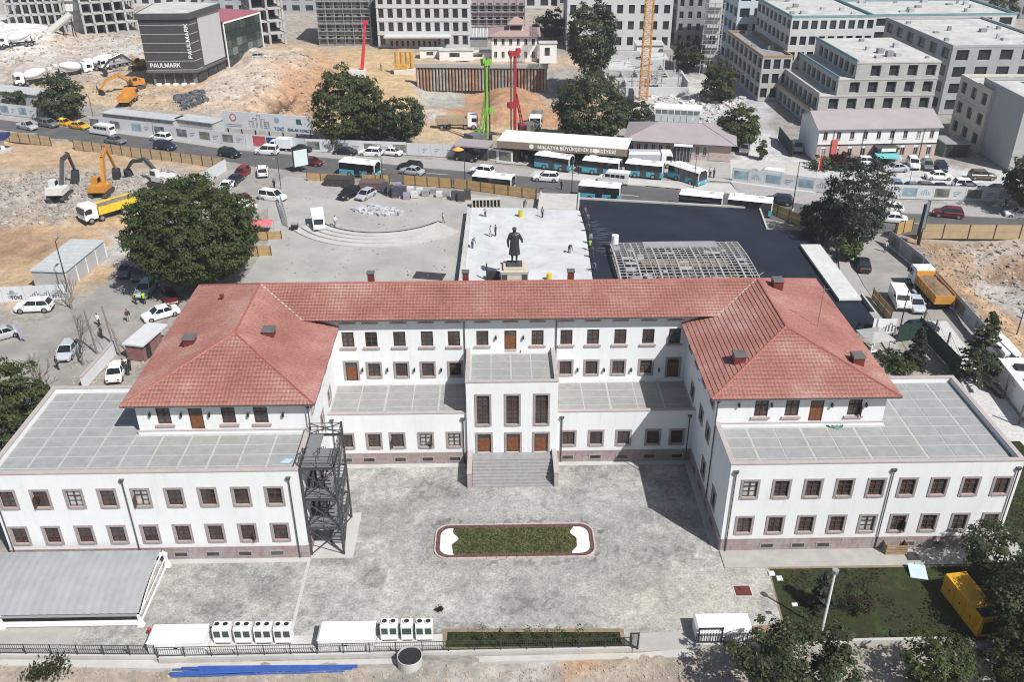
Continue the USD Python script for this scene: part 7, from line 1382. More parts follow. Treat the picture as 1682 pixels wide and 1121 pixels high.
for a, to, lb in (((592, 288), (620, 291), 'white-roofed turquoise bus on the main road left of the pallets'), ((811, 312), (841, 315), 'bus with only roof and windows showing over the yellow fence'), ((985, 327), (1010, 329), 'turquoise bus on the main road right at the corner of the black deck'), ((1150, 343), (1180, 346), 'white-roofed bus behind the black deck, left one of two'), ((1230, 351), (1260, 354), 'white-roofed bus behind the black deck, right one of two')): park(BUSD, lb, a, to)
P = at(1085, 274); t = thing('tanker', 'pale silver tanker or coach roof behind the parked buses', 'truck', (P[0]-2, P[1], 0), math.radians(-3)); truck_base(t, 8.0, 'white', [3.1, 1.4, -1.7, -3.0]); put('tank', MB().box(-4, 1.7, -1.15, 1.15, 1.0, 2.6).frus(-4, 1.7, -1.15, 1.15, 2.6, -3.9, 1.6, -.8, .8, 3.0), mat('tank_silver', (.50, .53, .57), rough=.3, var=.06, metal=.2), t)
EARTH = mat('earth_load', (.17, .14, .115), rough=.95, var=.4, scale=2, detail=8); EARTHB = mat('earth_brown', (.20, .13, .085), rough=.95, var=.4, scale=2, detail=8)
def place(name, label, cat, a, to, build, z=None, dz=0):
    P, Q = at(*a), at(*to); t = thing(name, label, cat, (P[0], P[1], zground(P[0], P[1])+.05+dz if z is None else z), math.atan2(Q[1]-P[1], Q[0]-P[0])); build(t); return t
place('tipper_truck', 'white and yellow tipper truck loaded with earth on the demolition site', 'truck', (180, 356), (140, 368), lambda t: dump_truck(t, 'white', 'yellow', EARTH, 8.6)); place('tipper_truck', 'loaded orange tipper truck parked on the right street', 'truck', (1524, 487), (1493, 452), lambda t: dump_truck(t, 'white', 'orange', EARTHB, 8.4), 0.0)
place('tipper_truck', 'white-cabbed truck with an empty tan bed near the green drilling rig', 'truck', (752, 209), (785, 209), lambda t: dump_truck(t, 'white', 'tan', None, 8.4, True)); place('tipper_truck', 'white truck coming down between the red rig and the dark tree', 'truck', (881, 193), (878, 206), lambda t: dump_truck(t, 'white', 'grey', EARTH, 8.0)); place('tipper_truck', 'orange truck seen from behind below the dark commercial building', 'truck', (212, 170), (235, 150), lambda t: dump_truck(t, 'orange', 'orange', EARTH, 7.0, True))
for a, to, lb in (((36, 95), (10, 97), 'white concrete mixer truck in front of the white gravel heap'), ((122, 122), (150, 118), 'white concrete mixer truck, lower left of a pair'), ((168, 115), (140, 119), 'white concrete mixer truck, upper right of a pair'), ((57, 138), (35, 141), 'white concrete mixer truck beside the dark green tree at the left')): place('mixer_truck', lb, 'truck', a, to, mixer_truck)
place('flatbed_truck', 'long flatbed truck below the concrete mixers', 'truck', (190, 112), (165, 117), lambda t: (truck_base(t, 9, 'white', [3.5, 1.8, -2, -3.4]), put('flatbed', MB().box(-4.5, 2.2, -1.2, 1.2, .95, 1.2), GALV, t)))
MW = mat('digger_white', (.55, .55, .54), rough=.5, var=.1); MO = mat('digger_orange', (.45, .20, .03), rough=.5, var=.12); MK = mat('digger_boom', (.055, .055, .06), rough=.5, var=.2)
pose1 = [(3.2, 5.4), (5.6, 5.6), (6.9, 2.4), (6.2, 1.0)]; pose2 = [(2.2, 5.6), (4.3, 6.7), (6.6, 2.4), (6.4, 1.0)]; pose3 = [(3.4, 4.0), (6.6, 3.2), (8.6, 1.5), (8.4, .4)]
place('excavator', 'white excavator with a black boom on the demolition site', 'excavator', (101, 330), (128, 306), lambda t: excavator(t, MW, MK, pose1)); place('excavator', 'orange excavator behind the yellow tipper truck', 'excavator', (170, 326), (196, 302), lambda t: excavator(t, MO, MO, pose2)); place('excavator', 'dark excavator half hidden behind the plane tree crown', 'excavator', (268, 308), (232, 300), lambda t: excavator(t, MW, MK, pose3)); place('excavator', 'orange excavator at the foot of the dark commercial building', 'excavator', (222, 146), (204, 150), lambda t: excavator(t, MO, MO, pose3)); place('excavator', 'small brown-orange excavator beside the dark commercial building', 'excavator', (228, 116), (215, 118), lambda t: excavator(t, MO, MK, pose3))
place('drilling_rig', 'tall lime green piling rig on the excavation site', 'drilling rig', (787, 240), (800, 236), lambda t: drill_rig(t, mat('rig_green', (.17, .36, .05), rough=.45, var=.08), 15.3)); place('drilling_rig', 'tall dark red piling rig on the excavation site', 'drilling rig', (862, 226), (848, 228), lambda t: drill_rig(t, mat('rig_red', (.30, .022, .035), rough=.45, var=.1), 16.2))
P = at(592, 132); t = thing('mobile_crane', 'red telescopic crane boom rising behind the dark trees', 'crane', (P[0], P[1], 0)); tracks(t); put('house', MB().box(-2.5, 1.5, -1.4, 1.4, 1.0, 2.6), MW, t); RB = mat('boom_red', (.50, .03, .04), rough=.45, var=.1); put('boom', MB().bar((.5, 0, 2), (1.4, .5, 8.0), .75).bar((1.4, .5, 8.0), (2.1, .9, 13.4), .55), RB, t); put('boom_head', MB().box(1.6, 2.8, .5, 1.3, 13.2, 13.9), RB, t)
# tower crane mast
P = at(1056, 168); t = thing('tower_crane', 'orange lattice tower crane mast rising out of the picture', 'crane', (P[0], P[1], 0)); ORG = mat('crane_orange', (.50, .23, .05), rough=.5, var=.12)
for k in range(9): put('mast_section', lattice(MB(), (0, 0, .6+k*5), (0, 0, .6+(k+1)*5-.05), 1.7, 4, .085), ORG, t)
put('base', MB().box(-2.2, 2.2, -2.2, 2.2, -.1, .6), CONCW, t); put('ballast', MB().box(-3.2, -2.3, -1.5, 1.5, 0, 2.8), DKM, t); put('slewing_unit', MB().box(-1.2, 1.2, -1.2, 1.2, 45.6, 47.0), ORG, t); put('jib', lattice(MB(), (0, 1.2, 47.5), (0, 42, 47.5), 1.4, 18, .07), ORG, t); put('counter_jib', lattice(MB(), (0, -1.2, 47.5), (0, -12, 47.5), 1.4, 6, .07), ORG, t)
# conveyor, yellow casing and the pile wall
P = at(92, 68); t = thing('conveyor', 'grey conveyor tube rising from the white gravel heap', 'conveyor', (P[0], P[1], 0), math.radians(50)); put('tube', MB().tube((-5, 0, .8), (6, 0, 6.8), 1.0, n=10), mat('conveyor_grey', (.38, .38, .35), rough=.7, var=.15), t); put('support', MB().bar((3, -1, 0), (3, 0, 4.4), .25).bar((3, 1, 0), (3, 0, 4.4), .25).bar((6, -1, 0), (6, 0, 6), .25).bar((6, 1, 0), (6, 0, 6), .25), IRON, t)
P = at(665, 120); t = thing('casing_machine', 'yellow steel piling machine standing in the pit corner', 'machine', (P[0], P[1], -.5)); YM = mat('machine_yellow', (.45, .27, .06), rough=.6, var=.3, scale=1.2)
for x in (-1.9, -.6, .7, 1.9): put('casing', MB().tube((x, 0, 1.0), (x, 0, 5.8), .5, n=9), YM, t)
put('base_frame', MB().box(-2.6, 2.6, -1.4, 1.4, 0, 1.6), MW, t); put('engine_house', MB().box(-2.4, .6, -1.3, 0, 1.6, 2.8), YM, t)
A_, B_ = at(684, 137), at(898, 139); t = thing('pile_wall', 'brown and grey bored pile retaining wall at the back of the pit', 'retaining wall', (A_[0], A_[1], -1.6), math.atan2(B_[1]-A_[1], B_[0]-A_[0])); L = np.linalg.norm((B_-A_)[:2]); PIL = [mat('pile_grey', (.29, .27, .245), rough=.9, var=.4, scale=.5), mat('pile_rust', (.30, .19, .125), rough=.9, var=.45, scale=.5)]
n_ = 40; put('soil_face', MB().box(0, L, .35, .7, 0, 5.6), mat('soil_face', (.21, .12, .075), var=.4), t)
for k in range(n_): x = (k+.5)*L/n_; put('pile', MB().tube((x, 0, 0), (x, 0, 5.4+rng.uniform(-.15, .15)), L/n_*.32, n=7), PIL[int(rng.random() < .55)], t)
put('capping_beam', MB().box(-.3, L+.3, -.5, .8, 5.5, 6.4), CONC, t)
P = at(450, 182)
# ---------------------------------------------------------------- people
HV = (.30, .55, .03)
person('person in a lime high-visibility vest, left of a pair under the plane tree', 224, 500, vest=HV, ang=.5); person('person in a lime high-visibility vest, right of a pair under the plane tree', 238, 500, vest=HV, ang=2.5)
person('person in a white shirt walking on the dusty street', 163, 536, (.6, .6, .6), pose='walk', ang=1.2); person('person in dark clothes by the thick utility pole', 168, 556, (.05, .03, .03)); person('person in dark clothes near the sunlit white saloon', 212, 529, (.05, .02, .02), (.35, .33, .3), ang=2); person('person in black standing by the pale silver car', 96, 608, ang=1)
for k, (x, y) in enumerate(((205, 612), (211, 617), (215, 608))): person(['person in black, nearest the door of the white saloon', 'person in black beside the white saloon, nearest the camera', 'person in black beside the white saloon, right one of three'][k], x, y, ang=k*2.0)
person('person in a white top on the white deck left of the statue', 806, 389, (.62, .62, .62), (.55, .55, .54), ang=.3, z=DK); person('person in black on the white deck left of the statue', 814, 388, ang=2.8, z=DK)
Wk = (.10, .11, .14)
for x, y, po, tp, lb in ((797, 356, 'stand', (.35, .34, .33), 'worker in grey near the timber formwork on the white deck'), (861, 341, 'bend', Wk, 'worker bending at the upper edge of the white deck'), (891, 357, 'stand', (.25, .25, .27), 'worker standing at the upper right of the white deck'), (776, 408, 'bend', Wk, 'worker bending at the left edge of the white deck'), (935, 415, 'bend', (.05, .05, .06), 'worker bending in the right half of the white deck'), (961, 357, 'stand', Wk, 'worker on the edge of the bitumen, farthest of the line'), (965, 368, 'stand', Wk, 'worker on the edge of the bitumen, second of the line'), (967, 380, 'bend', Wk, 'worker bending on the edge of the bitumen'), (970, 401, 'stand', (.2, .2, .22), 'worker standing on the edge of the bitumen above the one in the vest'), (973, 424, 'stand', (.03, .03, .03), 'worker in black on the edge of the bitumen'), (978, 445, 'bend', Wk, 'worker bending at the near end of the bitumen edge')): person(lb, x, y, tp, (.06, .06, .08), po, rng.uniform(0, 6), DK+.03)
person('worker in a lime vest on the edge of the bitumen', 969, 412, Wk, (.06, .06, .08), 'stand', 1.0, DK+.03, HV); person('worker in white beside the white deck on the pale plaza', 728, 367, (.4, .4, .4), (.2, .2, .22), 'walk', .5, .03); person('person in white near the grey-boxed van on the plaza', 551, 372, (.6, .6, .6), (.25, .25, .26), 'walk', 1.4, .03); person('person in white by the road edge right of the plane tree', 422, 350, (.6, .6, .6), (.5, .5, .5), 'walk', 2.0); person('person in dark clothes on the junction island', 451, 310, ang=1.0)
person('person in dark clothes standing on the main road before the ramp block', 922, 312, ang=.5); person('person in dark clothes walking on the pavement at the right edge', 1650, 341, pose='walk', ang=.2); person('person in red and white at the corner of the right street', 1453, 414, (.5, .42, .42), (.06, .06, .1), 'walk', 1.0)
for k, (x, y, tp) in enumerate(((857, 264, (.4, .4, .4)), (864, 268, (.05, .05, .06)), (876, 262, (.35, .2, .15)), (951, 286, (.05, .05, .07)), (1166, 290, (.5, .5, .5)), (1172, 292, (.04, .04, .04)))): person(['person in grey waiting at the left end of the terminal', 'person in black waiting at the left end of the terminal', 'person in brown waiting at the left end of the terminal', 'person standing between the first two parked buses', 'person in white standing right of the parked buses', 'person in black standing right of the parked buses'][k], x, y, tp, ang=k*1.1, z=.12)
person('person in dark clothes walking across the upper site by the thin street lamp', 161, 152, pose='walk'); person('person standing on the sand near the yellow piling machine', 626, 115)
P = at(852, 356, DK); t = thing('yellow_barrel', 'yellow barrel on the white deck above the statue', 'barrel', (P[0]+.3, P[1], DK)); put('barrel', MB().tube((0, 0, 0), (0, 0, .95), .36, n=12), mat('barrel_yellow', (.50, .42, .03), var=.15), t); put('lid', MB().tube((0, 0, .95), (0, 0, 1.0), .38, n=12), mat('barrel_lid', (.4, .36, .1), var=.1), t)
P = at(902, 462, DK); t = thing('yellow_barrel', 'yellow barrel at the foot of the pedestal, right side', 'barrel', (P[0], P[1]+.3, DK)); put('barrel', MB().tube((0, 0, 0), (0, 0, .95), .36, n=12), _mats['barrel_yellow'], t)
P = at(808, 462, DK); t = thing('dark_cabinet', 'dark low cabinet with an upright post left of the pedestal', 'cabinet', (P[0], P[1]+.2, DK)); put('body', MB().box(-.6, 1.0, 0, .8, 0, 1.0), TRIM, t); put('upright', MB().box(-.75, -.6, 0, .2, 0, 2.4), TRIM, t)
P = at(485, 378); t = thing('litter_bin', 'dark square bin left of the box van on the plaza', 'bin', (P[0], P[1], .03)); put('body', MB().frus(-.4, .4, -.4, .4, 0, -.5, .5, -.5, .5, 1.0), TRIM, t); put('lid', MB().box(-.5, .5, -.5, .5, 1.0, 1.1), GALV, t)
t, L = base('mesh_panel', 'leaning wire mesh panel standing on the plaza left of the box van', 'panel', (473, 374), (463, 338)); b_ = MB(); [b_.bar((0, 0, .1+k*.3), (L, .2, .1+k*.3), .04) for k in range(7)]; [b_.bar((k*L/12, 0, 0), (k*L/12, .1, 2.0), .04) for k in range(13)]; put('mesh', b_, GALV, t); put('frame', MB().bar((0, 0, 0), (0, 0, 2), .1).bar((L, .1, 0), (L, .1, 2), .1).bar((0, 0, 2), (L, .1, 2), .1), GALV, t)
P = at(432, 383); t = thing('tent', 'small red and white canopy by the yellow formwork fences', 'tent', (P[0], P[1], .03)); put('canopy', MB().frus(-1.6, 1.6, -1.2, 1.2, 1.6, -.3, .3, -.2, .2, 2.1), mat('tent_red', (.50, .12, .14), var=.3, scale=1.5), t)
for x, y in ((-1.5, -1.1), (1.5, -1.1), (1.5, 1.1), (-1.5, 1.1)): put('pole', MB().tube((x, y, 0), (x, y, 1.6), .04, n=5), GALV, t)
t, L = base('turquoise_canopy', 'turquoise flat awning before the porch of the two-storey house', 'awning', (1438, 277), (1476, 279)); put('cloth', MB().box(0, L, 0, 3.4, 1.9, 2.0), mat('turquoise', (.12, .42, .42), rough=.7, var=.12), t)
for x in (.1, L-.1):
    for y in (.1, 3.3): put('post', MB().tube((x, y, 0), (x, y, 1.9), .05, n=5), GALV, t)
# ---------------------------------------------------------------- trees farther back
def ft(label, x, y, h, rx, rz, nc, per, cr, lf, ml, sd, trunk_h=None, lobes=.3, taper=0.0, name='tree', tr_=.22, ry=None): treeat(label, x, y, name=name, h=h, trunk_h=trunk_h or h*.25, rx=rx, rz=rz, n_clump=nc, per=per, clump_r=cr, leaf=lf, mleaf=ml, seed=sd, lobes=lobes, taper=taper, trunk_r=tr_, ry=ry)
ft('tall pointed dark tree behind the hoarding, left one of three', 566, 240, 15.5, 5.0, 7.2, 260, 46, 1.15, .25, LEAF, 31, 1.0, .25, .3); ft('round dark tree behind the hoarding, middle one of three', 622, 243, 8.8, 3.6, 3.2, 130, 40, .9, .24, LEAFY, 32, 2.4); ft('round dark tree behind the hoarding, right one of three', 665, 243, 9.6, 4.1, 3.6, 190, 46, .9, .24, LEAFD, 33, 2.4, .12); ft('lighter tree between the pointed one and the middle round tree', 601, 240, 14.2, 4.4, 6.0, 190, 44, 1.1, .25, LEAF, 34, 1.6, .25, .3)
ft('very tall dark poplar-like tree beyond the excavation', 968, 150, 19.8, 5.6, 6.6, 260, 46, 1.4, .3, LEAFD, 35, 5, .15); ft('big dark tree left of the tower crane', 970, 234, 13.4, 7.0, 6.3, 330, 46, 1.3, .28, LEAFD, 36, 1.4, .2); ft('olive bush between the big dark tree and the mauve roof', 1035, 205, 5.0, 4.2, 2.3, 90, 36, .9, .28, LEAFY, 37, .8, .4, 0, 'bush')
ft('dark tree above the far left hoarding', 107, 197, 9.0, 4.2, 4.0, 130, 42, 1.2, .33, LEAFD, 38, 1.4, .4, .2); ft('small dark bush on the far left hoarding', 25, 178, 3.6, 2.2, 1.6, 50, 36, .7, .26, LEAFD, 39, .5, .3, 0, 'bush'); ft('leafy tree beside the shaded lane right of the mauve roof', 1211, 243, 8.2, 3.8, 3.6, 130, 42, 1.05, .3, LEAF, 40, 1.6); ft('dark ragged tree in front of the scaffolded tower', 1178, 168, 9.0, 3.6, 4.0, 100, 40, 1.1, .34, LEAFD, 41, 1.4, .4, .2); ft('brownish tree at the foot of the far grey office', 1128, 118, 8.0, 3.6, 3.4, 90, 36, 1.1, .36, LEAFY, 42, 1.6)
ft('grey-green street tree at the corner of the right street, taller one', 1394, 408, 13.0, 4.8, 5.2, 260, 46, .95, .19, LEAFB, 43, 2.6, .4, -.1); ft('lower dark street tree left of the taller one at the corner', 1350, 398, 6.6, 3.4, 2.5, 90, 38, .9, .24, LEAFD, 44, 1.6, .35); ft('small bright green tree below the street trees at the right corner', 1392, 428, 4.2, 1.5, 1.7, 50, 38, .6, .2, LEAFL, 45, 1.0); ft('dark tree at the right edge by the bright car park', 1690, 350, 9.2, 4.0, 4.0, 130, 42, 1.1, .3, LEAFD, 46, 1.6)
ft('red-leaved shrub before the two-storey house', 1383, 277, 2.6, 2.4, 1.2, 50, 34, .6, .22, LEAFR, 47, .4, .4, 0, 'bush'); ft('dark green bush by the left corner of the two-storey house', 1350, 277, 1.8, 2.6, .9, 45, 34, .5, .2, LEAFD, 48, .3, .4, 0, 'bush'); ft('low dark green shrubs under the small fir tree', 1478, 605, 1.6, 2.2, .8, 60, 36, .45, .14, LEAF, 49, .3, .4, 0, 'bush'); ft('dark clipped tree inside the forecourt by the white gate house', 1250, 262, 3.6, .8, 1.7, 30, 36, .5, .2, LEAFD, 50, .4)
# ================================================================ FAR BUILDINGS
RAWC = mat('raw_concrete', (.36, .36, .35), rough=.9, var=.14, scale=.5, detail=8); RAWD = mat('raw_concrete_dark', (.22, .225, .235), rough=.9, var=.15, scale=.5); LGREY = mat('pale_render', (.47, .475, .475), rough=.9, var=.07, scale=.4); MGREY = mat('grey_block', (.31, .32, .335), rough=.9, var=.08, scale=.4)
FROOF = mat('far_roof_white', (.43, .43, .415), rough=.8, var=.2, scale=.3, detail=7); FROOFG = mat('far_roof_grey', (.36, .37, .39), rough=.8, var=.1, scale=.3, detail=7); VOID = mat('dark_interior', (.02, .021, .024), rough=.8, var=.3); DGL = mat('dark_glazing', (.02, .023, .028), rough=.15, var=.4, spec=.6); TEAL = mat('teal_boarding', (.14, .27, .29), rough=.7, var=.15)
def block(name, label, a, b, depth, h, floors, bays, sbays=0, wallm=LGREY, roofm=FROOF, wf=.5, hf=.55, top=None, winm=DGL, rec=.35, kit=8, seed=0, AB=None, z0=0.0, bands=False, t=None, sside=True, sleft=None):
    """A block with openings cut into its front (and side) walls, every window a part, parapet and roof fittings."""
    if AB is None: A, B = at(*a), at(*b)
    else: A, B = AB
    L, an = frame_of(A, B); wf, hf = min(wf*1.14, .75), min(hf*1.12, .75)
    t = t or thing(name, label, 'building', (A[0], A[1], z0), an)
    r = np.random.default_rng(seed); fh = h/floors
    def side(O, U, w, nb, m_):
        hs = []
        for f in range(floors):
            for k in range(nb):
                c = (k+.5)*w/nb; ww = w/nb*wf; hs.append((c-ww/2, c+ww/2, f*fh+fh*(.5-hf/2+.06), f*fh+fh*(.5+hf/2+.06)))
        mb = MB(); facade(mb, O, U, w, h, hs, rec); put('wall', mb, m_, t)
        for a0, a1, c0, c1 in hs: put('window', fbox(MB(), O, U, a0-.02, a1+.02, c0-.02, c1+.02, -rec-.06, -rec+.02), winm, t)
        if bands:
            for f in range(1, floors): put('floor_band', fbox(MB(), O, U, 0, w, f*fh-.12, f*fh+.12, 0, .12), m_, t)
    side(np.zeros(3), XA, L, bays, wallm); side(np.array([0, depth, 0.]), -YA, depth, sbays if sleft is None else sleft, wallm); side(np.array([L, 0, 0.]), YA, depth, sbays, wallm)
    mb = MB(); facade(mb, (L, depth, 0), -XA, L, h, [], .1); put('wall', mb, wallm, t)
    put('roof', MB().box(.3, L-.3, .3, depth-.3, h-.4, h-.06), roofm, t); put('parapet', MB().box(-.04, L+.04, -.04, .3, h, h+.5).box(-.04, L+.04, depth-.3, depth+.04, h, h+.5).box(-.04, .3, .3, depth-.3, h+.001, h+.499).box(L-.3, L+.04, .3, depth-.3, h+.001, h+.499), top or wallm, t)
    for k in range(kit):
        x, y, s, q = r.uniform(1, L-2.5), r.uniform(1, max(1.2, depth-2.5)), r.uniform(.5, 1.6), r.uniform(.3, 1.1); put('roof_unit', MB().box(x, x+s, y, y+s*.8, h-.06, h-.06+q), FROOFG if k % 2 else RAWD, t)
    return t, L
def frame(name, label, a, b, depth, h, floors, bays, sb, m=RAWC, AB=None):
    """A bare concrete frame: slabs, columns and a dark core."""
    A, B = (at(*a), at(*b)) if AB is None else AB; L, an = frame_of(A, B); t = thing(name, label, 'building', (A[0], A[1], 0), an); fh = h/floors
    for f in range(1, floors+1): put('floor_slab', MB().box(-.3, L+.3, -.3, depth+.3, f*fh-.45, f*fh), m, t)
    for i in range(bays+1):
        for j in range(sb+1):
            x, y = i*L/bays, j*depth/sb; put('column', MB().box(x-.3, x+.3, y-.3, y+.3, 0, h-.01), m, t)
    put('core', MB().box(L*.15, L*.85, depth*.35, depth*.9, 0, h-.46), VOID, t); put('rebar', (lambda mb: [mb.bar((i*L/12+.3, j*depth/3, h), (i*L/12+.3, j*depth/3, h+1.0), .12) for i in range(12) for j in range(4)] and mb)(MB()), POSTB, t, kind='stuff')
    return t, L
def scaffold(name, label, AB, depth, h, off=.9, lv=2.0, st=2.2, m=None):
    A, B = AB; L, an = frame_of(A, B); t = thing(name, label, 'scaffolding', (A[0], A[1], 0), an); m = m or FR_
    n = max(2, int(L/st))
    for k in range(n+1):
        for y in (-off, -.15): put('standard', MB().bar((k*L/n, y, 0), (k*L/n, y, h), .09), m, t)
    for q in range(1, int(h/lv)+1):
        put('platform', MB().box(-.2, L+.2, -off-.1, -.1, q*lv-.08, q*lv), RAWD, t); put('ledger', MB().bar((0, -off, q*lv+.9), (L, -off, q*lv+.9), .07), m, t)
    return t
def hpix(p, py): P = at(*p); return height(P, py)
# dark commercial building with the lettering
A, C, Rr_ = at(247, 141), at(327, 140), at(372, 119); hP = 16.6; DARKF = mat('dark_cladding', (.052, .053, .055), rough=.5, var=.1, scale=.4); SILV = mat('silver_cladding', (.40, .41, .42), rough=.5, var=.04, scale=.4); LLINE = mat('light_strip', (.36, .36, .36), rough=.5, var=.05)
pm = thing('commercial_building', 'dark grey commercial building with the white word PAULMARK twice on its front', 'building', (A[0], A[1], 0)); c2 = (C-A)[:2]; r2 = (Rr_-A)[:2]; dpt = np.array([(r2-c2)[0], (r2-c2)[1]]); dpt = dpt*1.05
bl = np.array([0., 14.0]); z1 = 3.6
q0, q1, q2 = np.array([0., 0.]), c2, c2+dpt; q3 = q2+np.array([-11.5, 3.0]); q4 = np.array([q0[0]-.5, 15.0])
foot = [q0+[.8, .8], q1+[-.3, .8], q2+[-.4, 0], q3, q4+[.6, 0]]
put('ground_floor', MB().prism([tuple(q) for q in foot], -.2, z1), mat('shopfront_grey', (.16, .165, .165), var=.1), pm); put('upper_body', MB().prism([tuple(q) for q in (q0, q1, q2, q3, q4)], z1, hP-1.3), DARKF, pm)
put('crown', MB().prism([tuple(q) for q in (q0+[-.5, -.5], q1+[.3, -.5], q2+[.6, 0], q3, q4+[-.5, 0])], hP-1.3, hP), mat('dark_crown', (.06, .062, .068), rough=.4, var=.08), pm); put('roof', MB().prism([tuple(q) for q in (q0, q1, q2, q3, q4)], hP, hP+.06), FROOF, pm)
u1 = np.array([*(q1-q0)/np.linalg.norm(q1-q0), 0]); W1 = np.linalg.norm(q1-q0); u2 = np.array([*(q2-q1)/np.linalg.norm(q2-q1), 0]); W2 = np.linalg.norm(q2-q1); O1 = np.array([q0[0], q0[1], 0]); O2 = np.array([q1[0], q1[1], 0])
for k in range(6): z = z1+.05+k*(hP-1.5-z1)/5.6; put('light_strip', fbox(fbox(MB(), O1, u1, 0, W1, z, z+.13, -.02, .05), O2, u2, 0, W2*.22, z, z+.13, -.02, .05), LLINE, pm)
put('silver_panel', fbox(MB(), O2, u2, W2*.27, W2*.99, z1+.3, hP-1.35, -.02, .09), SILV, pm); put('canopy', fbox(fbox(MB(), O1, u1, -.2, W1+.2, z1-.5, z1, -.8, .3), O2, u2, 0, W2, z1-.5, z1, -.4, .3), mat('dark_canopy', (.10, .10, .10), var=.1), pm)
put('lettering', letters('PAULMARK', .95, O1+u1*(W1*.07)+Z3*(z1+.75)-YA*.06, u1), WHITEM, pm, kind='stuff', label='horizontal white word PAULMARK')
m_ = letters('PAULMARK', .85, (0, 0, 0), XA); v_, f_ = m_.arr(); vv = np.column_stack([v_[:, 2]*0, v_[:, 0], v_[:, 2], v_[:, 1]])[:, 1:]
tx, tz, ty = v_[:, 0], v_[:, 2], v_[:, 1]; base_p = O1+u1*(W1*.96)+Z3*(z1+2.6); put('lettering', (base_p+tx[:, None]*Z3*1.25-tz[:, None]*u1+ty[:, None]*np.cross(u1, Z3)*1-0*Z3+np.cross(u1, Z3)*.06, f_), WHITEM, pm, kind='stuff', label='vertical white word PAULMARK')
for k in range(4): put('shop_window', fbox(MB(), O1, u1, 1.4+k*(W1-2.4)/4, 1.1+(k+1)*(W1-2.4)/4, .3, 2.6, -.82, -.77), DGL, pm)
for k in range(3): put('window', fbox(MB(), O2, u2, .5+k*W2/3, .2+(k+1)*W2/3-.6, .8, 2.4, -.3, .02), DGL, pm)
for k in range(5): put('car_display', fbox(MB(), O1, u1, 1.5+k*2.0, 2.6+k*2.0, 0, .5, -.7, .2), WHITEM, pm)
# glazed wing behind it
g0 = q2+np.array([.4, .8]); gA, gB = np.array([A[0]+g0[0], A[1]+g0[1]]), np.array([A[0]+g0[0]+5.6, A[1]+g0[1]+15.5]); 
glz = thing('glazed_office', 'dark green glazed office block attached behind the dark commercial building', 'building', (*gA, 0), math.atan2(gB[1]-gA[1], gB[0]-gA[0])); LG = np.linalg.norm(gB-gA); GG = [mat('green_glass_dark', (.022, .034, .03), rough=.12, var=.3, spec=.7), mat('green_glass_light', (.10, .15, .13), rough=.15, var=.3, spec=.7), mat('green_glass_mid', (.045, .065, .058), rough=.12, var=.3, spec=.7)]
hG = 12.0; put('body', MB().box(0, LG, .1, 12, 0, hG), DARKF, glz); put('roof', MB().box(-.2, LG+.2, -.2, 12.2, hG, hG+.3), mat('wine_roof', (.30, .10, .12), var=.15), glz); put('frame', MB().box(-.2, .1, -.15, .1, 0, hG).box(LG-.1, LG+.2, -.15, .1, 0, hG).box(-.2, LG+.2, -.2, .1, hG-.4, hG), WWALL, glz)
for i in range(7):
    for j in range(5): put('glass_panel', MB().box(.25+i*(LG-.5)/7, .15+(i+1)*(LG-.5)/7, -.03, .09, 1.5+j*2.0, 3.4+j*2.0), GG[int(rng.choice([0, 0, 0, 2, 2, 1]))], glz)
# bare frames at the upper left
frame('concrete_frame', 'bare white concrete frame right of the dark commercial building', (420, 76), (470, 72), 16, 13.5, 4, 2, 3); frame('concrete_frame', 'long bare concrete frame at the top left corner', (22, 62), (110, 58), 14, 13, 4, 7, 3); frame('concrete_frame', 'bare concrete frame left of the dark commercial building', (142, 58), (228, 50), 14, 12.5, 4, 5, 3)
P = at(128, 52); t = thing('stair_tower', 'tall white sheeted stair tower between the bare frames', 'tower', (P[0], P[1], 0)); put('shaft', MB().box(-3, 3, 0, 5, 0, 17), LGREY, t)
for k in range(5): put('sheet', MB().box(-2.9+k*1.18, -1.85+k*1.18, -.08, -.003, 6, 17), WHITEM, t)
for k in range(6): put('landing', MB().box(-3.6, 3.6, -.6, .0, k*3, k*3+.25), RAWC, t)
def AB_(x0, x1, y): return np.array(at(x0, y)), np.array(at(x1, y))
A, B = AB_(526, 612, 74); block('grey_block', 'scaffolded grey block behind the red crane boom', None, None, 16, 15.5, 5, 7, 3, RAWD, FROOF, .45, .5, seed=2, AB=(A, B)); scaffold('scaffolding', 'scaffolding on the front of the grey block behind the red crane boom', (A, B), 16, 15.5)
A, B = AB_(622, 772, 78); t, L = block('white_office', 'long white office block with dark window bands behind the sand', None, None, 18, 14.5, 4, 10, 4, LGREY, FROOF, .5, .6, seed=3, AB=(A, B), bands=True); put('terrace', MB().box(L*.08, L*.8, -3.5, -.003, 3.2, 3.6), LGREY, t)
A, B = AB_(640, 716, 78); t, L = base('old_wall', 'old pinkish building with rows of small openings before the white office', 'building', (640, 79), (720, 79)); put('wall', MB().box(0, L, 0, 3, 0, 2.6), mat('old_pink', (.33, .26, .25), var=.2), t)
for k in range(9): put('window', MB().box(k*L/9+.4, (k+1)*L/9-.5, -.05, .02, .6, 2.0), VOID, t)
A, B = AB_(774, 862, 66); block('pink_band_block', 'scaffolded block with a pink band under its roof', None, None, 15, 14.5, 4, 7, 3, mat('pink_grey', (.34, .26, .265), var=.15), FROOF, .45, .55, seed=4, AB=(A, B)); scaffold('scaffolding', 'scaffolding on the block with the pink band', (A, B), 15, 11.5)
t, L = hall('villa', 'old white villa with a red hipped roof and a small roof turret', 'building', (808, 101), (882, 101), 11, 6.6, WWALL, mat('faded_red_roof', (.32, .22, .21), rough=.8, var=.12), 1.7, .9, 6, 2, True, GLASS, (), .38)
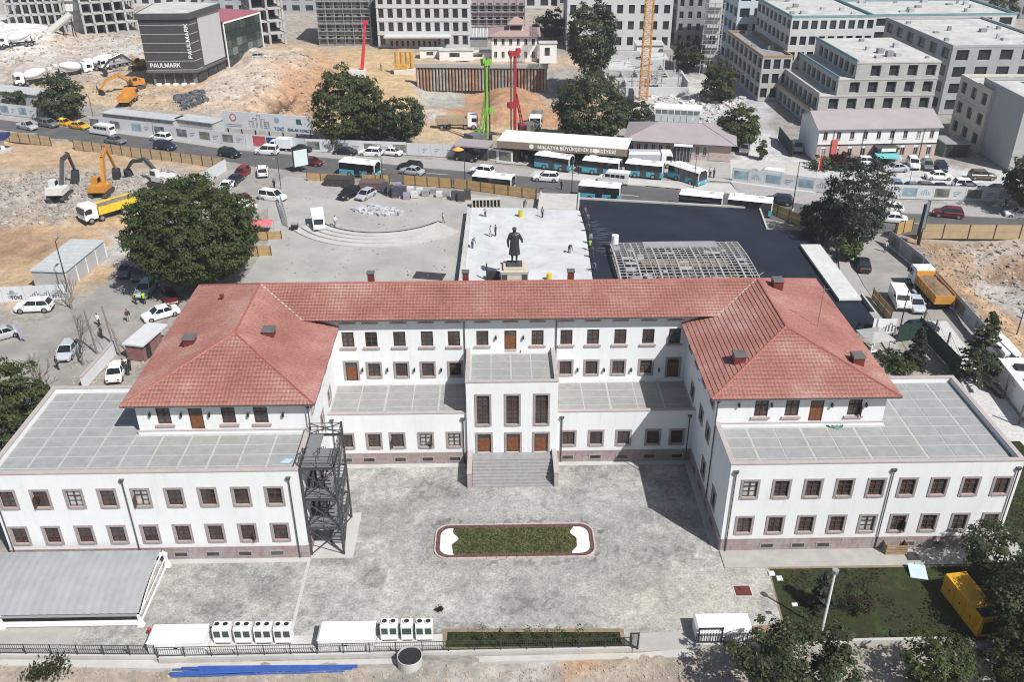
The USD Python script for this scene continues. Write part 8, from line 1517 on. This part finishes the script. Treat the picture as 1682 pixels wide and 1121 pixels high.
put('turret', MB().box(L*.38, L*.68, 2.5, 7.5, 7.2, 9.2), WWALL, t); put('turret_window', MB().box(L*.4, L*.66, 2.44, 2.499, 7.6, 8.7), VOID, t); put('turret_roof', MB().frus(L*.34, L*.72, 1.6, 8.4, 9.2, L*.5, L*.56, 4.8, 5.2, 10.6), _mats['faded_red_roof'], t)
t, L = base('tin_shed', 'low ribbed metal shed left of the old villa', 'shed', (760, 76), (800, 76)); put('body', MB().box(0, L, 0, 7, 0, 2.6), RAWD, t); put('roof', MB().add([(-.4, -.5, 2.6), (L+.4, -.5, 2.6), (L+.4, 7.5, 2.6), (-.4, 7.5, 2.6), (-.4, 3.5, 4.4), (L+.4, 3.5, 4.4)], [[0, 1, 5], [0, 5, 4], [2, 3, 4], [2, 4, 5], [3, 0, 4], [1, 2, 5]]), GALV, t)
for k in range(8): put('rib', MB().bar((k*L/7, -.5, 2.68), (k*L/7, 3.5, 4.48), .12), WWALL, t)
for x, y, w, h_, lb in ((722, 100, 9, 2.6, 'low white site hut left of the old villa'), (690, 96, 6, 2.2, 'small white site hut above the pile wall'), (886, 104, 4.5, 5.0, 'tall white cabin right of the old villa'), (756, 98, 10, 1.8, 'low white boundary wall before the old villa')):
    P = at(x, y); t = thing('site_hut', lb, 'hut', (P[0], P[1], 0)); put('body', MB().box(0, w, 0, 3, 0, h_), WWALL, t); put('roof', MB().box(-.2, w+.2, -.2, 3.2, h_, h_+.2), FROOF, t); put('window', MB().box(w*.3, w*.6, -.03, .01, h_*.4, h_*.8), GLASS, t)
A, B = AB_(930, 1100, 82); t, L = block('square_window_office', 'wide pale grey office with square windows behind the tower crane', None, None, 24, 17.0, 4, 9, 5, LGREY, FROOFG, .45, .48, seed=5, AB=(A, B)); put('stair_core', MB().box(L*.1, L*.17, -3, -.003, 0, 9), LGREY, t)
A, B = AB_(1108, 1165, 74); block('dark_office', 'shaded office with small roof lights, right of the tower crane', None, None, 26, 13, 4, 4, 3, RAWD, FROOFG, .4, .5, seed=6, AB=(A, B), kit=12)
A, B = AB_(1148, 1178, 120); scaffold('scaffold_tower', 'tall pale scaffold tower beside the lane', (A, B), 5, 17, .9, 2.4, 1.6); t = thing('lift_shaft', 'white concrete lift shaft inside the pale scaffold tower', 'tower', (A[0]+1, A[1]+.5, 0)); put('shaft', MB().box(0, 3.4, 0, 4, 0, 19), LGREY, t); put('opening', MB().box(1.0, 2.2, -.05, .01, 1, 3), VOID, t); put('opening', MB().box(1.0, 2.2, -.05, .01, 7, 9), VOID, t)
# low roofless ruins beneath the tower crane
A, B = AB_(1000, 1130, 158); t, L = frame_of(A, B)[0], None
rn = thing('unfinished_basement', 'pale unfinished concrete walls and slabs at the foot of the tower crane', 'building', (A[0], A[1], 0), frame_of(A, B)[1]); L = frame_of(A, B)[0]
put('floor', MB().box(0, L, 0, 29, 0, .15), RAWC, rn)
for y, h_, a0, a1 in ((0, 2.0, .1, 1), (5, 3.0, 0, .95), (12, 3.2, .05, .9), (20, 4.0, .1, .85), (28.5, 4.4, .15, .8)): put('wall', MB().box(L*a0, L*a1, y, y+.5, .15, h_), LGREY if y != 12 else RAWC, rn)
for k, x in enumerate((0, .22, .4, .63, .8, 1)): put('cross_wall', MB().box(x*L-.2, x*L+.2, .5 if k % 2 else 5.5, 12 if k % 2 else 27, .15, 2.4+.4*(k % 3)), LGREY if k in (0, 5) else RAWC, rn)
put('deck', MB().box(L*.05, L*.38, 12.5, 20, 3.2, 3.4).box(L*.55, L*.9, 20.5, 28, 4.0, 4.2), LGREY, rn)
for k in range(46): x, y = r_.uniform(0, L), r_.uniform(.6, 28); h_ = r_.uniform(2.5, 6.0); put('post', MB().box(x-.1, x+.1, y-.1, y+.1, .15, h_), (LGREY, RAWD, RAWC)[k % 3], rn)
for k in range(26): x, y, z = r_.uniform(0, L-5), r_.uniform(.6, 28), r_.uniform(1.5, 5); put('formwork_beam', MB().bar((x, y, z), (x+r_.uniform(2, 6), y+r_.uniform(-1, 1), z), .14), (LGREY, RAWD)[k % 2], rn)
t, L = base('white_site_office', 'white site office behind the tower crane', 'cabin', (1045, 100), (1088, 100)); put('body', MB().box(0, L, 0, 6, 0, 4.0), WWALL, t); put('window', MB().box(L*.6, L*.75, -.03, .01, 1, 2.4), GLASS, t); put('roof', MB().box(-.3, L+.3, -.3, 6.3, 4, 4.2), FROOF, t)
# stepped office on the right: each storey is set back from the lane
R_, Lf = at(1523, 207), at(1330, 210); U_ = (R_-Lf)[:2]/np.linalg.norm((R_-Lf)[:2]); dep = 24.0; fh = 3.25
stp = thing('stepped_office', 'stepped raw concrete office block with square openings and roof terraces', 'building', (Lf[0], Lf[1], 0), math.atan2(U_[1], U_[0])); LS = np.linalg.norm((R_-Lf)[:2]); offs = [0, 1.0, 4.4, 7.6][:4]; wid = [8, 7, 6, 5]
for f in range(4):
    x0 = offs[f]; hs = []; nb = 7-f if f else 7; w = LS-x0; b = MB(); z = f*fh
    pitch = 3.75
    for k in range(8-f):
        c = w-1.75-k*pitch
        if c > 1.0: hs.append((c-1.0, c+1.0, .5, 2.65) if f else (c-1.4, c+1.4, .3, 2.6))
    facade(b, (x0, 0, z), XA, w, fh, hs, .6); put('wall', b, RAWC, stp)
    for a0, a1, c0, c1 in hs: put('opening', MB().box(x0+a0-.03, x0+a1+.03, .58, .7, z+c0-.03, z+c1+.03), VOID, stp)
    hl = [(dep-2.2-k*3.0-1.0, dep-2.2-k*3.0+1.0, .4, 2.5) for k in range(7)]; b = MB(); facade(b, (x0, dep, z), -YA, dep, fh, hl, .6); put('wall', b, RAWC, stp)
    for a0, a1, c0, c1 in hl: put('opening', MB().box(x0+.58, x0+.7, dep-a1-.03, dep-a0+.03, z+c0-.03, z+c1+.03), VOID, stp)
    b = MB(); facade(b, (LS, 0, z), YA, dep, fh, [], .3); facade(b, (LS, dep, z), -XA, w, fh, [], .3); put('wall', b, RAWC, stp)
    put('floor_slab', MB().box(x0-.15, LS+.1, -.08, dep, z+fh-.22, z+fh+.02), CONCW, stp); put('terrace_rail', MB().box(x0-.15, x0+.1, 0, dep, z+fh+.02, z+fh+.55), TEAL if f in (2, 3) else WOODL if f == 0 else RAWC, stp)
put('roof', MB().box(offs[3]+.3, LS-.2, .2, dep-.2, 4*fh+.02, 4*fh+.2), FROOF, stp)
for k in range(8): x, y = r_.uniform(offs[3]+2, LS-2), r_.uniform(2, dep-2); s = r_.uniform(.5, 1.3); put('roof_unit', MB().box(x, x+s, y, y+s, 4*fh+.2, 4*fh+.2+r_.uniform(.3, 1.2)), RAWD if k % 2 else FROOFG, stp)
def rel(x, y): return np.array([Lf[0], Lf[1]])+U_*x+np.array([-U_[1], U_[0]])*y
block('terraced_office', 'rear stepped office block with a white roof behind the stepped raw concrete one', None, None, 26, 17.0, 5, 9, 8, LGREY, FROOF, .6, .5, TEAL, seed=8, AB=(rel(2.5, 27), rel(21.5, 27)), sleft=8)
block('low_office_wing', 'lower wing with dark openings beside the lane left of the rear stepped office', None, None, 30, 9.5, 3, 3, 8, RAWC, RAWD, .6, .6, WOODL, seed=9, AB=(rel(-4.5, 22), rel(2.2, 22)), kit=3)
block('white_roofed_block', 'broad white-roofed block behind the rear stepped office', None, None, 20, 19.0, 5, 7, 5, mat('pale_blue_render', (.44, .50, .55), var=.08), FROOF, .6, .5, seed=10, AB=(rel(-1.5, 56), rel(24, 56)), kit=12)
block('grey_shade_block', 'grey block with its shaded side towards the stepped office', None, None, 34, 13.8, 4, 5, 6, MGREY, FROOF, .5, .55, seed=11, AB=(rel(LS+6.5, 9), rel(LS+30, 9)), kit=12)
block('long_white_roof_block', 'long low block with a big white roof far right behind the grey block', None, None, 24, 13.0, 4, 8, 7, LGREY, FROOF, .55, .5, TEAL, seed=12, AB=(rel(LS+2, 52), rel(LS+44, 52)), kit=16)
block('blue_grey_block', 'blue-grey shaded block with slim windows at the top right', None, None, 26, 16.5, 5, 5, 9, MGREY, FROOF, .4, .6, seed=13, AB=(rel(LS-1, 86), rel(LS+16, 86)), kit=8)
A, B = AB_(1604, 1760, 251); block('beige_office', 'beige office with dark windows and a shaded grey side wall', None, None, 13, 11.2, 3, 6, 3, mat('beige_render', (.50, .46, .385), rough=.9, var=.06), FROOF, .42, .5, seed=14, AB=(A, B), bands=True)
A, B = AB_(1655, 1800, 282); block('grey_plain_block', 'plain grey block wall at the right edge beside the car park', None, None, 16, 12.4, 3, 2, 0, mat('plain_grey', (.34, .345, .34), rough=.9, var=.05), FROOF, .3, .4, seed=15, AB=(A, B), kit=4)
t, L = base('garage', 'dark low garage between the two-storey house and the beige office', 'garage', (1549, 258), (1590, 258)); put('body', MB().box(0, L, 0, 5, 0, 2.4), mat('garage_green', (.06, .085, .08), var=.15), t); put('roof', MB().box(-.2, L+.2, -.2, 5.2, 2.4, 2.6), RAWD, t); put('door', MB().box(.3, L*.45, -.03, .01, 0, 2.1), TRIM, t); put('door', MB().box(L*.5, L-.3, -.03, .01, 0, 2.1), TRIM, t)
# rows along the top of the picture
A, B = AB_(1240, 1420, 36); block('top_white_block', 'white block with square windows at the top edge above the lane', None, None, 18, 12, 3, 8, 4, LGREY, FROOF, .5, .5, seed=16, AB=(A, B))
A, B = AB_(1420, 1560, 20); block('top_grey_roof_block', 'block with a flat pale grey roof at the top edge', None, None, 24, 12.5, 3, 7, 4, MGREY, FROOFG, .5, .5, seed=17, AB=(A, B), kit=10)
A, B = AB_(1560, 1760, 30); block('top_right_block', 'dark block at the top right corner', None, None, 20, 13, 3, 9, 4, RAWD, FROOF, .5, .5, seed=18, AB=(A, B))
for k, (x0, x1, y, h_, n, lb) in enumerate(((-60, 150, 14, 12, 10, 'far unfinished block at the top left corner'), (170, 330, 10, 13, 8, 'far block behind the dark commercial building'), (345, 520, 22, 13, 8, 'far block behind the bare white frame'), (530, 700, 20, 13, 8, 'far block above the scaffolded grey block'), (705, 905, 14, 14, 9, 'far block above the pink-banded one'), (915, 1110, 10, 15, 9, 'far block behind the wide pale office'))):
    A, B = AB_(x0, x1, y); block('far_block', lb, None, None, 22, h_, 4, n, 3, (RAWC, LGREY, MGREY)[k % 3], FROOF, .5, .5, seed=30+k, AB=(A, B), kit=6)
for k, (x, y, h_, lb) in enumerate(((905, 66, 8, 'dark far tree right of the pink-banded block'), (1230, 90, 6, 'dark shrub at the far end of the lane'), (1640, 40, 9, 'dark far tree at the top right'))): ft(lb, x, y, h_, 4.5, h_*.42, 70, 34, 1.3, .42, LEAFD, 60+k)
for x, y, c, lb in ((390, 90, 'red', 'red car on the upper site beside the bare white frame'), (420, 92, 'white', 'white car on the upper site near the bare white frame'), (427, 96, 'silver', 'silver car below the white one on the upper site'), (1215, 48, 'grey', 'grey car far up the lane'), (1222, 76, 'white', 'white car far up the lane')): car('hatch', c, lb, x, y, ang=.2, z=zground(*at(x, y)[:2])+.05)

# thin haze over the whole place
hz_ = UsdGeom.Mesh.Define(stage, '/World/haze'); hv, hf = MB().box(-1500, 1500, -400, 2400, -9, 75).arr()
_hm = usdkit.material(stage, '/World/Looks/haze', {'v': ('principled_volume', dict(color=(.90, .95, 1.0), density=HAZE, anisotropy=.2))}, [], volume='v.volume')
hz_.CreatePointsAttr(Vt.Vec3fArray.FromNumpy(hv.astype(np.float32))); hz_.CreateFaceVertexCountsAttr(Vt.IntArray.FromNumpy(np.full(len(hf), 3, np.int32))); hz_.CreateFaceVertexIndicesAttr(Vt.IntArray.FromNumpy(hf.astype(np.int32).ravel())); hz_.CreateSubdivisionSchemeAttr('none')
UsdShade.MaterialBindingAPI.Apply(hz_.GetPrim()).Bind(_hm); tag(hz_, kind='stuff')
